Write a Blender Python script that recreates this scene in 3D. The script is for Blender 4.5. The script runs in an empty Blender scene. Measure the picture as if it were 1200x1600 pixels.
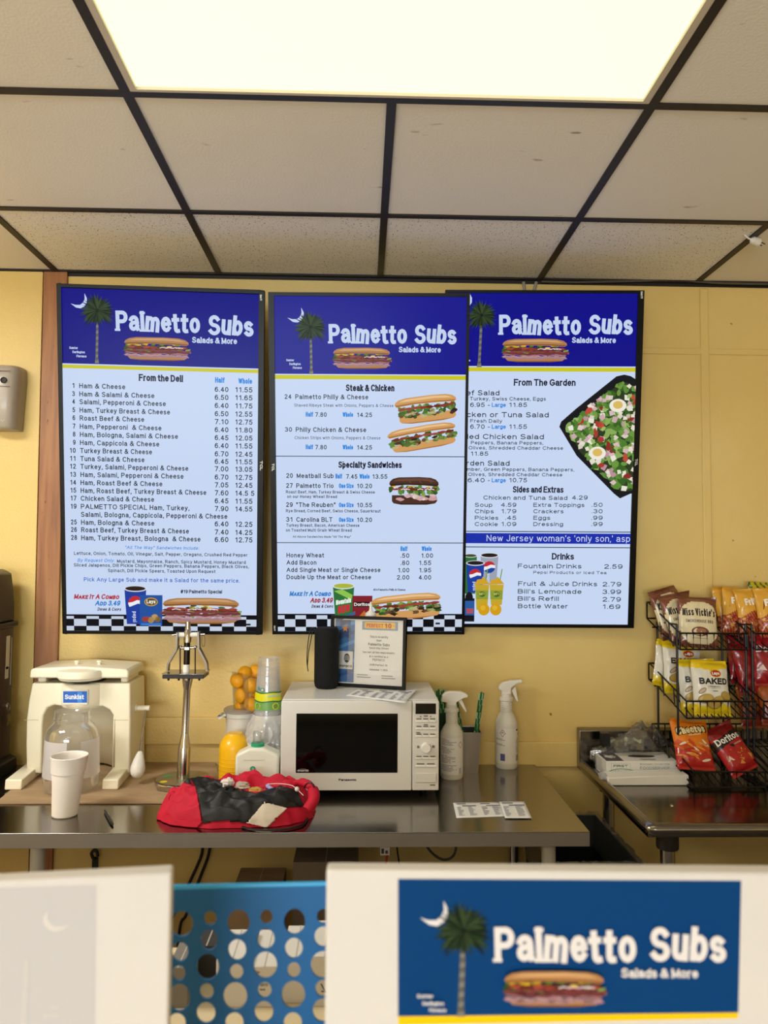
import bpy, bmesh, math, random
from mathutils import Matrix, Vector, noise
rnd = random.Random(7)
SC = bpy.context.scene
COL = SC.collection

# ------------------------------------------------------------------ camera
CAMZ = 1.62
PITCH, YAW, ROLL, FPX = 0.0550, 0.02813, 0.00704, 1194.3
_cy, _sy, _cp, _sp = math.cos(YAW), math.sin(YAW), math.cos(PITCH), math.sin(PITCH)
FWD = Vector((_sy*_cp, _cy*_cp, _sp))
_r = Vector((_cy, -_sy, 0)); _u = _r.cross(FWD)
RGT = math.cos(ROLL)*_r + math.sin(ROLL)*_u
UPV = -math.sin(ROLL)*_r + math.cos(ROLL)*_u
CAM = Vector((0, 0, CAMZ))
cd = bpy.data.cameras.new('camera'); co = bpy.data.objects.new('camera', cd); COL.objects.link(co)
cd.sensor_fit = 'VERTICAL'; cd.sensor_height = 36; cd.lens = FPX*36/1600
mw = Matrix((RGT, UPV, -FWD)).transposed().to_4x4(); mw.translation = CAM
co.matrix_world = mw
cd.clip_start = 0.02; cd.clip_end = 60
cd.dof.use_dof = True; cd.dof.focus_distance = 2.6; cd.dof.aperture_fstop = cd.lens/4.2
SC.camera = co

# ------------------------------------------------------------------ light and exposure
SC.view_settings.view_transform = 'Standard'; SC.view_settings.look = 'None'
SC.view_settings.exposure = 0.0; SC.view_settings.gamma = 1.0; SC.view_settings.use_curve_mapping = False
try:
    SC.cycles.use_denoising = True
    SC.cycles.max_bounces = 10; SC.cycles.transparent_max_bounces = 24
    SC.cycles.sample_clamp_indirect = 6
except Exception: pass
w = bpy.data.worlds.new('world'); SC.world = w; w.use_nodes = True
w.node_tree.nodes['Background'].inputs[0].default_value = (.75, .85, 1, 1)
w.node_tree.nodes['Background'].inputs[1].default_value = 0.3
def area(name, loc, target, sx, sy, energy, color):
    l = bpy.data.lights.new(name, 'AREA'); l.shape = 'RECTANGLE'; l.size = sx; l.size_y = sy
    l.energy = energy; l.color = color
    o = bpy.data.objects.new(name, l); COL.objects.link(o); o.location = loc
    o.rotation_euler = (Vector(target)-Vector(loc)).to_track_quat('-Z', 'Y').to_euler()
    return o
# daylight through the shop windows behind the customer, and the tubes of the fixtures out there
area('daylight_window', (-2.0, -6.0, 1.5), (-1.2, 3, 1.5), 4.2, 1.4, 380, (.83, .925, 1))
area('unseen_ceiling_lamp', (-.55, -1.9, 2.63), (-.55, -1.9, 0), 1.2, .6, 22, (1, .97, .9))
area('unseen_ceiling_lamp', (-1.2, -4.2, 2.63), (-1.2, -4.2, 0), 1.2, .6, 40, (1, .97, .9))
area('unseen_ceiling_lamp', (-2.0, 1.41, 2.63), (-2.0, 1.41, 0), .9, .55, 50, (1, .97, .9))   # unseen lamp added at the ceiling to brighten the left and the table
DIFF_EMIT = (1.7, 1.64, .78)

# ------------------------------------------------------------------ pixel helpers (photo frame 1200 x 1600)
def ray(px, py):
    return (FWD + RGT*((px-600)/FPX) - UPV*((py-800)/FPX))
def at_y(px, py, Y):
    d = ray(px, py); return CAM + d*(Y/d.y)
def at_z(px, py, z):
    d = ray(px, py); return CAM + d*((z-CAMZ)/d.z)
def on_plane(px, py, O, N):
    d = ray(px, py); return CAM + d*((O-CAM).dot(N)/d.dot(N))
def topx(P):
    q = P-CAM; f = q.dot(FWD)
    return 600+FPX*q.dot(RGT)/f, 800-FPX*q.dot(UPV)/f

# ------------------------------------------------------------------ materials
def lin(h):
    if not isinstance(h, str): return tuple(h)
    h = h.lstrip('#'); c = [int(h[i:i+2], 16)/255 for i in (0, 2, 4)]
    return tuple(x/12.92 if x <= .04045 else ((x+.055)/1.055)**2.4 for x in c)
_mats = {}
def emat(h, k=1.0):
    key = ('e', h, k)
    if key in _mats: return _mats[key]
    m = bpy.data.materials.new('screen_'+str(h).strip('#')); m.use_nodes = True
    b = m.node_tree.nodes['Principled BSDF']
    b.inputs['Base Color'].default_value = (.004, .004, .005, 1); b.inputs['Roughness'].default_value = .22
    b.inputs['Specular IOR Level'].default_value = .04
    b.inputs['Emission Color'].default_value = (*lin(h), 1); b.inputs['Emission Strength'].default_value = k
    try: m.cycles.emission_sampling = 'NONE'
    except Exception: pass
    _mats[key] = m; return m
def pmat(h, rough=.5, metal=0.0, spec=.5, name=None, coat=0, trans=0, ior=1.45, alpha=1, noise_amt=0, noise_scale=20, bump=0, bump_scale=60, sss=0):
    key = ('p', h, rough, metal, spec, name, coat, trans, alpha, noise_amt, noise_scale, bump, bump_scale, sss)
    if key in _mats: return _mats[key]
    m = bpy.data.materials.new(name or ('paint_'+str(h).strip('#'))); m.use_nodes = True
    nt = m.node_tree; b = nt.nodes['Principled BSDF']
    b.inputs['Base Color'].default_value = (*lin(h), 1); b.inputs['Roughness'].default_value = rough
    b.inputs['Metallic'].default_value = metal; b.inputs['Specular IOR Level'].default_value = spec
    b.inputs['Coat Weight'].default_value = coat; b.inputs['Transmission Weight'].default_value = trans
    b.inputs['IOR'].default_value = ior; b.inputs['Alpha'].default_value = alpha
    if sss: b.inputs['Subsurface Weight'].default_value = sss; b.inputs['Subsurface Radius'].default_value = (.01, .01, .01)
    tc = nt.nodes.new('ShaderNodeTexCoord')
    if noise_amt:
        n = nt.nodes.new('ShaderNodeTexNoise'); n.inputs['Scale'].default_value = noise_scale; n.inputs['Detail'].default_value = 6
        nt.links.new(tc.outputs['Object'], n.inputs['Vector'])
        r = nt.nodes.new('ShaderNodeValToRGB'); c = lin(h)
        r.color_ramp.elements[0].position = .3; r.color_ramp.elements[1].position = .7
        r.color_ramp.elements[0].color = (*[x*(1-noise_amt) for x in c], 1); r.color_ramp.elements[1].color = (*[min(1, x*(1+noise_amt)) for x in c], 1)
        nt.links.new(n.outputs['Fac'], r.inputs['Fac']); nt.links.new(r.outputs['Color'], b.inputs['Base Color'])
    if bump:
        n = nt.nodes.new('ShaderNodeTexNoise'); n.inputs['Scale'].default_value = bump_scale; n.inputs['Detail'].default_value = 4
        nt.links.new(tc.outputs['Object'], n.inputs['Vector'])
        bp = nt.nodes.new('ShaderNodeBump'); bp.inputs['Strength'].default_value = bump; bp.inputs['Distance'].default_value = .01
        nt.links.new(n.outputs['Fac'], bp.inputs['Height']); nt.links.new(bp.outputs['Normal'], b.inputs['Normal'])
    _mats[key] = m; return m
def film(h, opac, rough=.1, gloss=.12, name='clear_plastic', fres=.55):
    """thin clear plastic: mostly see-through with a glossy, slightly tinted film"""
    key = ('f', h, opac, rough, gloss, name, fres)
    if key in _mats: return _mats[key]
    m = bpy.data.materials.new(name); m.use_nodes = True; nt = m.node_tree; nt.nodes.clear()
    out = nt.nodes.new('ShaderNodeOutputMaterial'); t = nt.nodes.new('ShaderNodeBsdfTransparent')
    d = nt.nodes.new('ShaderNodeBsdfDiffuse'); tr = nt.nodes.new('ShaderNodeBsdfTranslucent'); g = nt.nodes.new('ShaderNodeBsdfGlossy')
    d.inputs[0].default_value = (*lin(h), 1); tr.inputs[0].default_value = (*lin(h), 1); g.inputs['Roughness'].default_value = rough
    ad = nt.nodes.new('ShaderNodeMixShader'); ad.inputs[0].default_value = .5
    nt.links.new(d.outputs[0], ad.inputs[1]); nt.links.new(tr.outputs[0], ad.inputs[2])
    m1 = nt.nodes.new('ShaderNodeMixShader'); m1.inputs[0].default_value = opac
    nt.links.new(t.outputs[0], m1.inputs[1]); nt.links.new(ad.outputs[0], m1.inputs[2])
    lw = nt.nodes.new('ShaderNodeLayerWeight'); lw.inputs['Blend'].default_value = .35
    mm = nt.nodes.new('ShaderNodeMath'); mm.operation = 'MULTIPLY_ADD'; mm.inputs[1].default_value = fres; mm.inputs[2].default_value = gloss*.4
    nt.links.new(lw.outputs['Fresnel'], mm.inputs[0])
    m2 = nt.nodes.new('ShaderNodeMixShader'); nt.links.new(mm.outputs[0], m2.inputs[0])
    nt.links.new(m1.outputs[0], m2.inputs[1]); nt.links.new(g.outputs[0], m2.inputs[2]); nt.links.new(m2.outputs[0], out.inputs[0])
    _mats[key] = m; return m
def nodes_mat(name):
    m = bpy.data.materials.new(name); m.use_nodes = True
    return m, m.node_tree, m.node_tree.nodes['Principled BSDF']
def ramp(nt, pts):
    r = nt.nodes.new('ShaderNodeValToRGB'); e = r.color_ramp.elements
    e[0].position, e[0].color = pts[0][0], (*lin(pts[0][1]), 1); e[1].position, e[1].color = pts[-1][0], (*lin(pts[-1][1]), 1)
    for p, c in pts[1:-1]:
        x = e.new(p); x.color = (*lin(c), 1)
    return r
def tex(nt, scale, detail=5, vec='Object', stretch=None, rough=.5):
    tc = nt.nodes.new('ShaderNodeTexCoord'); n = nt.nodes.new('ShaderNodeTexNoise')
    n.inputs['Scale'].default_value = scale; n.inputs['Detail'].default_value = detail; n.inputs['Roughness'].default_value = rough
    if stretch:
        mp = nt.nodes.new('ShaderNodeMapping'); mp.inputs['Scale'].default_value = stretch
        nt.links.new(tc.outputs[vec], mp.inputs[0]); nt.links.new(mp.outputs[0], n.inputs['Vector'])
    else: nt.links.new(tc.outputs[vec], n.inputs['Vector'])
    return n
def mixc(nt, fac, a, b, blend='MIX'):
    mx = nt.nodes.new('ShaderNodeMix'); mx.data_type = 'RGBA'; mx.blend_type = blend
    for s, i in ((fac, 0), (a, 6), (b, 7)):
        if hasattr(s, 'is_output'): nt.links.new(s, mx.inputs[i])
        elif i == 0: mx.inputs[0].default_value = s
        else: mx.inputs[i].default_value = (*lin(s), 1)
    return mx.outputs[2]
def add_bump(nt, b, src, strength, dist=.005):
    bp = nt.nodes.new('ShaderNodeBump'); bp.inputs['Strength'].default_value = strength; bp.inputs['Distance'].default_value = dist
    nt.links.new(src, bp.inputs['Height']); nt.links.new(bp.outputs[0], b.inputs['Normal'])

def mk_wall():
    m, nt, b = nodes_mat('yellow_wall_paint')
    n = tex(nt, 1.6, 5); r = ramp(nt, [(.3, '#d9ba70'), (.55, '#dfc27a'), (.75, '#e3c985')]); nt.links.new(n.outputs['Fac'], r.inputs[0])
    s = tex(nt, 26, 2); rs = ramp(nt, [(.79, '#ffffff'), (.82, '#a08458')]); nt.links.new(s.outputs['Fac'], rs.inputs[0])
    nt.links.new(mixc(nt, .9, r.outputs[0], rs.outputs[0], 'MULTIPLY'), b.inputs['Base Color'])
    b.inputs['Roughness'].default_value = .42; b.inputs['Specular IOR Level'].default_value = .35
    n2 = tex(nt, 110, 5); add_bump(nt, b, n2.outputs['Fac'], .22, .006); return m
def mk_wood():
    m, nt, b = nodes_mat('brown_wood_strip')
    n = tex(nt, 9, 8, stretch=(6, 6, .35)); r = ramp(nt, [(.25, '#7c4c28'), (.5, '#9e673a'), (.8, '#b4804c')]); nt.links.new(n.outputs['Fac'], r.inputs[0])
    s = tex(nt, 60, 3, stretch=(1, 1, .4)); rs = ramp(nt, [(.68, '#ffffff'), (.74, '#5a3520')]); nt.links.new(s.outputs['Fac'], rs.inputs[0])
    nt.links.new(mixc(nt, 1, r.outputs[0], rs.outputs[0], 'MULTIPLY'), b.inputs['Base Color']); b.inputs['Roughness'].default_value = .5
    return m
def mk_tile(speckled):
    m, nt, b = nodes_mat('speckled_ceiling_tile' if speckled else 'stained_ceiling_tile')
    n = tex(nt, 1.3, 4); r = ramp(nt, [(.3, '#e9e5df'), (.7, '#f1ede8')] if not speckled else [(.3, '#eeebe8'), (.7, '#f6f4f1')])
    nt.links.new(n.outputs['Fac'], r.inputs[0])
    if speckled:
        s = tex(nt, 210, 2, stretch=(1, .7, 1)); rs = ramp(nt, [(.30, '#5a5048'), (.38, '#ffffff')])
    else:
        s = tex(nt, 15, 3, stretch=(.7, 1.6, 1)); rs = ramp(nt, [(.70, '#ffffff'), (.80, '#7d6a58')])
    nt.links.new(s.outputs['Fac'], rs.inputs[0])
    nt.links.new(mixc(nt, 1, r.outputs[0], rs.outputs[0], 'MULTIPLY'), b.inputs['Base Color']); b.inputs['Roughness'].default_value = .9
    n2 = tex(nt, 160, 3); add_bump(nt, b, n2.outputs['Fac'], .25, .004); return m
def mk_steel(name='brushed_stainless_steel', c='#94908b', c2='#9b9792', rough=.17, st=(1.5, 220, 220)):
    m, nt, b = nodes_mat(name)
    b.inputs['Metallic'].default_value = 1
    n = tex(nt, 6, 5, stretch=st); r = ramp(nt, [(.3, c), (.7, c2)]); nt.links.new(n.outputs['Fac'], r.inputs[0]); nt.links.new(r.outputs[0], b.inputs['Base Color'])
    mr = nt.nodes.new('ShaderNodeMapRange'); mr.inputs[3].default_value = rough*.88; mr.inputs[4].default_value = rough*1.15
    nt.links.new(n.outputs['Fac'], mr.inputs[0]); nt.links.new(mr.outputs[0], b.inputs['Roughness']); return m
def mk_card():
    m, nt, b = nodes_mat('brown_cardboard')
    n = tex(nt, 7, 8, stretch=(1, 3, 1)); r = ramp(nt, [(.3, '#977b5c'), (.7, '#b39873')]); nt.links.new(n.outputs['Fac'], r.inputs[0]); nt.links.new(r.outputs[0], b.inputs['Base Color'])
    b.inputs['Roughness'].default_value = .8; return m
WALL, WOOD, TILE, SPECK, STEEL, CARD = mk_wall(), mk_wood(), mk_tile(False), mk_tile(True), mk_steel(), mk_card()
CHROME = mk_steel('polished_steel', '#b4afa8', '#c2bdb6', .16, (30, 30, 2))
TBAR = pmat('#1f1915', .5, name='black_brown_grid_bar')
BLACK = pmat('#0c0c0d', .4, name='black_plastic')
SOFTBLACK = pmat('#131315', .75, spec=.25, name='black_fabric', bump=.3, bump_scale=900)
CREAM = pmat('#f1e9d0', .38, name='cream_plastic')
WHITEP = pmat('#e4e0d8', .38, name='white_plastic')
PAPER = pmat('#eceae6', .7, name='white_paper')

# ------------------------------------------------------------------ mesh builder
class MB:
    def __init__(self): self.v = []; self.f = []; self.m = []
    def add(self, vs, fs, mat):
        o = len(self.v); self.v += [Vector(x) for x in vs]
        self.f += [tuple(i+o for i in f) for f in fs]; self.m += [mat]*len(fs); return self
    def box(self, x0, x1, y0, y1, z0, z1, mat, M=None):
        vs = [Vector((x, y, z)) for x in (x0, x1) for y in (y0, y1) for z in (z0, z1)]
        if M: vs = [M @ p for p in vs]
        return self.add(vs, [(0, 1, 3, 2), (4, 6, 7, 5), (0, 4, 5, 1), (2, 3, 7, 6), (0, 2, 6, 4), (1, 5, 7, 3)], mat)
    def tube(self, pts, r, mat, n=8, closed=False, cap=True):
        P = [Vector(p) for p in pts]; k = len(P); R = r if isinstance(r, (list, tuple)) else [r]*k
        vs = []; prev = None
        for i in range(k):
            if closed: t = P[(i+1) % k]-P[i-1]
            else: t = P[min(i+1, k-1)]-P[max(i-1, 0)]
            t.normalize()
            if prev is None:
                a = Vector((0, 0, 1)) if abs(t.z) < .9 else Vector((1, 0, 0)); u = t.cross(a).normalized()
            else:
                u = prev-t*prev.dot(t); u.normalize()
            prev = u; b = t.cross(u)
            vs += [P[i]+(u*math.cos(2*math.pi*j/n)+b*math.sin(2*math.pi*j/n))*R[i] for j in range(n)]
        fs = []
        for i in range(k if closed else k-1):
            a, c = i*n, ((i+1) % k)*n
            fs += [(a+j, a+(j+1) % n, c+(j+1) % n, c+j) for j in range(n)]
        if cap and not closed: fs += [tuple(range(n))[::-1], tuple(range((k-1)*n, k*n))]
        return self.add(vs, fs, mat)
    def lathe(self, prof, c, mat, n=32, M=None, close=True):
        vs = []; c = Vector(c)
        for r, z in prof:
            for j in range(n):
                p = Vector((r*math.cos(2*math.pi*j/n), r*math.sin(2*math.pi*j/n), z))
                if M: p = M @ p
                vs.append(c+p)
        fs = []
        for i in range(len(prof)-1):
            fs += [(i*n+j, i*n+(j+1) % n, (i+1)*n+(j+1) % n, (i+1)*n+j) for j in range(n)]
        if close:
            if prof[0][0] > 1e-6: fs.append(tuple(range(n))[::-1])
            if prof[-1][0] > 1e-6: fs.append(tuple(range((len(prof)-1)*n, len(prof)*n)))
        return self.add(vs, fs, mat)
    def prism(self, poly, t0, t1, mat, axes='xzy'):
        """poly in the first two axes, extruded along the third"""
        ix = ['xyz'.index(a) for a in axes]
        def mk(p, t):
            v = [0, 0, 0]; v[ix[0]] = p[0]; v[ix[1]] = p[1]; v[ix[2]] = t; return Vector(v)
        n = len(poly); vs = [mk(p, t0) for p in poly]+[mk(p, t1) for p in poly]
        fs = [tuple(range(n)), tuple(range(n, 2*n))[::-1]]+[(i, i+n, (i+1) % n+n, (i+1) % n) for i in range(n)]
        return self.add(vs, fs, mat)
    def ball(self, c, rx, ry, rz, mat, n=16, k=10, M=None):
        c = Vector(c); vs = []; fs = []
        for i in range(k+1):
            th = math.pi*i/k
            for j in range(n):
                ph = 2*math.pi*j/n; p = Vector((rx*math.sin(th)*math.cos(ph), ry*math.sin(th)*math.sin(ph), rz*math.cos(th)))
                if M: p = M @ p
                vs.append(c+p)
        for i in range(k): fs += [(i*n+j, (i+1)*n+j, (i+1)*n+(j+1) % n, i*n+(j+1) % n) for j in range(n)]
        return self.add(vs, fs, mat)
    def merge(self, o):
        k = len(self.v); self.v += o.v; self.f += [tuple(i+k for i in f) for f in o.f]; self.m += o.m; return self
    def xf(self, M): self.v = [M @ p for p in self.v]; return self

PM = {}
def link(name, mb, parent=None, bevel=0, seg=2, smooth=35, solid=0, subsurf=0):
    me = bpy.data.meshes.new(name)
    M = PM.get(parent.name, Matrix()) if parent else Matrix()
    inv = M.inverted()
    me.from_pydata([inv @ p for p in mb.v], [], mb.f)
    slots = []
    for i, m in enumerate(mb.m):
        if m not in slots: slots.append(m); me.materials.append(m)
    idx = {m: i for i, m in enumerate(slots)}
    me.polygons.foreach_set('material_index', [idx[m] for m in mb.m])
    bm = bmesh.new(); bm.from_mesh(me)
    bmesh.ops.remove_doubles(bm, verts=bm.verts, dist=1e-6) if not getattr(mb, 'flat', False) else None
    if not getattr(mb, 'flat', False): bmesh.ops.recalc_face_normals(bm, faces=bm.faces)
    bm.to_mesh(me); bm.free()
    if smooth:
        me.polygons.foreach_set('use_smooth', [True]*len(me.polygons)); me.set_sharp_from_angle(angle=math.radians(smooth))
    o = bpy.data.objects.new(name, me); COL.objects.link(o)
    if parent:
        o.parent = parent
        PM[o.name] = M
    else: PM[o.name] = Matrix()
    if solid:
        s = o.modifiers.new('solid', 'SOLIDIFY'); s.thickness = solid; s.offset = 0
    if bevel:
        b = o.modifiers.new('bevel', 'BEVEL'); b.width = bevel; b.segments = seg; b.limit_method = 'ANGLE'; b.angle_limit = math.radians(40)
    if subsurf:
        s = o.modifiers.new('sub', 'SUBSURF'); s.levels = subsurf; s.render_levels = subsurf
    return o
def thing(name, label, cat, loc, group=None):
    o = bpy.data.objects.new(name, None); COL.objects.link(o); o.location = loc; o.empty_display_size = .05
    o['label'] = label; o['category'] = cat
    if group: o['group'] = group
    PM[o.name] = Matrix.Translation(Vector(loc)); return o
def tag(o, label, cat, group=None):
    o['label'] = label; o['category'] = cat
    if group: o['group'] = group
    return o
def struct(name, mb, parent=None, **k):
    o = link(name, mb, parent, **k)
    if parent is None: o['kind'] = 'structure'
    return o
def lab(o, s): o['label'] = s; return o
def recenter(o, loc):
    """put a single-mesh thing's origin at its base"""
    loc = Vector(loc); o.data.transform(Matrix.Translation(-loc)); o.location = loc; return o
def smooth_path(pts, k=6):
    P = [Vector(p) for p in pts]; out = []
    for i in range(len(P)-1):
        a, b, c, d = P[max(i-1, 0)], P[i], P[i+1], P[min(i+2, len(P)-1)]
        for j in range(k):
            t = j/k
            out.append(.5*((2*b)+(c-a)*t+(2*a-5*b+4*c-d)*t*t+(3*b-a-3*c+d)*t**3))
    return out+[P[-1]]

# ------------------------------------------------------------------ stroke lettering (drawn letter by letter)
def E(cx, cy, rx, ry, a0, a1, n=9):
    return [(cx+rx*math.cos(math.radians(a0+(a1-a0)*i/n)), cy+ry*math.sin(math.radians(a0+(a1-a0)*i/n))) for i in range(n+1)]
X = .72
GL = {
 'A': ([[(0, 0), (.38, 1), (.76, 0)], [(.15, .36), (.61, .36)]], .76),
 'B': ([[(0, .53), (0, 1), (.34, 1)]+E(.34, .765, .24, .235, 90, -90)+[(0, .53)], [(0, .53), (.34, .53)]+E(.36, .265, .26, .265, 90, -90)+[(0, 0), (0, .53)]], .62),
 'C': ([E(.37, .5, .37, .5, 42, 318, 14)], .68), 'D': ([[(0, 0), (0, 1), (.26, 1)]+E(.26, .5, .38, .5, 90, -90)+[(0, 0)]], .64),
 'E': ([[(.56, 0), (0, 0), (0, 1), (.55, 1)], [(0, .53), (.5, .53)]], .56), 'F': ([[(0, 0), (0, 1), (.54, 1)], [(0, .5), (.46, .5)]], .54),
 'G': ([E(.38, .5, .38, .5, 45, 318, 14)+[(.74, .2), (.74, .44), (.42, .44)]], .74), 'H': ([[(0, 0), (0, 1)], [(.6, 0), (.6, 1)], [(0, .53), (.6, .53)]], .6),
 'I': ([[(0, 0), (0, 1)]], 0), 'J': ([[(.4, 1), (.4, .25)]+E(.2, .22, .2, .22, 0, -180)], .4), 'K': ([[(0, 0), (0, 1)], [(.58, 1), (0, .36)], [(.2, .58), (.62, 0)]], .62),
 'L': ([[(0, 1), (0, 0), (.5, 0)]], .5), 'M': ([[(0, 0), (0, 1), (.36, .05), (.72, 1), (.72, 0)]], .72), 'N': ([[(0, 0), (0, 1), (.6, 0), (.6, 1)]], .6),
 'O': ([E(.38, .5, .38, .5, 90, 450, 18)], .76), 'P': ([[(0, 0), (0, 1), (.34, 1)]+E(.34, .73, .25, .27, 90, -90)+[(0, .46)]], .59),
 'Q': ([E(.38, .5, .38, .5, 90, 450, 18), [(.46, .24), (.76, -.06)]], .76), 'R': ([[(0, 0), (0, 1), (.36, 1)]+E(.36, .74, .25, .26, 90, -90)+[(0, .48)], [(.32, .48), (.64, 0)]], .64),
 'S': ([E(.3, .75, .27, .25, 30, 262, 10)+E(.3, .25, .3, .25, 82, -152, 10)], .6), 'T': ([[(.32, 0), (.32, 1)], [(0, 1), (.64, 1)]], .64),
 'U': ([[(0, 1), (0, .3)]+E(.3, .3, .3, .3, 180, 360)+[(.6, 1)]], .6), 'V': ([[(0, 1), (.34, 0), (.68, 1)]], .68), 'W': ([[(0, 1), (.26, 0), (.5, .95), (.74, 0), (1, 1)]], 1),
 'X': ([[(0, 0), (.62, 1)], [(0, 1), (.62, 0)]], .62), 'Y': ([[(0, 1), (.33, .46), (.66, 1)], [(.33, .46), (.33, 0)]], .66), 'Z': ([[(0, 1), (.58, 1), (0, 0), (.6, 0)]], .6),
 'a': ([E(.23, .5, .22, .22, 155, 0, 7)+[(.45, .12), (.49, 0)], [(.45, .43), (.2, .38)]+E(.18, .19, .18, .19, 90, 270, 7)+[(.33, .04), (.45, .18)]], .48),
 'b': ([[(0, 0), (0, 1)], E(.24, .36, .24, .36, 165, -165, 12)], .48), 'c': ([E(.25, .36, .25, .36, 45, 315, 11)], .44), 'd': ([[(.48, 0), (.48, 1)], E(.24, .36, .24, .36, 15, 345, 12)], .48),
 'e': ([[(.01, .38), (.48, .38)]+E(.25, .36, .24, .36, 4, 318, 12)], .48), 'f': ([[(.1, 0), (.1, .8)]+E(.24, .82, .14, .18, 180, 80, 5), [(-.04, .7), (.24, .7)]], .26),
 'g': ([E(.24, .37, .24, .35, 15, 345, 12), [(.48, .72), (.48, -.02)]+E(.24, -.04, .24, .24, 0, -160, 7)], .48), 'h': ([[(0, 0), (0, 1)], [(0, .42)]+E(.22, .46, .22, .26, 170, 0, 7)+[(.44, 0)]], .44),
 'i': ([[(0, 0), (0, .72)], [(0, .96), (0, 1)]], 0), 'j': ([[(.1, .72), (.1, -.14)]+E(-.02, -.14, .12, .14, 0, -80, 4), [(.1, .96), (.1, 1)]], .1),
 'k': ([[(0, 0), (0, 1)], [(.4, .72), (0, .28)], [(.15, .44), (.44, 0)]], .44), 'l': ([[(0, 0), (0, 1)]], 0),
 'm': ([[(0, 0), (0, .72)], [(0, .44)]+E(.19, .47, .19, .25, 170, 0, 6)+[(.38, 0)], [(.38, .44)]+E(.57, .47, .19, .25, 170, 0, 6)+[(.76, 0)]], .76),
 'n': ([[(0, 0), (0, .72)], [(0, .42)]+E(.22, .46, .22, .26, 170, 0, 7)+[(.44, 0)]], .44), 'o': ([E(.25, .36, .25, .36, 90, 450, 14)], .5),
 'p': ([[(0, -.27), (0, .72)], E(.24, .36, .24, .36, 165, -165, 12)], .48), 'q': ([[(.48, -.27), (.48, .72)], E(.24, .36, .24, .36, 15, 345, 12)], .48),
 'r': ([[(0, 0), (0, .72)], [(0, .42)]+E(.2, .46, .2, .26, 170, 75, 5)], .25), 's': ([E(.21, .54, .19, .18, 30, 262, 8)+E(.21, .18, .21, .18, 82, -152, 8)], .42),
 't': ([[(.1, .94), (.1, .16)]+E(.22, .14, .12, .14, 180, 290, 4), [(-.03, .7), (.26, .7)]], .27), 'u': ([[(0, .72), (0, .26)]+E(.21, .24, .21, .24, 180, 345, 7), [(.44, .72), (.44, 0)]], .44),
 'v': ([[(0, .72), (.23, 0), (.46, .72)]], .46), 'w': ([[(0, .72), (.18, 0), (.35, .68), (.52, 0), (.7, .72)]], .7), 'x': ([[(0, 0), (.43, .72)], [(0, .72), (.43, 0)]], .43),
 'y': ([[(0, .72), (.23, .02)], [(.46, .72), (.2, -.14), (.1, -.26), (-.02, -.26)]], .46), 'z': ([[(0, .72), (.4, .72), (0, 0), (.42, 0)]], .42),
 '0': ([E(.24, .5, .24, .5, 90, 450, 16)], .48), '1': ([[(.06, .8), (.26, 1), (.26, 0)]], .34), '2': ([E(.25, .74, .23, .26, 165, -30, 9)+[(0, 0), (.5, 0)]], .5),
 '3': ([E(.23, .76, .21, .24, 155, -85, 9), E(.23, .27, .25, .27, 85, -155, 10)], .48), '4': ([[(.37, 0), (.37, 1), (0, .28), (.52, .28)]], .52),
 '5': ([[(.44, 1), (.1, 1), (.04, .5)]+E(.23, .32, .25, .32, 130, -155, 11)], .48), '6': ([E(.24, .32, .24, .32, 90, 450, 14), [(.0, .34)]+E(.26, .5, .26, .5, 180, 50, 7)], .48),
 '7': ([[(0, 1), (.48, 1), (.17, 0)]], .48), '8': ([E(.24, .76, .2, .24, 90, 450, 14), E(.24, .27, .24, .27, 90, 450, 14)], .48), '9': ([E(.24, .68, .24, .32, 90, 450, 14), [(.48, .66)]+E(.22, .5, .26, .5, 0, -130, 7)], .48),
 '.': ([[(0, 0), (0, .03)]], .0), ',': ([[(.04, .03), (-.02, -.16)]], .02), "'": ([[(0, .78), (0, 1)]], 0), '"': ([[(0, .76), (0, 1)], [(.18, .76), (.18, 1)]], .18), '-': ([[(0, .36), (.24, .36)]], .24),
 ':': ([[(0, .05), (0, .08)], [(0, .6), (0, .63)]], 0), '#': ([[(.12, 0), (.24, 1)], [(.38, 0), (.5, 1)], [(0, .34), (.58, .34)], [(.04, .66), (.62, .66)]], .62),
 '&': ([[(.72, 0), (.2, .64)]+E(.34, .8, .17, .2, 210, -35, 8)+[(.1, .42)]+E(.27, .23, .27, .23, 140, 300, 7)+[(.68, .44)]], .72), ' ': ([], .22), '(': ([E(.3, .4, .3, .7, 140, 220, 6)], .1),
 ')': ([E(-.2, .4, .3, .7, -40, 40, 6)], .1), '/': ([[(0, 0), (.3, 1)]], .3),
}
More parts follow.
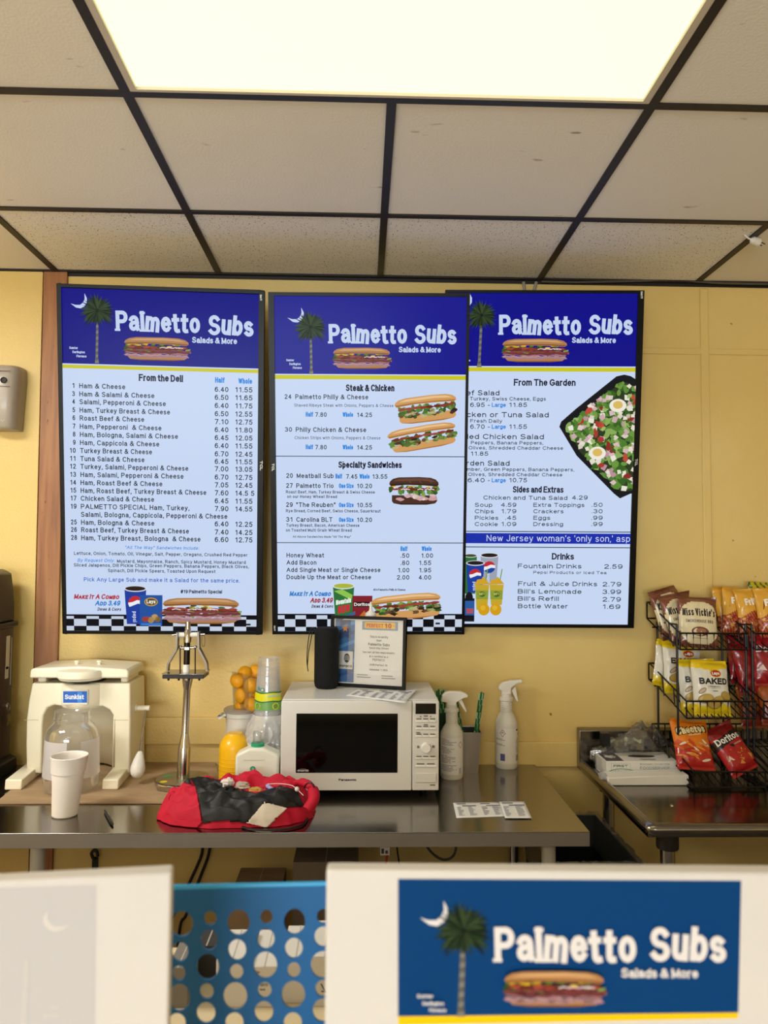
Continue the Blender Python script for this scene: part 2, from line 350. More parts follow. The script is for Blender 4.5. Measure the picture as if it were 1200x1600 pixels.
def stroke_polys(pts, w, ext=True):
    P = [p for i, p in enumerate(pts) if i == 0 or (abs(p[0]-pts[i-1][0])+abs(p[1]-pts[i-1][1])) > 1e-6]
    if len(P) < 2: return []
    closed = abs(P[0][0]-P[-1][0])+abs(P[0][1]-P[-1][1]) < 1e-5 and len(P) > 3
    h = w/2
    if closed: P = P[:-1]
    elif ext:
        for a, b in ((0, 1), (-1, -2)):
            dx, dy = P[a][0]-P[b][0], P[a][1]-P[b][1]; L = math.hypot(dx, dy)
            P[a] = (P[a][0]+dx/L*h, P[a][1]+dy/L*h)
    n = len(P); m = n if closed else n-1; nr = []
    for i in range(m):
        a, c = P[i], P[(i+1) % n]; d = (c[0]-a[0], c[1]-a[1]); L = math.hypot(*d); nr.append((-d[1]/L, d[0]/L))
    out = []
    for i in range(m):
        a, c = P[i], P[(i+1) % n]; ends = []
        for j, p in ((i-1, a), (i+1, c)):
            if not closed and not 0 <= j < m: o = nr[i]; ends.append((p, o)); continue
            q = nr[j % m]; mx, my = nr[i][0]+q[0], nr[i][1]+q[1]; l2 = mx*mx+my*my
            if l2 < 1.1:                                     # sharp corner: each stroke keeps its own square end
                sg = -1 if p is a else 1
                ends.append(((p[0]+sg*nr[i][1]*h*.35, p[1]-sg*nr[i][0]*h*.35), nr[i]))
            else: ends.append((p, (mx*2/l2, my*2/l2)))
        (p, o), (q, r) = ends
        out.append([(p[0]+o[0]*h, p[1]+o[1]*h), (q[0]+r[0]*h, q[1]+r[1]*h), (q[0]-r[0]*h, q[1]-r[1]*h), (p[0]-o[0]*h, p[1]-o[1]*h)])
    return out
def text_polys(s, W, cap, weight=.155, italic=0, jitter=0, slab=0, smallcaps=False, seed=1):
    """polygons of the line s, W wide, letters cap tall, baseline at v=0"""
    rr = random.Random(seed); w = weight
    items = []
    for ch in s:
        sc = 1.0
        if smallcaps and ch.islower(): ch = ch.upper(); sc = .72
        g, gw = GL.get(ch, GL[' ']); items.append((ch, g, gw*sc, sc))
    n = len(items); g0 = .17 if weight < .185 else .07
    ink = [0 if c == ' ' else w for c, *_ in items]
    W0 = sum(i[2] for i in items)+sum(ink)+(n-1)*g0
    Wc = W/cap; r = Wc/W0; gap = g0*r
    sx = max(.15, (Wc-sum(ink)-(n-1)*gap)/max(1e-6, sum(i[2] for i in items)))
    x = 0; out = []
    for (ch, g, gw, sc), ik in zip(items, ink):
        jr = math.radians(rr.uniform(-jitter, jitter)); jy = rr.uniform(-jitter, jitter)*.006
        cx = x+ik/2+gw*sx/2
        for pl in g:
            pts = [(x+ik/2+p[0]*sc*sx, w/2+p[1]*sc*(1-w)) for p in pl]
            if jr or jy:
                pts = [(cx+(a-cx)*math.cos(jr)-(b-.4)*math.sin(jr), .4+(a-cx)*math.sin(jr)+(b-.4)*math.cos(jr)+jy) for a, b in pts]
            for q in stroke_polys(pts, w): out.append([((a+b*italic)*cap, b*cap) for a, b in q])
        if slab and ch in 'PFTIHMEDlhmnripkf':
            for pl in g[:1]:
                a = x+ik/2+pl[0][0]*sx; q = w*.5
                for yy in ((0,) if ch in 'Pmnrih' else (0, 1)):
                    yb = w*.32 if yy == 0 else 1-w*.32
                    if ch == 'P': a = x+ik/2
                    out.append([((a-w*.5-slab)*cap, (yb-w*.32)*cap), ((a+w*.5+slab*.7)*cap, (yb-w*.32)*cap), ((a+w*.5+slab*.7)*cap, (yb+w*.25)*cap), ((a-w*.5-slab)*cap, (yb+w*.25)*cap)])
        x += ik+gw*sx+gap
    return out
def clip_poly(P, c):
    u0, v0, u1, v1 = c
    for k, lim, sgn in ((0, u0, 1), (0, u1, -1), (1, v0, 1), (1, v1, -1)):
        if not P: return P
        out = []
        for i in range(len(P)):
            a, b = P[i-1], P[i]; ia, ib = (a[k]-lim)*sgn >= 0, (b[k]-lim)*sgn >= 0
            if ia != ib:
                t = (lim-a[k])/(b[k]-a[k]); out.append((a[0]+(b[0]-a[0])*t, a[1]+(b[1]-a[1])*t))
            if ib: out.append(b)
        P = out
    return P
class Art:
    """flat artwork lying on a surface. O, U, V, N: the panel's origin and axes; mat: colour -> material"""
    def __init__(self, O, U, V, N, mat, clip=None, step=.00015, fn=None, sub=None):
        self.O, self.U, self.V, self.N = Vector(O), Vector(U).normalized(), Vector(V).normalized(), Vector(N).normalized()
        self.mat, self.clip, self.step, self.fn, self.sub = mat, clip, step, fn, sub
        self.mb = MB(); self.mb.flat = True; self.L = 1
    def p(self, px, py):
        q = on_plane(px, py, self.O, self.N)-self.O; return (q.dot(self.U), q.dot(self.V))
    def poly(self, P, col, layer=None):
        if self.clip: P = clip_poly(list(P), self.clip)
        if len(P) < 3: return
        Q = [P[0]]
        for p in P[1:]:
            if abs(p[0]-Q[-1][0])+abs(p[1]-Q[-1][1]) > 1e-7: Q.append(p)
        if len(Q) < 3: return
        h = (self.L if layer is None else layer)*self.step
        if self.fn: vs = [self.fn(a, b, h) for a, b in Q]
        else: vs = [self.O+self.U*a+self.V*b+self.N*h for a, b in Q]
        ar = sum(Q[i-1][0]*Q[i][1]-Q[i][0]*Q[i-1][1] for i in range(len(Q)))
        if ar < 0: vs = vs[::-1]
        self.mb.add(vs, [tuple(range(len(vs)))], self.mat(col) if isinstance(col, str) else col)
    def pp(self, pts, col): self.poly([self.p(*q) for q in pts], col)
    def rect(self, u0, v0, u1, v1, col):
        n = max(1, int(abs(u1-u0)/self.sub)) if self.sub else 1
        for i in range(n): self._rect(u0+(u1-u0)*i/n, v0, u0+(u1-u0)*(i+1)/n, v1, col)
    def _rect(self, u0, v0, u1, v1, col): self.poly([(u0, v0), (u1, v0), (u1, v1), (u0, v1)], col)
    def ell(self, cu, cv, ru, rv, col, a=0, n=24, a0=0, a1=360):
        c, s = math.cos(a), math.sin(a)
        pts = [(ru*math.cos(math.radians(a0+(a1-a0)*i/n)), rv*math.sin(math.radians(a0+(a1-a0)*i/n))) for i in range(n if a1-a0 == 360 else n+1)]
        self.poly([(cu+x*c-y*s, cv+x*s+y*c) for x, y in pts], col)
    def up(self): self.L += 1; return self
    def textuv(self, s, u, v, W, cap, col, rot=0, **k):
        c, sn = math.cos(rot), math.sin(rot)
        for i, q in enumerate(text_polys(s, W, cap, **k)): self.poly([(u+a*c-b*sn, v+a*sn+b*c) for a, b in q], col, self.L+(i % 14)*4e-6/self.step)
    def text(self, s, x0, y, x1, cap, col, **k):
        u, v = self.p(x0, y); u1, _ = self.p(x1, y); _, v1 = self.p(x0, y-cap)
        self.textuv(s, u, v, u1-u, v1-v, col, **k)
    def line(self, pts, w, col):
        if self.sub: pts = [(a[0]+(b[0]-a[0])*i/5, a[1]+(b[1]-a[1])*i/5) for a, b in zip(pts, pts[1:]) for i in range(5)]+[pts[-1]]
        for q in stroke_polys(pts, w): self.poly(q, col)
def blob(cx, cy, rx, ry, n, jag, rr, a=0):
    c, s = math.cos(a), math.sin(a); out = []
    for i in range(n):
        t = 2*math.pi*i/n; k = 1+rr.uniform(-jag, jag); x, y = rx*k*math.cos(t), ry*k*math.sin(t)
        out.append((cx+x*c-y*s, cy+x*s+y*c))
    return out
# ------------------------------------------------------------------ pictures used on the menu screens and the sign
def sandwich(A, cx, cy, w, h, rot=0, kind='ham', seed=3):
    rr = random.Random(seed); c, s = math.cos(rot), math.sin(rot)
    def T(P): return [(cx+(x*w/2)*c-(y*h/2)*s, cy+(x*w/2)*s+(y*h/2)*c) for x, y in P]
    B = dict(ham=('#ad7c4e', '#c99c6c', '#86552c'), philly=('#cf9a5c', '#e6c08c', '#a87038'), dark=('#4a2e22', '#674434', '#33201a'))[kind]
    A.up()                                                    # lower half of the roll
    lo = -.62 if kind == 'ham' else -.3
    A.poly(T([(-.86, -.72), (-.8, -.88), (-.5, -.98), (.5, -.98), (.84, -.88), (.92, -.7), (.88, lo), (-.86, lo)]), B[0]); A.up()
    A.poly(T([(-.8, -.84), (-.5, -.98), (.5, -.98), (.84, -.86), (.5, -.88), (-.5, -.9)]), B[2]); A.up()
    greens = ['#4c7430', '#31561f', '#7d9c4c', '#5d8a3a']
    for i in range(22):
        x = rr.uniform(-.93, .95); A.poly(T(blob(x, rr.uniform(-.25, .2), .09, .26, 9, .45, rr)), rr.choice(greens))
    A.up()
    if kind == 'ham':
        for k, col in ((0, '#5e2c2a'), (1, '#82403f'), (2, '#a07074'), (3, '#b99096'), (4, '#6e3636'), (5, '#a47c80')):
            for i in range(7):
                x = -.8+i*.26+rr.uniform(-.08, .08); y = (.02, -.14, -.4, -.56, -.28, -.68)[k]+rr.uniform(-.06, .06)
                A.poly(T([(x-.2, y), (x-.1, y+.13), (x+.05, y+.06), (x+.19, y+.12), (x+.24, y-.03), (x+.08, y-.1), (x-.08, y-.03)]), col)
            A.up()
    elif kind == 'philly':
        for i in range(26):
            A.poly(T(blob(rr.uniform(-.85, .9), rr.uniform(-.5, -.05), .1, .13, 8, .4, rr)), rr.choice(['#4a3226', '#6a4a34', '#2f2018', '#bfae80', '#7d9c4c', '#4c7430', '#31561f', '#a8b070']))
        A.up()
    else:
        for i in range(12):
            A.poly(T(blob(rr.uniform(-.7, .8), rr.uniform(-.6, -.25), .16, .12, 8, .4, rr)), rr.choice(['#d6b8bc', '#e6dcc8', '#c89a9c', '#efe8da']))
        A.up()
    for i in range(8):
        x = -.75+i*.22; A.poly(T(blob(x, .14+rr.uniform(-.04, .04), .13, .11, 9, .2, rr)), rr.choice(['#8e3626', '#9c4430', '#6e261c']))
    A.up()
    if kind != 'philly':
        for i in range(13):
            x = rr.uniform(-.85, .85); A.poly(T(blob(x, .3+rr.uniform(-.08, .1), .08, .07, 7, .3, rr)), rr.choice(['#d8b22c', '#c99a20', '#2a2620', '#3b3a24', '#e0d8d0', '#4c7430']))
        for i in range(5):
            x = rr.uniform(-.8, .7); A.line([q for q in T([(x, .1), (x+.08, .16), (x+.2, .1)])], h*.03, '#e2d6dc')
        A.up()
    A.poly(T([(-.9, .34), (-.97, .5), (-.93, .7), (-.82, .87), (-.6, .97), (.2, 1.0), (.66, .95), (.86, .82), (.96, .62), (.97, .45), (.9, .32), (.4, .4), (-.3, .44), (-.7, .38)]), B[0]); A.up()
    A.poly(T([(-.84, .7), (-.6, .86), (.2, .92), (.66, .84), (.86, .64), (.3, .74), (-.5, .7)]), B[1])
    A.poly(T([(-.92, .36), (-.94, .5), (-.4, .56), (.4, .53), (.95, .47), (.9, .36), (.4, .44), (-.3, .47), (-.7, .4)]), B[2])
    if kind == 'dark':
        for i in range(3): A.line(T([(-.3+i*.4, .9), (-.12+i*.4, .6)]), h*.03, B[1])
    A.up()
def palm(A, px, py, r, bx, by, w0, w1, cols=('#1d2c1a', '#2c3f22', '#121c14', '#38482a'), trunk=('#6c6a62', '#8b887e', '#494740'), seed=2):
    rr = random.Random(seed); k = abs(A.p(px+1, py)[0]-A.p(px, py)[0]); c = A.p(px, py); b = A.p(bx, by); R = r*k
    tu = (c[0]-b[0], c[1]-b[1])
    A.up(); n = 16
    A.poly([(c[0]-w0*k/2, c[1]-.2*R), (c[0]+w0*k/2, c[1]-.2*R), (b[0]+w0*k*.55, b[1]+tu[1]*.12), (b[0]+w1*k/2, b[1]), (b[0]-w1*k/2, b[1]), (b[0]-w0*k*.55, b[1]+tu[1]*.12)], trunk[0])
    A.up()
    for i in range(n):
        t = (i+.3)/n*.9; x = b[0]+tu[0]*t; y = b[1]+tu[1]*t; ww = w0*k*.5*(1.25 if t < .1 else 1)
        A.poly([(x-ww, y), (x+ww, y+R*.03), (x+ww, y+R*.09), (x-ww, y+R*.05)], trunk[1+i % 2])
    A.up()
    A.poly(blob(c[0], c[1]-.02*R, .66*R, .62*R, 24, .2, rr), cols[2]); A.up()
    for i in range(210):
        a = math.radians(rr.uniform(0, 360)); L = R*rr.uniform(.62, 1.08)*(1 if math.sin(a) > -.8 else .85); d = math.radians(rr.uniform(2.5, 5))
        droop = -.18*L*abs(math.cos(a)); x0, y0 = c[0]+R*.08*math.cos(a), c[1]+R*.08*math.sin(a)
        A.poly([(x0, y0), (c[0]+L*.6*math.cos(a-d), c[1]+L*.6*math.sin(a-d)+droop*.35), (c[0]+L*math.cos(a), c[1]+L*math.sin(a)+droop), (c[0]+L*.6*math.cos(a+d), c[1]+L*.6*math.sin(a+d)+droop*.35)], rr.choice(cols))
        if i % 35 == 34: A.up()
def moon(A, px, py, s, col):
    """crescent; (px,py) the photo point of its middle, s its size in photo pixels"""
    pts = [(.32, -1.1), (.62, -.5), (.6, .05), (.3, .5), (-.15, .72), (-.7, .62), (-1.35, .12), (-.75, .3), (-.2, .3), (.15, .02), (.35, -.4)]
    A.pp([(px+x*s, py+y*s) for x, y in pts], col)
def header(A, crown, r, foot, tw, moonp, ms, name, sub, sand, towns, white, mcol=None, sk='ham', jit=5, seed=3, tcap=1):
    moon(A, *moonp, ms, white); palm(A, *crown, r, *foot, *tw)
    A.up(); A.text('Palmetto', name[0], name[1], name[0]+(name[2]-name[0])*.613, name[3], white, weight=.19, jitter=jit, slab=.05, seed=5)
    A.text('Subs', name[0]+(name[2]-name[0])*.672, name[1]+name[4], name[2], name[3], white, weight=.19, jitter=jit, slab=.04, seed=9)
    A.text('Salads & More', *sub, white, weight=.2, jitter=3, slab=.06)
    x0, y0, x1, y1 = sand; a, b = A.p((x0+x1)/2, (y0+y1)/2), A.p(x1, (y0+y1)/2); t = A.p((x0+x1)/2, y0)
    sandwich(A, a[0], a[1], 2*(b[0]-a[0]), 2*(t[1]-a[1]), kind=sk, seed=seed)
    A.up()
    for t in towns: A.text(*t, white, weight=.2)
def cup(A, cx, cy, w, h, body, top, logo='soda', taper=.8):
    """paper cup: (cx, cy) top middle in uv"""
    t = w*taper; A.up(); A.poly([(cx-w/2, cy), (cx+w/2, cy), (cx+t/2, cy-h), (cx-t/2, cy-h)], body)
    A.up().ell(cx, cy, w*.52, w*.15, '#d8dce4'); A.up().ell(cx, cy+w*.01, w*.46, w*.11, top); A.up()
    if logo == 'soda':
        r = w*.33; y = cy-h*.4; A.ell(cx, y, r, r, '#e8ecf4', n=28); A.up()
        A.poly([(cx+r*math.cos(math.radians(a)), y+r*math.sin(math.radians(a))) for a in range(18, 188, 10)]+[(cx-r*.4, y+r*.12), (cx+r*.25, y+r*.42)], '#c02a34')
        A.poly([(cx+r*math.cos(math.radians(a)), y+r*math.sin(math.radians(a))) for a in range(215, 352, 9)]+[(cx+r*.35, y-r*.1), (cx-r*.25, y-r*.35)], '#1c3f9c'); A.up()
        A.textuv('pepsi', cx-w*.12, cy-h*.64, h*.3, w*.18, '#d0daf0', rot=-math.pi/2, weight=.16)
def chip_picture(A, u0, v0, u1, v1, col, kind):
    A.up(); A.poly([(u0, v1), (u1+.001, v1), (u1-.001, v0), (u0-.001, v0)], col); A.up(); w, h = u1-u0, v1-v0; cx = (u0+u1)/2
    if kind == 'lays':
        A.ell(cx, v0+h*.78, w*.3, h*.14, '#c8a040'); A.up().ell(cx, v0+h*.78, w*.26, h*.11, '#5c4a30'); A.up()
        A.textuv('Lays', cx-w*.2, v0+h*.73, w*.4, h*.12, '#f0ead8', weight=.2); rr = random.Random(2)
        for x, y, c in ((.25, .22, '#9c3a34'), (.5, .2, '#a8824a'), (.66, .3, '#b8965c'), (.8, .22, '#7c5a34')): A.poly([(u0+a*w, v0+b*h) for a, b in blob(x, y, .15, .1, 9, .2, rr)], c)
        A.up(); A.rect(u0+w*.05, v0+h*.02, u1-w*.05, v0+h*.08, '#3a78c8')
    else:
        A.rect(u0+w*.06, v0+h*.52, u1-w*.06, v0+h*.74, '#241414'); A.up(); A.textuv('Doritos', u0+w*.08, v0+h*.56, w*.82, h*.14, '#f0e8e0', weight=.2); A.poly([(cx-w*.2, v0+h*.08), (cx+w*.1, v0+h*.36), (cx+w*.28, v0+h*.12)], '#c06a30')
    A.up()
def combo(A, x0, y0, cw, c1, c2, ends):
    A.text('Make It A Combo', x0, y0, ends[0], 8, c1, weight=.2, italic=.2, smallcaps=True)
    A.text('Add 3.49', ends[1], y0+10.3, ends[2], 8, c2, weight=.2, italic=.2, smallcaps=True)
    A.text('Drink & Chips', ends[3], y0+18.3, ends[4], 5, '#1c1c26', weight=.17, italic=.2, smallcaps=True)
def checker(A, u0, u1, vs, first, cw, phase=0):
    """vs: v of the strip's top line, row bounds..., bottom"""
    A.rect(u0, vs[-1], u1, vs[0], '#0a0b12'); A.up()
    n = int((u1-u0)/cw)+2
    for r in range(3):
        for i in range(n):
            if (i+r+phase) % 2 == 0: A.rect(max(u0, u0+first+(i-1)*cw), vs[r+2], min(u1, u0+first+i*cw), vs[r+1], '#c3cee0')
    A.up()

# ------------------------------------------------------------------ the room
WY, CZ, T = 2.862, CAMZ+1.0512, .6096
XL, XR, YF = -3.2, 2.3, -6.6
struct('floor', MB().box(XL-.1, XR+.1, YF-.1, WY+.1, -.1, 0, pmat('#8a8378', .4, name='grey_brown_floor_tile', noise_amt=.15, noise_scale=5)))
struct('wall_back', MB().box(XL-.1, XR+.1, WY, WY+.1, 0, CZ+.1, WALL))
struct('wall_left', MB().box(XL-.1, XL, YF, WY, 0, CZ+.1, WALL))
struct('wall_right', MB().box(XR, XR+.1, YF, WY, 0, CZ+.1, WALL))
wf = MB()
wf.box(XL, XR, YF-.1, YF, 0, .7, WALL); wf.box(XL, XR, YF-.1, YF, 2.4, CZ+.1, WALL)
wf.box(XL, -2.3, YF-.1, YF, .7, 2.4, WALL); wf.box(1.2, XR, YF-.1, YF, .7, 2.4, WALL)
struct('wall_front', wf)
X0 = .0596
gx = [X0+(k-2)*T for k in range(-2, 7)]
gy = [WY, WY-.535, WY-.535-T, WY-.535-2*T, WY-.535-3*T, WY-.535-4*T, YF]
ce = MB()
ce.box(XL-.1, XR+.1, YF-.1, WY+.1, CZ+.02, CZ+.1, TILE)
for i in range(len(gx)-1):
    for j in range(len(gy)-1):
        x0, x1 = max(gx[i], XL), min(gx[i+1], XR); y1, y0 = gy[j], gy[j+1]
        if i in (3, 4) and j == 2: continue                    # the light sits here
        sag = .0
        ce.box(x0+.004, x1-.004, y0+.004, y1-.004, CZ+.004+sag, CZ+.016, SPECK if (j == 0 and 1 < i < 6) else TILE)
ceil = struct('ceiling', ce)
gb = MB()
for x in gx:
    for y0, y1 in (((YF, gy[3]), (gy[2], WY)) if abs(x-gx[4]) < .01 else ((YF, WY),)): gb.box(x-.0115, x+.0115, y0, y1, CZ-.001, CZ+.006, TBAR)
for y in gy[1:]: gb.box(XL, XR, y-.0105, y+.0105, CZ-.0012, CZ+.0055, TBAR)
gb.box(XL, XR, WY-.022, WY, CZ-.002, CZ+.004, TBAR); gb.box(XL, XR, WY-.003, WY, CZ-.014, CZ-.002, TBAR)
struct('ceiling_grid', gb, ceil)

# troffer light
ft = thing('ceiling_light', 'large rectangular fluorescent ceiling light glowing pale yellow', 'light', (X0, WY-.535-1.5*T, CZ))
lx0, lx1, ly1, ly0 = gx[3]+.0115, gx[5]-.0115, gy[2]-.0105, gy[3]+.0105
fm = pmat('#c9c0b2', .4, name='white_enamel')
fr = MB()
fr.box(lx0, lx0+.016, ly0, ly1, CZ-.0005, CZ+.02, fm); fr.box(lx1-.016, lx1, ly0, ly1, CZ-.0005, CZ+.02, fm)
fr.box(lx0+.016, lx1-.016, ly1-.009, ly1, CZ-.0005, CZ+.02, fm); fr.box(lx0+.016, lx1-.016, ly0, ly0+.009, CZ-.0005, CZ+.02, fm)
link('frame', fr, ft)
dm, dnt, db = nodes_mat('glowing_diffuser')
db.inputs['Base Color'].default_value = (.3, .3, .25, 1); db.inputs['Emission Color'].default_value = (*[x/1.7 for x in DIFF_EMIT], 1); db.inputs['Emission Strength'].default_value = 1.7
link('diffuser', MB().box(lx0+.016, lx1-.016, ly0+.009, ly1-.009, CZ+.007, CZ+.014, dm), ft)

# timber strip, rails, battens
wd = MB()
a0, a1, b0, b1 = at_y(70, 428, WY).x, at_y(107, 428, WY).x, at_y(52, 1180, WY).x, at_y(88, 1180, WY).x
zt, zb = CZ, at_y(60, 1180, WY).z
def lx(xt, xb, z): return xt+(xb-xt)*(zt-z)/(zt-zb)
vs = [(lx(p, q, z), y, z) for z in (.02, CZ) for (p, q) in ((a0, b0), (a1, b1)) for y in (WY-.012, WY)]
wd.add(vs, [(0, 1, 3, 2), (4, 6, 7, 5), (0, 4, 5, 1), (2, 3, 7, 6), (0, 2, 6, 4), (1, 5, 7, 3)], WOOD)
struct('trim_1', wd, bevel=.002)
lpan = MB()       # the wall sheet left of the timber strip stands slightly proud
vs = [(x, y, z) for z in (.02, CZ-.004) for x in (XL, lx(a0, b0, z)-.001) for y in (WY-.016, WY)]
lpan.add(vs, [(0, 1, 3, 2), (4, 6, 7, 5), (0, 4, 5, 1), (2, 3, 7, 6), (0, 2, 6, 4), (1, 5, 7, 3)], WALL)
struct('trim_2', lpan)
z1, z0 = at_y(300, 1120, WY).z, at_y(300, 1162, WY).z
xw0, xm, xw1 = lx(a1, b1, 1)+.002, at_y(560, 1150, WY).x, at_y(892, 1150, WY).x
struct('trim_3', MB().box(xw0, xm, WY-.014, WY, z0, z1, WALL), bevel=.003)
z1, z0 = at_y(800, 1158, WY).z, at_y(800, 1197, WY).z
struct('trim_4', MB().box(xm+.01, XR, WY-.014, WY, z0, z1, WALL), bevel=.003)
xb_ = at_y(1103, 700, WY).x
struct('trim_5', MB().box(xb_-.016, xb_+.016, WY-.006, WY, .95, CZ-.02, WALL), bevel=.003)
zb_ = at_y(1060, 549, WY).z
struct('trim_6', MB().box(at_y(1000, 549, WY).x-.3, XR, WY-.005, WY, zb_-.012, zb_+.012, WALL), bevel=.003)
struct('baseboard_back', MB().box(XL, XR, WY-.012, WY, 0, .1, pmat('#3a2f28', .5, name='dark_baseboard')), bevel=.003)

# ------------------------------------------------------------------ the three menu screens
SW, SH = .680, 1.2096
BEZ = pmat('#070708', .35, spec=.2, name='black_tv_plastic')
WT, DK, BL = '#c6d6f2', '#12141c', '#2f86dc'
NAVY = '#0b0b80'
def television(pose, s, mg, label):
    x, y, z, rx, ry, rz = pose
    R = (Matrix.Rotation(rz, 3, 'Z') @ Matrix.Rotation(rx, 3, 'X') @ Matrix.Rotation(ry, 3, 'Y'))
    O = Vector((x*s, y*s, CAMZ+z*s)); M = Matrix.Translation(O) @ R.to_4x4()
    W, H = SW*s/2, SH*s/2; l, r, t, b = mg
    tv = thing('menu_screen', label, 'television', O+R @ Vector((0, .03, -H)), 'menu screens on the wall')
    fr = MB()
    for q in ((-W-l, -W, -H-b, H+t), (W, W+r, -H-b, H+t), (-W, W, -H-b, -H), (-W, W, H, H+t)):
        fr.box(q[0], q[1], -.006, .022, q[2], q[3], BEZ)
    bz = link('bezel', fr.xf(M), tv, bevel=.0015)
    cs = MB().box(-W-l+.002, W+r-.002, .004, .03, -H-b+.002, H+t-.002, BEZ)
    cs.box(-W*.6, W*.6, .03, .058, -H*.5, H*.45, BEZ); link('back_casing', cs.xf(M), tv, bevel=.004)
    mt = MB(); bp = M @ Vector((0, .058, 0))
    mt.box(bp.x-.1, bp.x+.1, bp.y-.012, bp.y+.006, bp.z-.12, bp.z+.12, BLACK); mt.box(bp.x-.03, bp.x+.03, bp.y, WY, bp.z-.03, bp.z+.03, BLACK)
    mt.box(bp.x-.12, bp.x+.12, WY-.014, WY-.001, bp.z-.15, bp.z+.15, BLACK); link('wall_mount', mt, tv)
    A = Art(O, R @ Vector((1, 0, 0)), R @ Vector((0, 0, 1)), R @ Vector((0, -1, 0)), emat, clip=(-W, -H, W, H))
    A.W, A.H = W, H
    A.logo = Art(O, A.U, A.V, A.N, lambda c: pmat(c, .4), step=.0062)
    return (tv, bz), A
def finish(tvb, A, top_logo, mid_logo):
    tv, bz = tvb
    for nm, s_, (px, py0, py1, wpx) in (('corner_lettering', 'Roku TV', top_logo), ('maker_lettering', 'TCL', mid_logo)):
        L = Art(A.O, A.U, A.V, A.N, lambda c: pmat(c, .4), step=.0062)
        u, v = L.p(px, py0); _, v1 = L.p(px, py1); k = abs(L.p(px+1, py0)[0]-u)
        L.textuv(s_, u-wpx*k*.5, v, v-v1, wpx*k, '#d8d8d8', rot=-math.pi/2, weight=.24); link(nm, L.mb, bz, smooth=0)
    link('screen', A.mb, tv, smooth=0)

# --- left screen
tvL, A = television((-.7175, 2.7363, .3147, .1463, .0042, .0399), .972, (.014, .020, .013, .012), 'left wall-mounted menu screen listing From the Deli subs')
A.rect(-A.W, -A.H, A.W, A.H, WT)
v0 = A.p(97.6, 567.5)[1]; v1 = A.p(97.6, 569.5)[1]; v2 = A.p(97.6, 574.8)[1]
A.up(); A.rect(-A.W, v0, A.W, A.H, NAVY); A.rect(-A.W, v2, A.W, v1, '#c9c41e')
A.up(); header(A, (152.3, 485.3), 28, (151.5, 567.8), (3.6, 7), (127.8, 472.5), 13, (181.2, 517.1, 396, 31.5, 6.4), (300.2, 535.8, 370.5, 9.3), (193.3, 527.3, 296.8, 563.8),
       [('Sumter', 108.9, 545.4, 122.5, 3.8), ('Darlington', 114, 551.9, 133.3, 3.8), ('Florence', 120.2, 558.4, 135.8, 3.8)], '#c3d2ee')
A.text('From the Deli', 217.4, 595.3, 286.3, 10.8, '#10122a', weight=.2, jitter=2, slab=.03)
A.text('Half', 336.4, 598, 351.2, 8.5, BL, weight=.2); A.text('Whole', 372.7, 599.5, 394, 8.5, BL, weight=.2)
deli = [(1, 'Ham & Cheese', 606.6, 196.2), (3, 'Ham & Salami & Cheese', 619.4, 241.5), (4, 'Salami, Pepperoni & Cheese', 631.6, 259.4), (5, 'Ham, Turkey Breast & Cheese', 644.6, 265.9),
        (6, 'Roast Beef & Cheese', 657, 225.7), (7, 'Ham, Pepperoni  & Cheese', 670, 252.6), (8, 'Ham, Bologna, Salami & Cheese', 682.6, 278.4), (9, 'Ham, Cappicola & Cheese', 695.3, 249.2),
        (10, 'Turkey Breast & Cheese', 707.8, 237.8), (11, 'Tuna Salad & Cheese', 720.3, 226.2), (12, 'Turkey, Salami, Pepperoni & Cheese', 732.6, 294.5), (13, 'Ham, Salami, Pepperoni & Cheese', 745.2, 287.1),
        (14, 'Ham, Roast Beef & Cheese', 757.7, 254), (15, 'Ham, Roast Beef, Turkey Breast & Cheese', 770, 322.6), (17, 'Chicken Salad & Cheese', 782.3, 241.2), (19, 'PALMETTO SPECIAL Ham, Turkey,', 795, 296.2),
        (0, 'Salami, Bologna, Cappicola, Pepperoni & Cheese', 807.3, 355.4), (25, 'Ham, Bologna & Cheese', 819.7, 241.5), (26, 'Roast Beef, Turkey Breast & Cheese', 831.4, 295.4), (28, 'Ham, Turkey Breast, Bologna  & Cheese', 843.8, 313.5)]
pr = ['6.40 11.55', '6.50 11.65', '6.40 11.75', '6.50 12.55', '7.10 12.75', '6.40 11.80', '6.45 12.05', '6.40 11.55', '6.70 12.45', '6.45 11.55', '7.00 13.05', '6.70 12.75', '7.05 12.45', '7.60 14.5 5', '6.45 11.55', '7.90 14.55', '', '6.40 12.25', '7.40 14.25', '6.60 12.75']
py_ = [612.3, 624.8, 637.5, 650.3, 662.7, 675.2, 687.7, 700.1, 712.9, 724.8, 736.4, 749.2, 761.4, 773.8, 786.3, 798.5, 0, 822.3, 835, 846.7]
for (n, s, y, x1), p, yp in zip(deli, pr, py_):
    f = (y-606.6)/237; x0 = 124.5+3.2*f; xe = 117.4+3.6*f
    if n: A.text(str(n), xe-(4 if n < 10 else 9.3), y-.4, xe, 7.8, DK, weight=.155)
    A.text(s, x0, y, x1, 7.8, DK, weight=.155)
    if p:
        a, b = p.split(' ', 1); A.text(a, 335.9, yp, 357.1, 8, DK, weight=.155); A.text(b, 367.6, yp+.5, 394.6 if len(b) < 6 else 397.5, 8, DK, weight=.155)
A.text('"All The Way" Sandwiches Include:', 195.6, 857.4, 310.9, 5, BL, weight=.15, italic=.2)
A.text('Lettuce, Onion, Tomato, Oil, Vinegar, Salt, Pepper, Oregano, Crushed Red Pepper', 116.3, 866.6, 386.9, 5.2, DK, weight=.155)
A.text('By Request Only:', 121.6, 877.5, 179.2, 5.2, BL, weight=.15, italic=.2)
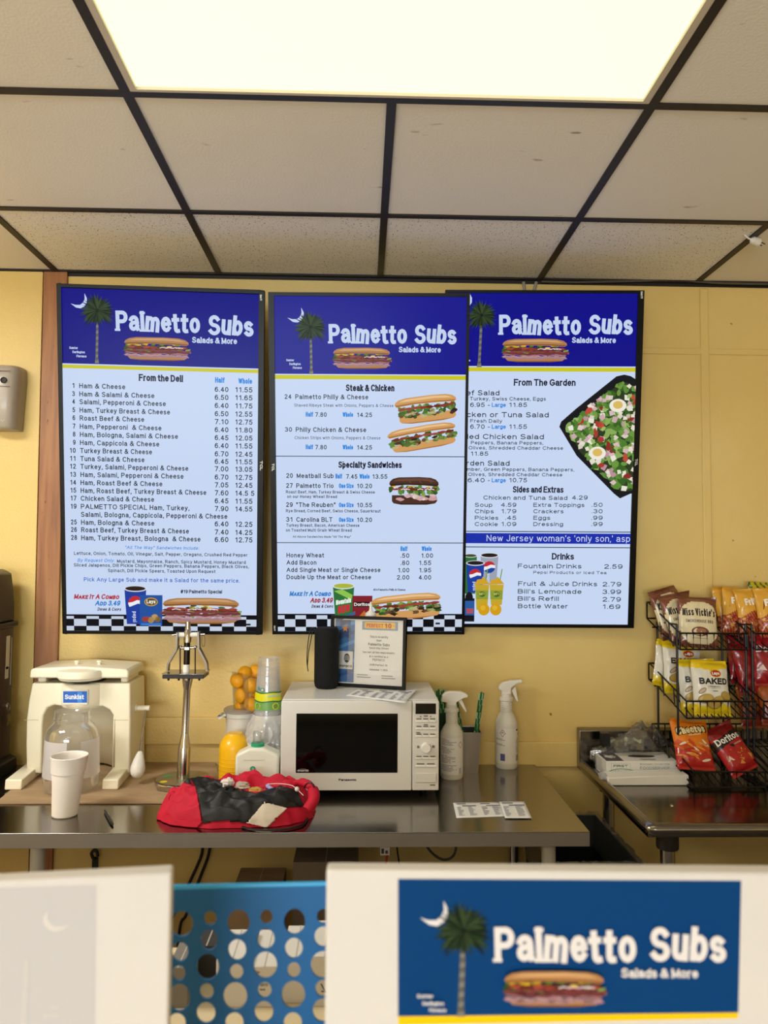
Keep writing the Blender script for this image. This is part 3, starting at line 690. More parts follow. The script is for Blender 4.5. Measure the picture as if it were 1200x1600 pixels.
A.text('Mustard, Mayonnaise, Ranch, Spicy Mustard, Honey Mustard', 183.4, 879, 384, 5.2, DK, weight=.155)
A.text('Sliced Jalapenos, Dill Pickle Chips, Green Peppers, Banana Peppers, Black Olives,', 116, 885, 388.9, 5.2, DK, weight=.155)
A.text('Spinach, Dill Pickle Spears, Toasted Upon Request', 169.3, 893.6, 337, 5.2, DK, weight=.155)
A.text('Pick Any Large Sub and make it a Salad for the same price.', 131.6, 908, 374.7, 6.3, '#2a66c0', weight=.155)
A.text('#19 Palmetto Special', 282.6, 926.6, 347.2, 5.6, '#14142a', weight=.19)
combo(A, 116, 935.5, 0, '#b0202c', '#2a7ac8', (186.3, 148.9, 187.7, 152.8, 189.4))
vv = [A.p(104, y)[1] for y in (959.3, 962, 966.3, 977.4, 984.5)]
k = abs(A.p(200, 970)[0]-A.p(199, 970)[0])
checker(A, -A.W, A.W, vv, A.p(116.3, 970)[0]+A.W, 19.3*k)
c = A.p(212, 919.5); cup(A, c[0], c[1], 34*k, 57*k, '#1c3c9c', '#2a1c16')
q0, q1 = A.p(219.5, 977), A.p(254, 929.5); chip_picture(A, q0[0], q0[1], q1[0], q1[1], '#20509c', 'lays')
c = A.p(314.5, 954); sandwich(A, c[0], c[1], 124*k, 43*k, seed=11)
u, v = A.p(389, 975); A.up(); A.rect(u-4*k, v-1.5*k, u+3*k, v+1.5*k, '#1a1c22')
finish(tvL, A, (408, 461, 470, 3), (408.5, 720, 735, 4))

# --- middle screen
tvM, A = television((.0268, 2.7534, .3112, .1675, -.0052, -.0141), .975, (.020, .010, .012, .011), 'middle menu screen headed Steak & Chicken, partly in front of its right neighbour')
A.rect(-A.W, -A.H, A.W, A.H, WT)
v0, v1, v2 = (A.p(430, y)[1] for y in (584, 585.8, 592.3))
A.up(); A.rect(-A.W, v0, A.W, A.H, '#17178c'); A.rect(-A.W, v2, A.W, v1, '#c9c41e')  # lighter header blue carries a reflection's tint in its colour
A.up(); header(A, (485.4, 510.9), 27, (486.5, 584.6), (3.6, 7.5), (466.5, 494.8), 13, (513.9, 536.7, 712.9, 30, .6), (623, 550.5, 688.6, 8.7), (519.3, 543.4, 610.6, 576.8),
       [('Sumter', 447.5, 564.6, 459.7, 3.6), ('Darlington', 452.4, 570.5, 470, 3.6), ('Florence', 457.8, 576.5, 471.9, 3.6)], '#c3d2ee')
A.text('Steak & Chicken', 540.4, 611.2, 616.2, 10.5, '#10122a', weight=.2, jitter=2, slab=.03)
def hw(y, a='7.80', b='14.25'):
    A.text('Half', 477.8, y, 489.5, 7.4, BL, weight=.2); A.text(a, 492.7, y+.2, 510.6, 7, DK); A.text('Whole', 535.5, y+.4, 551.8, 7.4, BL, weight=.2); A.text(b, 557.7, y+.6, 581.3, 7, DK)
A.text('24', 444.8, 623.3, 455.6, 7.2, DK); A.text('Palmetto Philly & Cheese', 461.6, 623.6, 575.3, 7.4, DK); A.text('Shaved Ribeye Steak with Onions, Peppers & Cheese', 459.7, 635.5, 614.6, 4.8, DK, weight=.12); hw(651)
A.text('30', 445.5, 674.5, 456.5, 7.2, DK); A.text('Philly Chicken & Cheese', 462.4, 674.8, 572.1, 7.4, DK); A.text('Chicken Strips with Onions, Peppers & Cheese', 460.5, 686.2, 594.3, 4.8, DK, weight=.12); hw(701.9)
for y in (712.7, 847.6):
    v = A.p(434, y)[1]; A.rect(-A.W, v-.0013, A.W, v+.0013, '#14182c')
A.text('Specialty Sandwiches', 528.8, 730.9, 627.6, 10, '#10122a', weight=.2, jitter=2, slab=.03)
A.text('20', 447.5, 746.6, 457.8, 7.3, DK); A.text('Meatball Sub', 463.8, 746.8, 521.2, 7.3, DK); A.text('Half', 524.2, 747.5, 534.7, 7.4, BL, weight=.2); A.text('7.45', 541, 747.9, 558.3, 7, DK); A.text('Whole', 561.8, 747.9, 577.5, 7.4, BL, weight=.2); A.text('13.55', 581.8, 747.9, 605.1, 7, DK)
for n, s, x1, y, p in ((27, 'Palmetto Trio', 521.2, 762.3, '10.20'), (29, '"The Reuben"', 524.2, 792.1, '10.55'), (31, 'Carolina BLT', 519.6, 815.1, '10.20')):
    A.text(str(n), 447.3, y-.2, 457.5, 7.3, DK); A.text(s, 463.2, y, x1, 7.3, DK); A.text('One Size', 529.6, y+.2, 552.6, 7.2, BL, weight=.2); A.text(p, 557.7, y+.3, 581.3, 7, DK)
for s, x0, x1, y in (('Roast Beef, Ham, Turkey Breast & Swiss Cheese', 447, 585.6, 770.7), ('on our Honey Wheat Bread', 448.9, 526.6, 777.9), ('Rye Bread, Corned Beef, Swiss Cheese, Sauerkraut', 447, 594.6, 800.2),
                     ('Turkey Breast, Bacon, American Cheese', 447.5, 561.5, 822.7), ('on Toasted Multi Grain Wheat Bread', 447, 549.6, 830.3)): A.text(s, x0, y, x1, 4.7, DK, weight=.155)
A.text('All Above Sandwiches Made "All The Way"', 457.5, 840, 548.3, 3.6, DK, weight=.15)
A.text('Half', 625.7, 860.6, 636.6, 7.4, BL, weight=.2); A.text('Whole', 658.8, 860.6, 674.2, 7.4, BL, weight=.2)
for s, x1, y, a, ax, b, bx in (('Honey Wheat', 506.5, 870.6, '.50', 625.7, '1.00', 658), ('Add Bacon', 494.6, 882, '.80', 625.7, '1.55', 654.4), ('Add Single Meat or Single Cheese', 594.3, 893.4, '1.00', 621.7, '1.95', 654.6), ('Double Up the Meat or Cheese', 579.7, 904.7, '2.00', 620, '4.00', 654)):
    A.text(s, 448, y, x1, 7, DK); A.text(a, ax, y+.6, 639.4, 7, DK); A.text(b, bx, y+.6, 676.4 if b == '1.00' else 673.5, 7, DK)
combo(A, 452.4, 931, 0, '#2a7ac8', '#a0202c', (516.6, 484.6, 519.3, 486.8, 520.1))
A.text('#24 Palmetto Philly & Cheese', 583.5, 922.6, 633.3, 3.2, '#14142a', weight=.19)
vv = [A.p(434, y)[1] for y in (958.6, 960.8, 966.9, 979, 985.6)]
k = abs(A.p(600, 970)[0]-A.p(599, 970)[0])
checker(A, -A.W, A.W, vv, A.p(445, 970)[0]+A.W, 16.6*k)
c = A.p(665.5, 639); sandwich(A, c[0], c[1], 97*k, 40*k, .12, 'philly', 21)
c = A.p(659.5, 683.5); sandwich(A, c[0], c[1], 108*k, 36*k, .17, 'philly', 22)
c = A.p(646.5, 767); sandwich(A, c[0], c[1], 78*k, 43*k, 0, 'dark', 23)
c = A.p(537, 915); cup(A, c[0], c[1], 33*k, 50*k, '#2c7038', '#a8b43c', None)
A.poly([(c[0]-15*k, c[1]-8*k), (c[0]+12*k, c[1]-22*k), (c[0]+14*k, c[1]-14*k), (c[0]-2*k, c[1]-5*k)], '#8cc050'); A.up()
A.textuv('Mountain', c[0]-12*k, c[1]-30*k, 24*k, 8*k, '#e4f0e0', rot=.18, weight=.2, italic=.2); A.textuv('DEW', c[0]-9*k, c[1]-44*k, 19*k, 12*k, '#c03038', rot=.18, weight=.28, italic=.2)
q0, q1 = A.p(551, 966), A.p(581.5, 930); chip_picture(A, q0[0], q0[1], q1[0], q1[1], '#80202a', 'doritos')
c = A.p(634.5, 947); sandwich(A, c[0], c[1], 112*k, 40*k, .09, 'philly', 24)
u, v = A.p(684, 973); A.up(); A.rect(u-4*k, v-1.5*k, u+3*k, v+1.5*k, '#1a1c22')
finish(tvM, A, (429.5, 977, 985, 2.4), (427, 724, 736, 4))

# --- right screen
tvR, A = television((.6471, 2.7703, .3427, .1368, -.0016, -.0357), .99, (.012, .022, .010, .012), 'right menu screen headed From The Garden with a salad bowl picture')
A.rect(-A.W, -A.H, A.W, A.H, WT)
v0, v1, v2 = (A.p(760, y)[1] for y in (572, 573.9, 580.2))
A.up(); A.rect(-A.W, v0, A.W, A.H, '#0c0c86'); A.rect(-A.W, v2, A.W, v1, '#c9c41e')
A.up(); header(A, (752.5, 492.5), 25, (748.7, 573.6), (3.8, 8), (729.4, 472), 13, (779.5, 523.2, 988, 31, -.6), (893.3, 536, 962, 9), (783, 529.5, 887, 566.3), [('Florence', 722, 565, 734.5, 3.6)], '#c3d2ee')
A.text('From The Garden', 802.5, 602.8, 898.8, 10.5, '#10122a', weight=.19, jitter=2, slab=.03)
for s, x0, y, x1, cp in (('ef Salad', 729, 617.8, 780, 8), ('Turkey, Swiss Cheese, Eggs', 733.8, 625.8, 852.5, 5.6), ('cken or Tuna Salad', 729.5, 651.8, 856.8, 8), ('Fresh Daily', 734.5, 660.5, 784.3, 5.6), ('lled Chicken Salad', 727, 686, 849.3, 8),
                         ('Peppers, Banana Peppers,', 735.5, 694.3, 848.3, 5.4), ('Olives, Shredded Cheddar Cheese', 732, 702.3, 879.3, 5.4), ('11.85', 735, 712, 762.5, 6.6), ('rden Salad', 728.8, 727.5, 795.8, 8),
                         ('mber, Green Peppers, Banana Peppers,', 729.5, 735.8, 896.8, 5.4), ('Olives, Shredded Cheddar Cheese', 731.3, 743.8, 878, 5.4),
                         ('Chicken and Tuna Salad', 755, 780.5, 886, 6.4), ('4.29', 893.3, 780.6, 917.5, 6.6), ('Fountain Drinks', 808.8, 887.5, 908, 7), ('2.59', 943.3, 888.4, 972, 7), ('Pepsi Products or Iced Tea', 833, 896.3, 947, 4.6),
                         ('Fruit & Juice Drinks', 809.3, 915, 932.5, 7), ('2.79', 940.8, 916, 970, 7), ("Bill's Lemonade", 808.8, 927, 908, 7), ('3.99', 940.8, 927.8, 969.6, 7), ("Bill's Refill", 808.5, 938.3, 872.5, 7), ('2.79', 940.8, 939.6, 969.4, 7), ('Bottle Water', 809, 950, 886.5, 7), ('1.69', 940.5, 951, 968.5, 7)):
    A.text(s, x0, y, x1, cp, DK, weight=.155)
for y, a, xa, b in ((636, '6.95', 734.5, '11.85'), (670, '6.70', 734.5, '11.55'), (753.5, '6.40', 730.5, '10.75')):
    A.text(a, xa, y, 757, 6.8, DK, weight=.155); A.text('-', 762, y, 765, 6.8, DK); A.text('Large', 768, y, 790, 6.6, BL, weight=.2); A.text(b, 795, y, 823, 6.8, DK, weight=.155)
A.text('Sides and Extras', 800.8, 769.5, 880, 10, '#10122a', weight=.19, jitter=2, slab=.03)
for y, a, xa, p, px_, b, xb, q, qx in ((791.8, 'Soup', 769, '4.59', 782.5, 'Extra Toppings', 912.5, '.50', 924), (801.8, 'Chips', 771, '1.79', 782.5, 'Crackers', 880, '.30', 924), (812, 'Pickles', 778.3, '.45', 789.3, 'Eggs', 859.3, '.99', 923.5), (821.8, 'Cookie', 777.3, '1.09', 782.5, 'Dressing', 879.3, '.99', 923.5)):
    A.text(a, 741.6, y, xa, 6.3, DK, weight=.155); A.text(p, px_, y, 806.3, 6.4, DK, weight=.155); A.text(b, 833, y, xb, 6.3, DK, weight=.155); A.text(q, qx, y, 941, 6.4, DK, weight=.155)
va, vb, vc, vd = (A.p(740, y)[1] for y in (830, 832.6, 848.6, 854.4))
A.rect(-A.W, va-.0015, A.W, va+.0015, '#10142c'); A.rect(-A.W, vd-.0015, A.W, vd+.0015, '#10142c'); A.up(); A.rect(-A.W, vc, A.W, vb, '#1a2ea8'); A.up()
A.text("New Jersey woman's 'only son,' aspi", 760, 845.4, 986.5, 10, '#dce6fa', weight=.1)
A.text('Drinks', 861.8, 874, 896.3, 10, '#10122a', weight=.19, jitter=2, slab=.03)
k = abs(A.p(900, 900)[0]-A.p(899, 900)[0])
for px_, py0, wpx, hpx, body, top, lg in ((735, 868, 20, 60, '#2c6c38', '#3c4a20', None), (764.5, 867.5, 28, 46, '#9aa2b2', '#241a18', 'soda'), (742.5, 879.5, 28, 46, '#1c3c9c', '#241a18', 'soda')):
    c = A.p(px_, py0); cup(A, c[0], c[1], wpx*k, hpx*k, body, top, lg)
c = A.p(733.5, 946); A.up(); A.rect(c[0]-7.5*k, c[1]-25*k, c[0]+7.5*k, c[1]+12*k, '#15151c'); A.ell(c[0]-1*k, c[1]+13*k, 6*k, 9*k, '#15151c'); A.up(); A.rect(c[0]-7.4*k, c[1]-15*k, c[0]+7.4*k, c[1]+8*k, '#2a5a9c'); A.up(); A.rect(c[0]-5*k, c[1]-12*k, c[0]+6*k, c[1]-4*k, '#a85060'); A.up()
for px_, py0, h_ in ((753, 913, 40), (775.5, 913, 32)):
    c = A.p(px_, py0); A.poly([(c[0]-11*k, c[1]), (c[0]+11*k, c[1]), (c[0]+8.5*k, c[1]-h_*k), (c[0]-8.5*k, c[1]-h_*k)], '#c0a42c'); A.up()
    A.poly([(c[0]-11.5*k, c[1]), (c[0]-8*k, c[1]+8*k), (c[0]-1*k, c[1]+9*k), (c[0]+1*k, c[1]+13*k), (c[0]+6*k, c[1]+8*k), (c[0]+12*k, c[1]+1*k)], '#cfa028'); A.line([(c[0]+5*k, c[1]+6*k), (c[0]+8*k, c[1]+24*k)], k*1.6, '#6c9a3c')
    A.up(); A.rect(c[0]-9.6*k, c[1]-23*k, c[0]+9.6*k, c[1]-9*k, '#8a9a34'); A.up(); A.ell(c[0], c[1]-15*k, 5*k, 4.4*k, '#3c6030'); A.up(); A.textuv("Bill's", c[0]-4*k, c[1]-17*k, 8*k, 4*k, '#d0c850', rot=.15, weight=.18)
    A.up()
for px_ in (755.5, 774): c = A.p(px_, 951.5); A.ell(c[0], c[1], 9*k, 9.5*k, '#cf9c18'); A.up(); A.ell(c[0]-1.5*k, c[1]+2.5*k, 4*k, 4*k, '#dcb030')
A.up()
bowl = [(873, 667), (876, 659), (900, 638), (962, 588.5), (974, 585.8), (984, 588), (1003, 600), (1003, 772), (984, 771), (967.5, 778.5), (958, 771), (900, 712)]
A.pp(bowl, '#15161a'); A.up(); A.pp([(886, 667), (905, 648), (968, 599), (978, 598), (1003, 612), (1003, 765), (970, 768), (962, 763), (905, 706)], '#2c3a20'); A.up()
rr = random.Random(5); inner = [(886, 667), (905, 648), (968, 599), (1003, 604), (1003, 765), (966, 764), (905, 706)]
def inside(x, y, P):
    r = False
    for i in range(len(P)):
        (xa, ya), (xb, yb) = P[i-1], P[i]
        if (ya > y) != (yb > y) and x < (xb-xa)*(y-ya)/(yb-ya)+xa: r = not r
    return r
for layer, (n, cols, sz) in enumerate(((120, ['#4e7a30', '#6a9440', '#36601f', '#88aa58', '#5c8a38'], 9), (70, ['#d8ccc0', '#e4dccc', '#c8a8ac', '#d8b8bc', '#b89098', '#e8e4d4'], 8), (16, ['#a8382e', '#bc4a38', '#8c2c26'], 7), (70, ['#4e7a30', '#6a9440', '#36601f', '#9cb868'], 5), (30, ['#d8ccc0', '#d0b0b4', '#e4dccc'], 6))):
    i = 0
    while i < n:
        x, y = rr.uniform(885, 1000), rr.uniform(598, 766)
        if not inside(x, y, inner): continue
        i += 1; c = A.p(x, y); a = rr.uniform(0, 3.1)
        if layer in (1, 4): q = sz*k*.7; A.poly([(c[0]+q*math.cos(a+j)*rr.uniform(.7, 1.2), c[1]+q*math.sin(a+j)*rr.uniform(.7, 1.2)) for j in (0, 1.6, 3.1, 4.7)], rr.choice(cols))
        else: A.poly(blob(c[0], c[1], sz*k*.9, sz*k*.55, 9, .35, rr, a), rr.choice(cols))
        if i % 35 == 0: A.up()
    A.up()
for x, y in ((964, 634), (932, 708)): c = A.p(x, y); A.ell(c[0], c[1], 13*k, 10*k, '#ece8dc'); A.up(); A.ell(c[0], c[1]+1*k, 7.5*k, 6*k, '#d8b860'); A.up()
finish(tvR, A, (1002, 456, 467, 3.4), (993.5, 717, 728, 4))
# ------------------------------------------------------------------ left steel work table
TZ = .85
TY0 = at_z(600, 1300.5, TZ).y; TX1 = at_z(920, 1297.5, TZ).x; TX0 = -1.75
def leg(parent, x, y, ztop, mat, r=.0205, foot=True):
    m = MB().lathe([(r, .03), (r, ztop)], (x, y, 0), mat, 20)
    if foot: m.lathe([(r*.8, 0), (r*1.15, .006), (r*1.15, .03), (r, .034)], (x, y, 0), BLACK, 20)
    return link('leg', m, parent)
wt = thing('work_table', 'long stainless steel work table holding the juicer and microwave', 'table', ((TX0+TX1)/2, (TY0+WY)/2, 0))
tm = MB().box(TX0, TX1, TY0, WY-.016, TZ-.003, TZ, STEEL)
EDGE = mk_steel('brightened_steel_apron', '#a6a29d', '#aeaaa5', .5, (1.5, 220, 220))  # same steel made lighter and rougher so the front apron looks brighter lit
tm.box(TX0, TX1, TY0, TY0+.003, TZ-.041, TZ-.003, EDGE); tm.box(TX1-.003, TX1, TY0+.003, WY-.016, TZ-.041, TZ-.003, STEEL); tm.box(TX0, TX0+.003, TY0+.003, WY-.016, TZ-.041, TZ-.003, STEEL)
tm.box(TX0+.01, TX1-.01, TY0+.1, TY0+.2, TZ-.03, TZ-.004, STEEL)
link('tabletop', tm, wt, bevel=.0012)
lxr = at_y(857, 1335, TY0+.09).x
leg(wt, lxr, TY0+.09, TZ-.03, pmat('#cfcbc2', .45, name='pale_leg_tube', metal=.3)); leg(wt, lxr, WY-.1, TZ-.03, CHROME)
leg(wt, at_y(59, 1340, TY0+.09).x, TY0+.09, TZ-.03, pmat('#cfcbc2', .45, name='pale_leg_tube', metal=.3)); leg(wt, TX0+.07, TY0+.09, TZ-.03, CHROME); leg(wt, TX0+.07, WY-.1, TZ-.03, CHROME)

# flat cardboard under the juicer
cb = MB(); q = [at_z(*p, TZ+.001) for p in ((-8, 1256.5), (350, 1255.5), (336, 1192), (70, 1192))]
cb.add([p+Vector((0, 0, h)) for h in (0, .004) for p in q], [(3, 2, 1, 0), (4, 5, 6, 7), (0, 1, 5, 4), (1, 2, 6, 5), (2, 3, 7, 6), (3, 0, 4, 7)], CARD)
tag(recenter(link('cardboard_sheet', cb), q[0]), 'flat brown cardboard sheet lying under the juicer', 'cardboard')
CT = TZ+.005

# ------------------------------------------------------------------ juicer
JY = 2.655
def J(X, Y, Yd=JY): p = at_y(X/4.615, 1000+Y/4.615, Yd); return (p.x, p.z)
jc = J(578, 500)[0]
ju = thing('citrus_juicer', 'cream citrus juicer with blue badge and side lever', 'juicer', (jc, JY+.08, CT))
ol = [(190, 965), (186, 760), (190, 577), (206, 440), (232, 310), (938, 310), (940, 577), (937, 965), (822, 965), (826, 600), (818, 545), (790, 505), (740, 480), (680, 480), (620, 492), (540, 492), (470, 482), (390, 470), (340, 490), (312, 545), (304, 620), (298, 965)]
bd = MB().prism([J(*p) for p in ol], JY, JY+.175, CREAM); bz = J(0, 310)[1]
link('body', bd, ju, bevel=.006, seg=3)
sh = MB(); n = 16; x0, x1 = J(300, 0)[0], J(824, 0)[0]; ztop = J(0, 475)[1]
vs = []
for i in range(n+1):
    a = math.pi*i/n
    for z in (CT+.012, ztop): vs.append((((x0+x1)/2-math.cos(a)*(x1-x0)/2), JY+.02+.145*math.sin(a), z))
sh.add(vs, [(2*i, 2*i+2, 2*i+3, 2*i+1) for i in range(n)], CREAM); link('inner_wall', sh, ju, solid=.004)
zs0, zs1 = J(0, 576)[1]-.0008, J(0, 576)[1]+.0008
sm = pmat('#b9ad88', .6, name='seam_line')
for a, b in ((192, 296), (830, 938)): link('seam', MB().box(J(a, 0)[0], J(b, 0)[0], JY-.0006, JY+.002, zs0, zs1, sm), ju)
link('seam', MB().box(J(940, 0)[0]-.001, J(940, 0)[0]+.0006, JY, JY+.17, zs0, zs1, sm), ju)
bw = MB(); zb0, zb1 = J(0, 492)[1], J(0, 312)[1]
bw.lathe([(.05, zb0-.004), (.078, zb0+.002), (.086, zb0+.015), (.086, zb1-.004), (.082, zb1)], (jc, JY+.056, 0), CREAM, 40); link('bowl_housing', bw, ju)
fl, frt = (-1.162, -1.108), (-.852, -.80)
for xa, xb in (fl, frt):
    f = MB(); y0, y1 = at_z(40, 1237, TZ).y, JY+.17; h0 = CT+.032
    f.add([(xa+.02, y0, CT), (xb+.02, y0, CT), (xb, y1, CT), (xa, y1, CT), (xa+.02, y0+.004, h0), (xb+.02, y0+.004, h0), (xb, y1, h0+.004), (xa, y1, h0+.004)], [(3, 2, 1, 0), (4, 5, 6, 7), (0, 1, 5, 4), (1, 2, 6, 5), (2, 3, 7, 6), (3, 0, 4, 7)], CREAM)
    link('foot', f, ju, bevel=.004, seg=3)
ld = MB(); za, zb = J(0, 268)[1], J(0, 190)[1]; xa, xb = J(238, 0)[0], J(945, 0)[0]
ld.prism([(xa, za), (xa+.002, za+(zb-za)*.75), (xa+.012, zb-.004), ((xa+xb)/2, zb+.003), (xb-.01, zb-.006), (xb, za+(zb-za)*.6), (xb, za)], JY-.02, JY+.17, CREAM)
for a, b in ((262, 325), (862, 916)): ld.box(J(a, 0)[0], J(b, 0)[0], JY+.02, JY+.15, bz, za, CREAM)
link('lid', ld, ju, bevel=.006, seg=3)
cp = MB(); cz = J(0, 240)[1]
cp.lathe([(.03, cz-.02), (.07, cz-.018), (.079, cz-.008), (.080, cz+.006), (.076, cz+.014), (.04, cz+.019), (0, cz+.02)], (jc, JY+.004, 0), CREAM, 40); link('press_cap', cp, ju)
rg = MB(); DARKV = pmat('#2b2a26', .5, name='dark_gap')
rg.lathe([(.05, bz-.002), (.066, bz+.004), (.066, bz+.008), (.05, bz+.01)], (jc, JY+.05, 0), DARKV, 32)
for i in range(7):
    a = math.pi+math.pi*(i+.5)/7; rg.lathe([(.004, bz), (.004, bz+.03)], (jc+.045*math.cos(a), JY+.05+.045*math.sin(a), 0), CREAM, 8)
link('strainer_ring', rg, ju)
for X_ in (517, 680):
    x, z = J(X_, 185); link('knob', MB().lathe([(.006, z-.004), (.006, z+.004), (.009, z+.005), (.0095, z+.009), (.007, z+.011)], (x, JY+.05, 0), CREAM, 16), ju)
lv = MB(); sx = J(940, 0)[0]; p0 = Vector((sx+.046, JY+.06, J(0, 515)[1])); pe = at_y(1010/4.615, 1000+820/4.615, JY-.03)
pv = link('lever_pivot', MB().tube([(sx-.005, JY+.06, p0.z), (sx+.012, JY+.06, p0.z), (sx+.012, JY+.06, p0.z), (sx+.055, JY+.06, p0.z)], [.013, .013, .009, .009], CREAM, 16), ju)
rod = link('lever_rod', MB().tube([p0-Vector((.004, 0, 0)), pe], .0035, CHROME, 10), pv)
kb = MB(); d = (pe-p0).normalized(); K = d.to_track_quat('Z', 'Y').to_matrix()
kb.lathe([(0, -.008), (.008, -.006), (.0125, .004), (.019, .024), (.0235, .046), (.0235, .056), (.020, .069), (.012, .078), (0, .081)], pe, WHITEP, 24, M=K); link('lever_knob', kb, pv)
A = Art((jc, JY-.0305, 0), (1, 0, 0), (0, 0, 1), (0, -1, 0), lambda c: pmat(c, .35))
bx = MB(); c0, c1 = J(448, 466, JY-.03), J(634, 362, JY-.03); bx.box(c0[0], c1[0], JY-.0302, JY-.02, c0[1], c1[1], WHITEP); bdg = link('badge', bx, ju, bevel=.001)
A.pp([(456/4.615, 1000+452/4.615), (628/4.615, 1000+452/4.615), (628/4.615, 1000+370/4.615), (456/4.615, 1000+370/4.615)], '#1560c4'); A.up(); A.pp([(558/4.615, 1000+452/4.615), (592/4.615, 1000+452/4.615), (592/4.615, 1000+374/4.615), (558/4.615, 1000+374/4.615)], '#3d8ae0'); A.up()
A.text('Sunkist', 467/4.615, 1000+427/4.615, 605/4.615, 7.4, '#e8eefa', weight=.2, slab=.03); link('badge_print', A.mb, bdg, smooth=0)

# clear jar in the arch of the juicer
jp = at_z(112, 1245, CT); jp.y += .083; jp.x = at_y(111.5, 1200, jp.y).x
jar = thing('plastic_jar', 'large empty clear plastic jar with a torn white label', 'jar', (jp.x, jp.y, CT))
CLEAR = film('#f4f6f4', .10, .04, .15, 'clear_jar_plastic', .28); LBL = film('#fbf8fc', .82, .3, .03, 'translucent_white_label')
hj = at_y(112, 1110, jp.y).z-CT; k = hj/.255
prof = [(.0, .002), (.07, 0), (.084, .006), (.087, .02), (.085, .09), (.083, .15), (.081, .176), (.077, .193), (.069, .206), (.059, .215), (.0555, .219), (.0555, .226), (.058, .228), (.058, .233), (.0555, .235), (.0555, .25), (.0575, .255)]
link('jar_wall', MB().lathe([(r, z*k) for r, z in prof], (jp.x, jp.y, CT), CLEAR, 40, close=False), jar)
lb = MB(); vs = []
for i in range(25):
    a = math.radians(-25+230*i/24-180)
    for z, r in ((.05, .0872), (.09, .0858), (.15, .0838), (.168, .0826)): vs.append((jp.x+r*math.cos(a), jp.y+r*math.sin(a), CT+z*k))
lb.add(vs, [(4*i+j, 4*i+4+j, 4*i+5+j, 4*i+1+j) for i in range(24) if not 13 <= i <= 15 for j in range(3)], LBL); lab(link('label', lb, jar), 'torn white paper label')

# foam cup
cpt = at_z(101, 1280, TZ); cpt.y += .034; cpt.x = at_y(101, 1275, cpt.y).x
FOAM = pmat('#efe9e2', .75, name='white_foam', sss=.1, bump=.12, bump_scale=300)
hc = at_y(101, 1180, cpt.y).z-TZ
cu = MB().lathe([(0, .0), (.033, 0), (.036, .003), (.0443, hc*.72), (.0478, hc*.727), (.0515, hc-.004), (.0525, hc-.002), (.0515, hc), (.0495, hc-.002), (.0455, hc*.72), (.034, .008), (0, .008)], (0, 0, 0), FOAM, 40)
cu.v = [Vector((v.x+.055*v.z, v.y, v.z)) for v in cu.v]; cu.xf(Matrix.Translation((cpt.x, cpt.y, TZ+.0005)))
tag(recenter(link('foam_cup', cu), (cpt.x, cpt.y, TZ)), 'tall white foam cup standing in front of the clear jar', 'cup')
# pen
p0, p1 = at_z(164, 1266, TZ+.005), at_z(176.5, 1289, TZ+.005)
pn = thing('pen', 'black ballpoint pen on the steel table', 'pen', p0-Vector((0, 0, .005)))
d = (p1-p0); PB = pmat('#1a1a1c', .3, name='black_pen_barrel')
link('barrel', MB().tube([p0, p0+d*.15, p0+d*.8, p0+d*.97, p0+d*1.0], [.003, .0045, .0046, .003, .001], PB, 12), pn)
link('clip', MB().tube([p0+d*.25+Vector((.002, 0, .0045)), p0+d*.5+Vector((.002, 0, .005))], .0012, CHROME, 8), pn)

# ------------------------------------------------------------------ lemon wedge cutter on a pole
WYc = 2.6
def W(X_, Y_, Yd=WYc): return at_y(255+X_/15, 960+Y_/15, Yd)
bc = at_z(286, 1214, CT); bc.y = 2.585; bc.x = at_y(286, 1214, bc.y).x
cut = thing('wedge_cutter', 'steel citrus wedge cutter on a round weighted base', 'fruit cutter', (bc.x, bc.y, CT))
BASEM = pmat('#8f8468', .35, name='bronze_base_plate', metal=.6, noise_amt=.15)
link('base', MB().lathe([(0, 0), (.092, 0), (.094, .004), (.094, .018), (.090, .022), (0, .023)], (bc.x, bc.y, CT), CHROME, 8), cut, bevel=.003)
bl = MB(); bl.flat = True
for x, y, r, m in ((0, 0, .088, BASEM), (-.052, -.045, .012, pmat('#d8c62e', .5)), (.045, -.03, .022, pmat('#4c8a4a', .5)), (-.055, .02, .016, pmat('#4c8a4a', .5))):
    zz = CT+.0232+(.0004 if r < .05 else 0); bl.add([(bc.x+x+r*math.cos(2*math.pi*i/20), bc.y+y+r*math.sin(2*math.pi*i/20), zz) for i in range(20)], [tuple(range(20))], m)
link('base_sticker', bl, cut)
top = W(575, 1430); bot = Vector((bc.x, bc.y, CT+.02)); L = top-bot
def pl(t): return bot+L*t
link('pole', MB().tube([pl(t) for t in (0, .02, .30, .305, .43, .435, .86, .865, .95, .955, 1.0)], [.0205, .0205, .0205, .020, .0118, .0115, .0115, .0118, .0172, .0175, .0175], CHROME, 24), cut)
hd = MB(); zt0, zt1 = W(0, 1400).z, W(0, 1340).z; xl, xr = W(70, 0).x, W(1060, 0).x; yc = top.y
hd.box(xl, xr, yc-.05, yc+.05, zt0+.006, zt1, CHROME); hd.box(xl+.003, xr-.003, yc-.045, yc+.045, zt0-.008, zt0+.006, pmat('#2b2724', .4, name='dark_blade_holder', metal=.7))
for i in range(4): hd.lathe([(.004, zt0-.016), (.004, zt0)], (xl+.02+(xr-xl-.04)*i/3, yc-.03, 0), BLACK, 8)
link('blade_plate', hd, cut, bevel=.0015)
GUN = pmat('#6b6359', .35, name='grey_steel_arm', metal=.9)
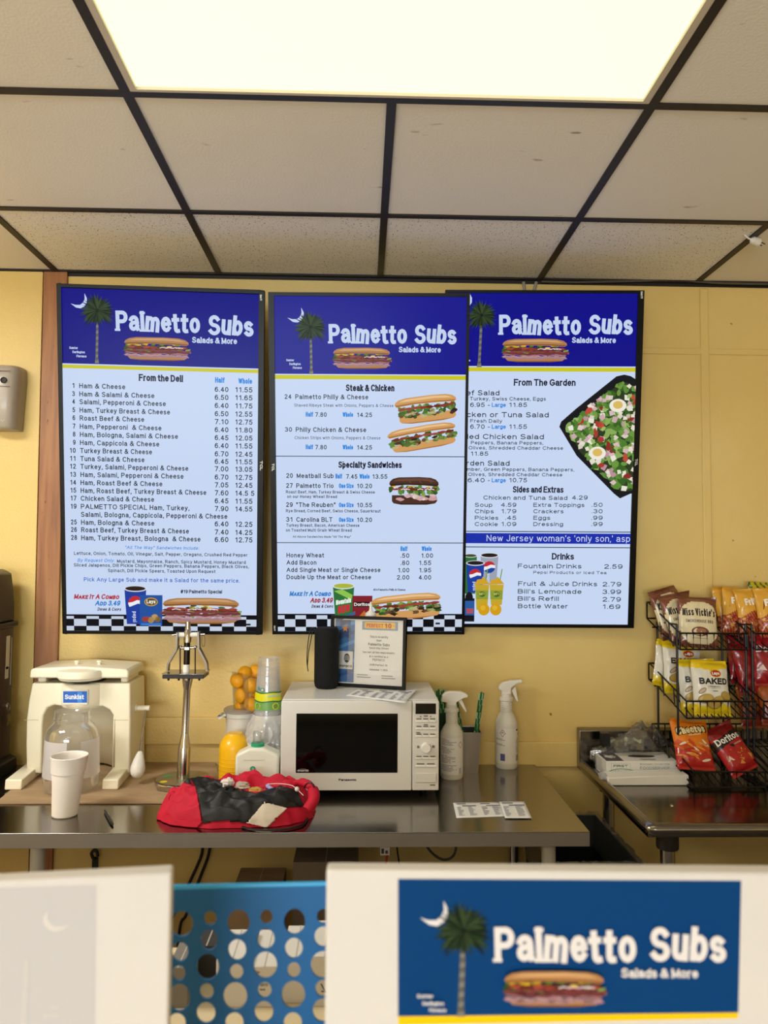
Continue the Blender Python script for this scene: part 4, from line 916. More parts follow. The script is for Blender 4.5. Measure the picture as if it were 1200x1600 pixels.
for s_, pts in ((0, [(110, 1320), (125, 1150), (330, 800), (345, 420)]), (1, [(1040, 1320), (1020, 1130), (845, 790), (835, 400)])):
    P = [W(*p) for p in pts]; m = MB()
    for a, b in zip(P, P[1:]):
        nn = Vector((-(b-a).z, 0, (b-a).x)).normalized()*.0028; q = Vector((0, .014, 0))
        m.add([a-nn-q, a+nn-q, a+nn+q, a-nn+q, b-nn-q, b+nn-q, b+nn+q, b-nn+q], [(0, 1, 2, 3), (7, 6, 5, 4), (0, 4, 5, 1), (1, 5, 6, 2), (2, 6, 7, 3), (3, 7, 4, 0)], GUN)
    link('arm', m, cut)
for X_ in (398, 750): link('guide_rod', MB().tube([W(X_, 1340), W(X_, 760)], .0022, pmat('#3a2f28', .35, name='dark_rod', metal=.8), 10), cut)
DKT = pmat('#2a2622', .3, name='dark_steel_tube', metal=.8)
ps = MB(); c = W(585, 0)
def zz(Y_): return W(0, Y_).z
ps.lathe([(.0115, zz(1340)), (.0115, zz(1170))], (W(565, 0).x, yc, 0), WHITEP, 20); ps.lathe([(.0105, zz(1170)), (.0105, zz(540))], (W(575, 0).x, yc, 0), DKT, 20)
ps.lathe([(.0125, zz(650)), (.0125, zz(400)), (.010, zz(375)), (.0095, zz(310)), (.0085, zz(305)), (.0085, zz(165)), (.0078, zz(160))], (c.x, yc, 0), CHROME, 20); link('plunger', ps, cut)
cr = MB(); cr.tube([W(400, 785), W(780, 775)], .0045, CHROME, 12); cr.box(W(535, 0).x, W(640, 0).x, yc-.012, yc+.012, zz(825), zz(755), CHROME)
for X_ in (405, 755): cr.ball(W(X_, 765), .006, .006, .006, CHROME, 10, 6)
link('cross_bar', cr, cut)
pi_ = MB(); pi_.tube([W(370, 480), W(840, 475)], .0085, WHITEP, 14); pi_.tube([W(210, 490), W(260, 480), W(980, 465)], [.002, .0035, .0035], CHROME, 12); link('locking_pin', pi_, cut)
link('pin_ring', MB().tube([W(940+38*math.cos(a), 620+140*math.sin(a)) for a in [2*math.pi*i/20 for i in range(20)]], .0008, GUN, 6, closed=True), cut)

# ------------------------------------------------------------------ jug, sanitizer, tub, lemons, cups
yj = Vector(at_y(366, 1215, 2.60)); yj.z = TZ
YEL = pmat('#f2b705', .35, name='yellow_mustard_plastic', coat=.2)
hy = at_y(366, 1145, 2.60).z-TZ
m = MB().lathe([(0, 0), (.047, 0), (.051, .005), (.051, hy*.74), (.0495, hy*.79), (.043, hy*.87), (.033, hy*.94), (.026, hy*.975), (.0245, hy), (0, hy)], yj, YEL, 32)
for i in range(7): m.lathe([(.0512, hy*(.1+i*.075)), (.0518, hy*(.11+i*.075)), (.0512, hy*(.12+i*.075))], yj, YEL, 32, close=False)
tag(recenter(link('mustard_jug', m), yj), 'bright yellow mustard jug behind the red bag', 'jug')

sp = at_y(402, 1215, 2.52); sp.z = TZ
sn = thing('hand_soap_bottle', 'white rectangular soap bottle with green collar and clear pump', 'bottle', sp)
SOAP = pmat('#e6e8da', .35, name='milky_bottle_plastic', sss=.15)
zs = at_y(402, 1178, 2.49).z; zn = at_y(402, 1168.5, 2.5).z; xa, xb = at_y(367.5, 1200, 2.49).x, at_y(436, 1200, 2.49).x
bb = MB(); xm = (xa+xb)/2-.003; rows = [(0, TZ), (1, TZ+.01), (1, zs-.012)]
outl = lambda w0, w1, z0, z1: None
bb.prism([(xa+.004, TZ), (xb-.004, TZ), (xb, TZ+.008), (xb, zs-.006), (xb-.006, zs), (xm+.03, zn-.002), (xm+.022, zn+.002), (xm-.022, zn+.002), (xm-.03, zn-.002), (xa+.006, zs), (xa, zs-.006), (xa, TZ+.008)], 2.485, 2.55, SOAP)
link('bottle_body', bb, sn, bevel=.008, seg=3)
GRN = pmat('#1d9a72', .4, name='green_plastic')
zc = at_y(402, 1160, 2.52).z; link('collar', MB().lathe([(.02, zn), (.0215, zn+.002), (.0215, zc-.002), (.0195, zc)], (xm, 2.518, 0), GRN, 28), sn)
zp = at_y(400, 1142.5, 2.52).z; link('pump', MB().lathe([(.014, zc), (.014, zp-.006), (.012, zp), (0, zp)], (xm-.002, 2.518, 0), film('#dfe8e4', .3, .1, .2, 'clear_pump_plastic'), 20), sn)
A = Art((xm, 2.4842, 0), (1, 0, 0), (0, 0, 1), (0, -1, 0), lambda c: pmat(c, .5))
u, v = A.p(395, 1201.5); A.ell(u, v, .009, .009, '#3f9c7c'); A.up(); A.line([(u-.003, v), (u+.003, v)], .0015, '#cfe6da'); A.line([(u, v-.003), (u, v+.003)], .0015, '#cfe6da')
A.pp([(373, 1216), (401, 1216), (401, 1208.5), (373, 1208.5)], '#56b08e'); A.pp([(380, 1188.3), (414, 1188.3), (414, 1187.2), (380, 1187.2)], '#c8c8b8'); link('label_print', A.mb, sn, smooth=0)

tb = at_y(376, 1180, 2.73); tb.z = TZ
tub = thing('lidded_tub', 'round translucent white tub with ear handles and clear lid', 'tub', tb)
zl = at_y(376, 1108, 2.70).z; MILK = pmat('#dcd8cf', .4, name='translucent_tub_plastic', sss=.3)
link('tub_body', MB().lathe([(0, TZ), (.046, TZ), (.049, TZ+.004), (.054, zl-.03), (.058, zl-.028), (.058, zl-.012)], (tb.x, tb.y, 0), MILK, 36), tub)
link('lid', MB().lathe([(.058, zl-.014), (.061, zl-.012), (.061, zl-.004), (.057, zl), (0, zl-.001)], (tb.x, tb.y, 0), film('#dedcd6', .55, .2, .1, 'cloudy_lid_plastic'), 36), tub)
for s_ in (-1, 1): link('handle', MB().tube([(tb.x+s_*.05, tb.y-.035, zl-.022), (tb.x+s_*.068, tb.y-.045, zl-.024), (tb.x+s_*.066, tb.y-.0, zl-.024)], .008, WHITEP, 10), tub)

def tray(name, topc, botc, zt, zb, mat, parent, th=.0025, rim=.012):
    """open tapered container from four top corners and four bottom corners"""
    m = MB(); T4 = [Vector((p[0], p[1], zt)) for p in topc]; B4 = [Vector((p[0], p[1], zb)) for p in botc]; ct = sum(T4, Vector())/4
    IT = [p for p in T4]; OT = [p+(p-ct).normalized()*rim for p in T4]
    vs = OT+IT+B4; fs = [(i, (i+1) % 4, (i+1) % 4+4, i+4) for i in range(4)]+[(i+4, (i+1) % 4+4, (i+1) % 4+8, i+8) for i in range(4)]+[(8, 9, 10, 11)]
    m.add(vs, fs, mat); o = link(name, m, parent, smooth=25)
    if th: s = o.modifiers.new('solid', 'SOLIDIFY'); s.thickness = th
    return o
zt_ = at_y(384, 1057, 2.63).z
tc = [at_z(*p, zt_) for p in ((352, 1048.5), (386, 1056.5), (446, 1049.5), (405, 1042.5))]; tc = [(p.x, min(p.y, 2.845)) for p in tc]
cx, cy = sum(p[0] for p in tc)/4, sum(p[1] for p in tc)/4
itc = [(cx+(p[0]-cx)*.78, cy+(p[1]-cy)*.78) for p in tc]; bcn = [(cx+(p[0]-cx)*.7, cy+(p[1]-cy)*.7) for p in tc]
lb_ = thing('clear_bin', 'clear plastic food bin full of lemons above the tub', 'bin', (cx, cy, zl))
tray('bin_wall', itc, bcn, zt_, zl+.001, film('#c8a878', .02, .05, .06, 'amber_clear_plastic'), lb_, th=0, rim=.026)
LEM = pmat('#f0a60c', .42, name='lemon_peel', bump=.25, bump_scale=260, noise_amt=.08, noise_scale=30)
lem = None
for i, (px, py, Y, s) in enumerate(((382.5, 1051.5, 2.735, 'lemon on the top left of the heap in the clear bin'), (399, 1049.5, 2.76, 'lemon at the top of the heap beside the clear cups'), (371, 1064, 2.725, 'lemon at the far left side of the clear bin, just under the rim'), (392.5, 1071.5, 2.70, 'lemon in front under the bin rim, nearest the cup stack'),
                                 (378, 1086, 2.715, 'lemon in the middle of the left side of the clear bin'), (377.5, 1103, 2.735, 'lemon half hidden at the bottom left of the clear bin'), (392.5, 1101, 2.70, 'lemon at the bottom front of the clear bin'), (405, 1088, 2.74, 'lemon low behind the cup stack in the clear bin'))):
    c = at_y(px, py, Y); q = MB(); Mx = Matrix.Rotation(.7*i, 3, 'Z') @ Matrix.Rotation(1.2+.5*i, 3, 'X')
    q.lathe([(0, -.0285), (.004, -.0275), (.008, -.0255), (.018, -.019), (.0235, -.008), (.0245, .002), (.0225, .011), (.016, .02), (.007, .0255), (.003, .0285), (0, .029)], c, LEM, 20, M=Mx)
    tag(recenter(link('lemon', q, smooth=80), c-Vector((0, 0, .025))), s, 'lemon', 'lemons in the clear bin')

# stack of clear lemonade cups, upside down, the lower ones in a plastic sleeve
CUPP = film('#ffffff', .2, .1, .1, 'clear_cup_plastic', .3); sc = at_y(419, 1110, 2.63); sx_, sy_ = sc.x, sc.y
ztop = at_y(419, 1027, 2.63).z; zlab = at_y(419, 1114, 2.63).z; hcup = ztop-zlab
def cup_bm(z):
    return MB().lathe([(0, z-.012), (.028, z-.012), (.0345, z-.001), (.036, z), (.0365, z-.01), (.0385, z-.05), (.0395, z-.052), (.0395, z-.056), (.041, z-.08), (.0415, z-.082), (.0465, z-hcup+.01), (.049, z-hcup+.007), (.049, z-hcup), (.047, z-hcup)], (sx_, sy_, 0), CUPP, 32, close=False)
cs = thing('clear_cup', 'clear lemonade cup with yellow and green print, upside down on top of the stack', 'cup', (sx_, sy_, zlab), 'stack of clear cups')
link('cup_wall', cup_bm(ztop), cs)
def cupfn(z):
    def f(u, v, h):
        t = (ztop-v)/hcup; r = .0385+(.0478-.0385)*max(0, min(1, (t-.25)/.7))+.0006+h; a = -math.pi/2+u/.045
        return Vector((sx_+r*math.cos(a), sy_+r*math.sin(a), v))
    return f
A = Art((sx_, sy_, 0), (1, 0, 0), (0, 0, 1), (0, -1, 0), lambda c: pmat(c, .4), fn=cupfn(0))
def band(z0, z1, col, wav=.0, n=40):
    for i in range(n):
        u0, u1 = -.065+.13*i/n, -.065+.13*(i+1)/n; w0, w1 = (wav*math.sin(u*90) for u in (u0, u1))
        A.poly([(u0, z0+w0), (u1, z0+w1), (u1, z1+w1), (u0, z1+w0)], col)
zz_ = lambda y: at_y(419, y, 2.585).z
band(zz_(1111), zz_(1082), '#7aa08a'); A.up(); band(zz_(1096), zz_(1083), '#d8d414', .0015); A.up(); band(zz_(1084), zz_(1082), '#1c6a38', .0015); band(zz_(1098), zz_(1096), '#1c6a38', .0015)
band(zz_(1110), zz_(1098.5), '#6f9f4e', .001); A.up()
A.textuv('apeuomel', .004+.05, zz_(1086), .05, .0105, '#e8f4e4', rot=math.pi, weight=.24); A.textuv('apeuomel', .004+.05, zz_(1086), .05, .0105, '#e8f4e4', rot=math.pi, weight=.24)
for u in (-.034, .03): A.ell(u, zz_(1104), .012, .011, '#c9d22a'); A.up(); A.ell(u, zz_(1104), .0085, .008, '#6f8a3c'); A.up()
for i in range(3): A.rect(-.018, zz_(1102+i*3.2), .014, zz_(1101+i*3.2), '#2f6a44')
u = -.016; A.ell(u, zz_(1078.5), .007, .0065, '#2f6a54'); A.up(); A.ell(u, zz_(1078.5), .005, .0045, '#a8c4b4'); A.rect(-.036, zz_(1080), -.028, zz_(1074), '#4a8a86')
lab(link('print', A.mb, cs, smooth=0), 'yellow and green lemonade print')
nest = None
for i in range(7):
    z = ztop-.03*(i+1)
    if z-hcup < TZ: break
    c = thing('clear_cup', 'clear plastic cup nested in the wrapped lower part of the stack', 'cup', (sx_, sy_, z-hcup), 'stack of clear cups')
    if nest is None: nest = link('cup_wall', cup_bm(z), c); nz = z
    else:
        o = nest.copy(); COL.objects.link(o); o.parent = c
zlow = z-hcup if z-hcup >= TZ else z+.03-hcup
o = thing('clear_cup', 'clear plastic cup at the very bottom of the stack, standing on the table', 'cup', (sx_, sy_, TZ), 'stack of clear cups'); q = nest.copy(); COL.objects.link(q); q.parent = o
# thin plastic sleeve, crumpled round the lower cups
BAGF = film('#ffffff', .78, .2, .3, 'thin_plastic_sleeve'); m = MB(); nu, nv = 64, 44; z1 = zlab-.001; vs = []
for j in range(nv+1):
    z = TZ+.055+(z1-TZ-.055)*j/nv
    for i in range(nu):
        a = 2*math.pi*i/nu; nz_ = noise.noise(Vector((math.cos(a)*2.2, math.sin(a)*2.2, z*22))); bul = math.sin(math.pi*j/nv)
        n3 = noise.noise(Vector((math.cos(a)*5, math.sin(a)*5, z*45)))
        r = .0515+.010*bul*(.3+abs(nz_)*3.2)+.006*bul*abs(n3)+(.01*bul if math.cos(a) < 0 else 0)*.7
        vs.append((sx_-.004*bul+r*math.cos(a), sy_+r*math.sin(a), z+.006*noise.noise(Vector((math.cos(a)*3, math.sin(a)*3, 4)))*(1 if j < 3 else 0)))
m.add(vs, [(j*nu+i, j*nu+(i+1) % nu, (j+1)*nu+(i+1) % nu, (j+1)*nu+i) for j in range(nv) for i in range(nu)], BAGF)
tag(recenter(link('plastic_sleeve', m, smooth=28), (sx_, sy_, TZ+.05)), 'crumpled thin plastic sleeve around the lower stacked cups', 'plastic bag')

# ------------------------------------------------------------------ microwave
MY = 2.458
def mp(X_, Y_, Y=MY): return at_y(420+X_/4, 940+Y_/4, Y)
mx0, mx1 = mp(76, 800).x, mp(1064, 800).x; mz1 = mp(560, 618).z; mz0 = mp(560, 1182).z; ms = mp(896, 800).x; MB1 = 2.815
mw_ = thing('microwave_oven', 'white countertop microwave oven with black door window', 'microwave', ((mx0+mx1)/2, MY+.17, TZ))
MW = pmat('#dcd9d4', .32, name='white_microwave_enamel', coat=.15)
link('body', MB().box(mx0, mx1, MY+.02, MB1, mz0, mz1, MW), mw_, bevel=.004)
for x in (mx0+.04, mx1-.04):
    for y in (MY+.1, MB1-.05): link('foot', MB().lathe([(.014, TZ), (.016, mz0+.002)], (x, y, 0), BLACK, 16), mw_)
dr_ = link('door', MB().box(mx0, ms-.0008, MY, MY+.019, mz0, mz1-.002, MW), mw_, bevel=.003)
GLB = pmat('#030303', .08, spec=.5, name='black_glass')
w0, w1 = mp(168, 1070), mp(806, 700); link('door_window', MB().box(w0.x, w1.x, MY-.0012, MY+.002, w0.z, w1.z, GLB), dr_, bevel=.0008)
pw = MB().box(ms+.0008, mx1, MY+.001, MY+.019, mz0, mz1-.002, MW); pnl = link('control_panel', pw, mw_, bevel=.003)
d0, d1 = mp(917, 702), mp(1044, 637); link('display', MB().box(d0.x, d1.x, MY-.0004, MY+.004, d0.z, d1.z, GLB), pnl)
BT = pmat('#efece6', .35, name='white_button')
for row, y in enumerate((748, 794, 841, 979)):
    for i in range(3):
        a, b = mp(918+i*43.5, y+4), mp(918+i*43.5+39, y-5); link('button', MB().box(a.x, b.x, MY-.002, MY+.003, a.z, b.z, BT), pnl, bevel=.0007)
for a, b in ((918, 979), (984, 1046)):
    p, q = mp(a, 1033), mp(b, 1024); link('button', MB().box(p.x, q.x, MY-.002, MY+.003, p.z, q.z, BT), pnl, bevel=.0007)
c = mp(982, 912); link('dial', MB().lathe([(.016, 0), (.016, .001), (.0145, .003), (.0145, .014), (.013, .016), (0, .016)], (c.x, MY+.001, c.z), BT, 32, M=Matrix.Rotation(math.pi/2, 3, 'X')), pnl)
p, q = mp(919, 1130), mp(1046, 1072); ob = MB().box(p.x, q.x, MY-.0015, MY+.003, p.z, q.z, MW); link('open_button', ob, pnl, bevel=.001)
A = Art((0, MY-.0003, 0), (1, 0, 0), (0, 0, 1), (0, -1, 0), lambda c: pmat(c, .5))
A.text('Panasonic', 529, 1220.2, 556.8, 3.6, '#33312f', weight=.26); link('brand_lettering', A.mb, dr_, smooth=0); A.mb = MB(); A.mb.flat = True
def nub(x0, x1, y, n=3, c='#6b6964'):
    for i in range(n):
        a = x0+(x1-x0)*(i+.1)/n; A.pp([(420+a/4, 940+(y+3.5)/4), (420+(a+(x1-x0)/n*.75)/4, 940+(y+3.5)/4), (420+(a+(x1-x0)/n*.75)/4, 940+(y-3.5)/4), (420+a/4, 940+(y-3.5)/4)], c)
    link('caption', A.mb, pnl, smooth=0); A.mb = MB(); A.mb.flat = True
nub(918, 1046, 733); nub(918, 1046, 780); nub(965, 1000, 770, 1); nub(918, 1046, 829); nub(918, 950, 819, 1); nub(925, 943, 904, 1); nub(925, 943, 912, 1); nub(1018, 1040, 902, 1); nub(1018, 1040, 910, 1); nub(918, 1046, 968); nub(918, 1046, 1014, 2); nub(1003, 1046, 1146, 1); nub(965, 1000, 715, 1); nub(943, 955, 718, 1); nub(1005, 1018, 718, 1)
A.O = Vector((0, MY-.0016, 0)); A.pp([(424+500/4-90, 1204.2), (424+500/4-73.5, 1204.2), (424+500/4-73.5, 1204), (424+500/4-90, 1204)], '#888888'); A.text('INVERTER', 465, 1205.6, 482, 2.6, '#c8c8c8', weight=.22, italic=.2)
A.line([A.p(464, 1205)]+[A.p(464+18*t, 1205-3.5*math.sin(math.pi*(.15+.7*t))) for t in (.1, .3, .5, .7, .9)], .0006, '#b8b8b8'); link('inverter_badge', A.mb, dr_, smooth=0)

# speaker
spk = at_z(510, 1077.5, mz1); spk.y += .036; spk.x = at_y(510, 1060, spk.y).x
sk = thing('bluetooth_speaker', 'black cylindrical portable speaker standing on the microwave', 'speaker', (spk.x, spk.y, mz1))
hs = at_y(510, 980, spk.y).z-mz1; rs = 19*spk.y/FPX*1.0
link('speaker_body', MB().lathe([(0, .0), (rs*.78, 0), (rs*.93, .006), (rs, .02), (rs, hs-.02), (rs*.93, hs-.006), (rs*.78, hs), (0, hs)], (spk.x, spk.y, mz1), SOFTBLACK, 40), sk)
link('strap', MB().tube(smooth_path([at_y(x, y, spk.y) for x, y in ((494, 985), (489, 981), (485, 985), (482.5, 996), (480.5, 1012), (479.5, 1030), (480.5, 1042), (481.5, 1049))]), .0016, BLACK, 8), sk)
link('strap', MB().tube(smooth_path([at_y(x, y, spk.y-.002) for x, y in ((494, 985), (490, 984), (487.5, 990), (485, 1004), (482, 1020), (480.5, 1040))]), .0016, BLACK, 8), sk)

# framed certificate
P1, P2 = at_z(514, 1071.8, mz1), at_z(632.5, 1079, mz1)
U = (P2-P1).normalized(); Bk = Vector((-U.y, U.x, 0)); lean = math.radians(3); V = Vector((0, 0, 1))*math.cos(lean)+Bk*math.sin(lean); N = U.cross(V).normalized()
N = -N if N.y > 0 else N
Wf = (P2-P1).length; Hf = .246; FM = Matrix((U, -N, V)).transposed().to_4x4(); FM.translation = P1+Vector((0, 0, .001))
pf = thing('picture_frame', 'black framed certificate leaning beside the speaker on the microwave', 'picture frame', (P1+P2)/2)
fr = MB(); t = .011
for q in ((0, Wf, 0, t), (0, Wf, Hf-t, Hf), (0, t, t, Hf-t), (Wf-t, Wf, t, Hf-t)): fr.box(q[0], q[1], 0, .016, q[2], q[3], pmat('#08080a', .35, spec=.25, name='black_frame_moulding'))
link('frame', fr.xf(FM), pf, bevel=.0015)
link('easel_leg', MB().box(Wf*.45, Wf*.55, .014, .02, .004, Hf*.7, BLACK).xf(FM), pf)
O = P1+V*0+N*(-.009)+Vector((0, 0, .001))
cm = MB().box(t, Wf-t, .0092, .014, t, Hf-t, PAPER); link('certificate', cm.xf(FM), pf)
A = Art(O, U, V, N, lambda c: pmat(c, .45))
w, h = Wf, Hf; A.rect(t+.004, t+.004, t+.032+.045, h-t-.004, '#2a6aa8'); A.up()
for i in range(7): y = t+.012+i*.033; A.poly([(t+.004, y), (t+.032+.045, y+.03), (t+.032+.045, y+.042), (t+.004, y+.012)], ('#1f4f88', '#4f94cc')[i % 2])
A.poly([(t+.02, h-t-.004), (t+.062, h-t-.004), (t+.062, h-t-.075), (t+.041, h-t-.058), (t+.02, h-t-.075)], '#1c3f70'); A.up()
A.poly([(t+.041+.013*(1 if i % 2 == 0 else .45)*math.sin(math.pi*i/5), h-t-.034+.013*(1 if i % 2 == 0 else .45)*math.cos(math.pi*i/5)) for i in range(10)], '#e08a2c'); A.up()
A.rect(t+.02, .06, t+.072, .122, '#e6e2dc'); A.up(); A.ell(t+.05, .098, .011, .016, '#2c2c34'); A.up()
for i in range(3): A.line([(t+.041, .09+i*.006), (t+.05, .095+i*.006), (t+.059, .089+i*.006)], .0018, '#d8d4d0')
A.textuv('PEPSICO', t+.024, .066, .046, .008, '#202028', weight=.22)
A.poly([(.115, h-t-.006), (w-t-.02, h-t-.006), (w-t-.02, h-t-.036), (.115, h-t-.036)], '#7d94b0'); A.up(); A.rect(.125, h-t-.03, w-t-.03, h-t-.009, '#f0c024'); A.up(); A.textuv('PERFECT', .131, h-t-.027, .062, .0135, '#c84a1c', weight=.24); A.textuv('10', .197, h-t-.028, .026, .0165, '#b83018', weight=.3); A.textuv('TM', .226, h-t-.022, .008, .004, '#b83018', weight=.2)
cxw = .178
for s, y, ww, cp in (('This is to certify', .172, .066, .0075), ('that', .16, .018, .007), ('Palmetto Subs', .145, .078, .0095), ('South Irby Street', .134, .07, .0065), ('has met all the requirements', .119, .115, .0065), ('& is certified as a', .105, .068, .0065), ('PEPSICO', .093, .044, .0075), ('GSB Perfect 10', .076, .064, .0065), ('September 7, 2023', .06, .066, .006)):
    A.textuv(s, cxw-ww/2, y, ww, cp, '#3c3a40', weight=.15)
for x0 in (.1, .19):
    for i, ww in enumerate((.04, .05)): A.rect(x0, .042-i*.008, x0+ww, .0445-i*.008, '#77757c')
link('certificate_print', A.mb, pf, smooth=0)
link('glass', MB().box(t, Wf-t, .0045, .0055, t, Hf-t, film('#ffffff', .02, .03, .12, 'frame_glass')).xf(FM), pf)

# white nozzle bottle behind the frame
nb = at_y(579, 1000, 2.735); nz = at_y(579, 967, 2.735).z; nt_ = at_y(579, 940.5, 2.735).z
sb = thing('squeeze_bottle', 'white squeeze bottle with pointed nozzle behind the certificate', 'bottle', (nb.x, nb.y, mz1))
link('bottle_body', MB().lathe([(0, mz1), (.026, mz1), (.028, mz1+.004), (.028, nz-.035), (.024, nz-.015), (.018, nz-.006), (.018, nz)], (nb.x, nb.y, 0), pmat('#d8d4c8', .4, name='bottle_plastic'), 28), sb)
link('nozzle_cap', MB().lathe([(.0195, nz), (.0205, nz+.002), (.0195, nz+.02), (.010, nz+.027), (.0062, nz+.03), (.0032, nt_), (0, nt_)], (nb.x, nb.y, 0), WHITEP, 28), sb)

# menu slip on the microwave, its corner over the front edge
def sheet(name, corners, z, label, cat, group=None, art=None, bend=0):
    P = [at_z(px, py, z) for px, py in corners]; m = MB(); n = 8; vs = []
    for j in range(n+1):
        for i in range(n+1):
            a = P[0].lerp(P[1], i/n); b = P[3].lerp(P[2], i/n); p = a.lerp(b, j/n); p = p+Vector((0, 0, bend*max(0, (i/n-.7))**2*10*(1-j/n))); vs.append(p)
    m.add(vs, [(j*(n+1)+i, j*(n+1)+i+1, (j+1)*(n+1)+i+1, (j+1)*(n+1)+i) for j in range(n) for i in range(n)], PAPER)
    t = thing(name, label, cat, P[0], group); t = link('sheet', m, t, solid=.0006)
    A = Art(P[3], Vector((1, 0, 0)), Vector((0, 1, 0)), Vector((0, 0, 1)), lambda c: pmat(c, .7), step=.0002)
    def fn(u, v, h):
        a = P[0].lerp(P[1], u); b = P[3].lerp(P[2], u); p = b.lerp(a, v); return p+Vector((0, 0, .0008+h+bend*max(0, (u-.7))**2*10*v))
    A.fn = fn; return t, A
def columns(A, u0, u1, seed, dark='#7c7a86'):
    rr = random.Random(seed); A.rect(u0+.02, .87, u0+(u1-u0)*.5, .93, dark); A.rect(u0+(u1-u0)*.3, .72, u1-.02, .8, '#8a8894')
    for i in range(9):
        v = .66-i*.066; A.rect(u0+.02, v, u0+.02+(u1-u0)*rr.uniform(.12, .3), v+.028, '#9a98a2'); A.rect(u0+(u1-u0)*.55, v, u0+(u1-u0)*rr.uniform(.7, .9), v+.028, '#a09ea8')
t, A = sheet('menu_slip', ((560, 1077), (652.5, 1080), (633, 1098.5), (541, 1086.5)), mz1+.001, 'white menu slip on the microwave in front of the certificate', 'paper', bend=.012)
for a, b, s in ((.03, .33, 1), (.36, .66, 2), (.68, .97, 3)): columns(A, a, b, s)
link('print', A.mb, t, smooth=0)
t, A = sheet('menu_slip', ((707.8, 1254.2), (783, 1253.5), (795, 1275.5), (713.2, 1278.2)), TZ+.0012, 'left one of two white menu slips on the bare steel table', 'paper', 'menu slips on the table')
for a, b, s in ((.04, .47, 4), (.53, .96, 5)): columns(A, a, b, s)
link('print', A.mb, t, smooth=0)
t, A = sheet('menu_slip', ((780, 1252.8), (819.4, 1252.3), (831, 1278.4), (789, 1278.3)), TZ+.0035, 'right one of two white menu slips, overlapping the other', 'paper', 'menu slips on the table')
columns(A, .06, .95, 6); link('print', A.mb, t, smooth=0)

# ------------------------------------------------------------------ spray bottles
SPW = pmat('#ded8ce', .42, name='white_bottle_plastic')
def spray(label, base, hz, r, head, trig, hx, scale, prints):
    t = thing('spray_bottle', label, 'spray bottle', base, 'white spray bottles')
    x, y, z = base; H = hz
    p = [(0, 0), (r*.92, 0), (r, .006), (r, .150), (r*.96, .163), (r*.75, .182), (r*.52, .197)]
    for i in range(5): p += [(r*.52, .199+i*.0072), (r*.545, .2015+i*.0072), (r*.52, .204+i*.0072)]
    p += [(r*.5, .236), (r*.62, .238), (r*.64, .243), (r*.62, .2485), (r*.46, .251), (r*.46, .264), (0, .265)]
    k = H/.312; bo_ = link('bottle_body', MB().lathe([(a, b*k) for a, b in p], (x, y, z), SPW, 40), t)
    hm = MB(); pts = [(x+(a-hx[0])*scale, z+H+(hx[1]-b)*scale) for a, b in head]; hm.prism(pts, y-.0115, y+.0115, WHITEP); hdo = link('spray_head', hm, t, bevel=.004, seg=3)
    tm_ = MB(); pts = [(x+(a-hx[0])*scale, z+H+(hx[1]-b)*scale) for a, b in trig]; tm_.prism(pts, y-.006, y+.006, WHITEP); link('trigger', tm_, hdo, bevel=.0015)
    A = Art((x, y, z), (1, 0, 0), (0, 0, 1), (0, -1, 0), lambda c: pmat(c, .5), fn=lambda u, v, h: Vector((x+(r+.0006+h)*math.sin(u/r), y-(r+.0006+h)*math.cos(u/r), z+v)), sub=.004)
    prints(A, r); link('label_print', A.mb, bo_, smooth=0)
def printA(A, r):
    rr = random.Random(3); A.rect(-.055, .012, .03, .012, '#e8e4de')
    for i in range(40):
        u0, u1, v0, v1 = -.05+.095*i/40, -.05+.095*(i+1)/40, .018, .142; A.rect(u0, v0, u1, v1, '#e9e4e0')
    A.up()
    for i in range(24):
        if i in (5, 11, 18): continue
        v = .136-i*.0046; n = rr.randint(8, 14) if i % 6 else 6
        for j in range(n):
            if rr.random() < .93: A.rect(-.046+j*.0042, v, -.046+j*.0042+.0036, v+.0016, '#5d5a7c')
    for i in range(6):
        if i != 2: A.rect(.022+i*.0016, .02, .0228+i*.0016, .04, '#4a4a78')
    c = (.028, .118)
    for q in range(4):
        a, b = math.pi/2*q, math.pi/2*(q+1); A.line([(c[0]+.009*math.cos(a), c[1]+.011*math.sin(a)), (c[0]+.009*math.cos(b), c[1]+.011*math.sin(b))], .0014, '#b03a34')
def printB(A, r):
    for i in range(40):
        u0, u1 = -.055+.11*i/40, -.055+.11*(i+1)/40; A.rect(u0, .02, u1, .145, '#e6e0d8')
    A.up(); c = (-.021, .128)
    for q in range(4):
        a, b = math.pi/2*q, math.pi/2*(q+1); A.line([(c[0]+.010*math.cos(a), c[1]+.0125*math.sin(a)), (c[0]+.010*math.cos(b), c[1]+.0125*math.sin(b))], .0016, '#a83a34')
    A.line([(c[0]-.004, c[1]), (c[0], c[1]+.004), (c[0]+.004, c[1]-.002)], .0018, '#2a2426')
    for v in (.107, .088): A.rect(-.05, v, -.022, v+.0015, '#4a4540'); A.rect(-.05, v-.004, -.012, v-.0026, '#4a4540')
    for i in range(9): A.rect(-.03+i*.0019, .03, -.0287+i*.0019+(.0006 if i % 3 else 0), .055, '#3a3a84')
    rr = random.Random(8)
    for i in range(16):
        for j in range(5):
            if rr.random() < .8: A.rect(.032+j*.0042, .056+i*.0034, .0355+j*.0042, .0575+i*.0034, '#6a6660')
    A.rect(.033, .135, .045, .141, '#3a3834'); A.ell(.048, .122, .004, .004, '#55524e')
    for i in range(7): A.rect(.032+i*.0026, .028, .0335+i*.0026, .05, '#5a5662')
b1 = at_z(705.7, 1219, TZ); b1.y += .036; b1.x = at_y(705.7, 1200, b1.y).x; k1 = b1.y/FPX
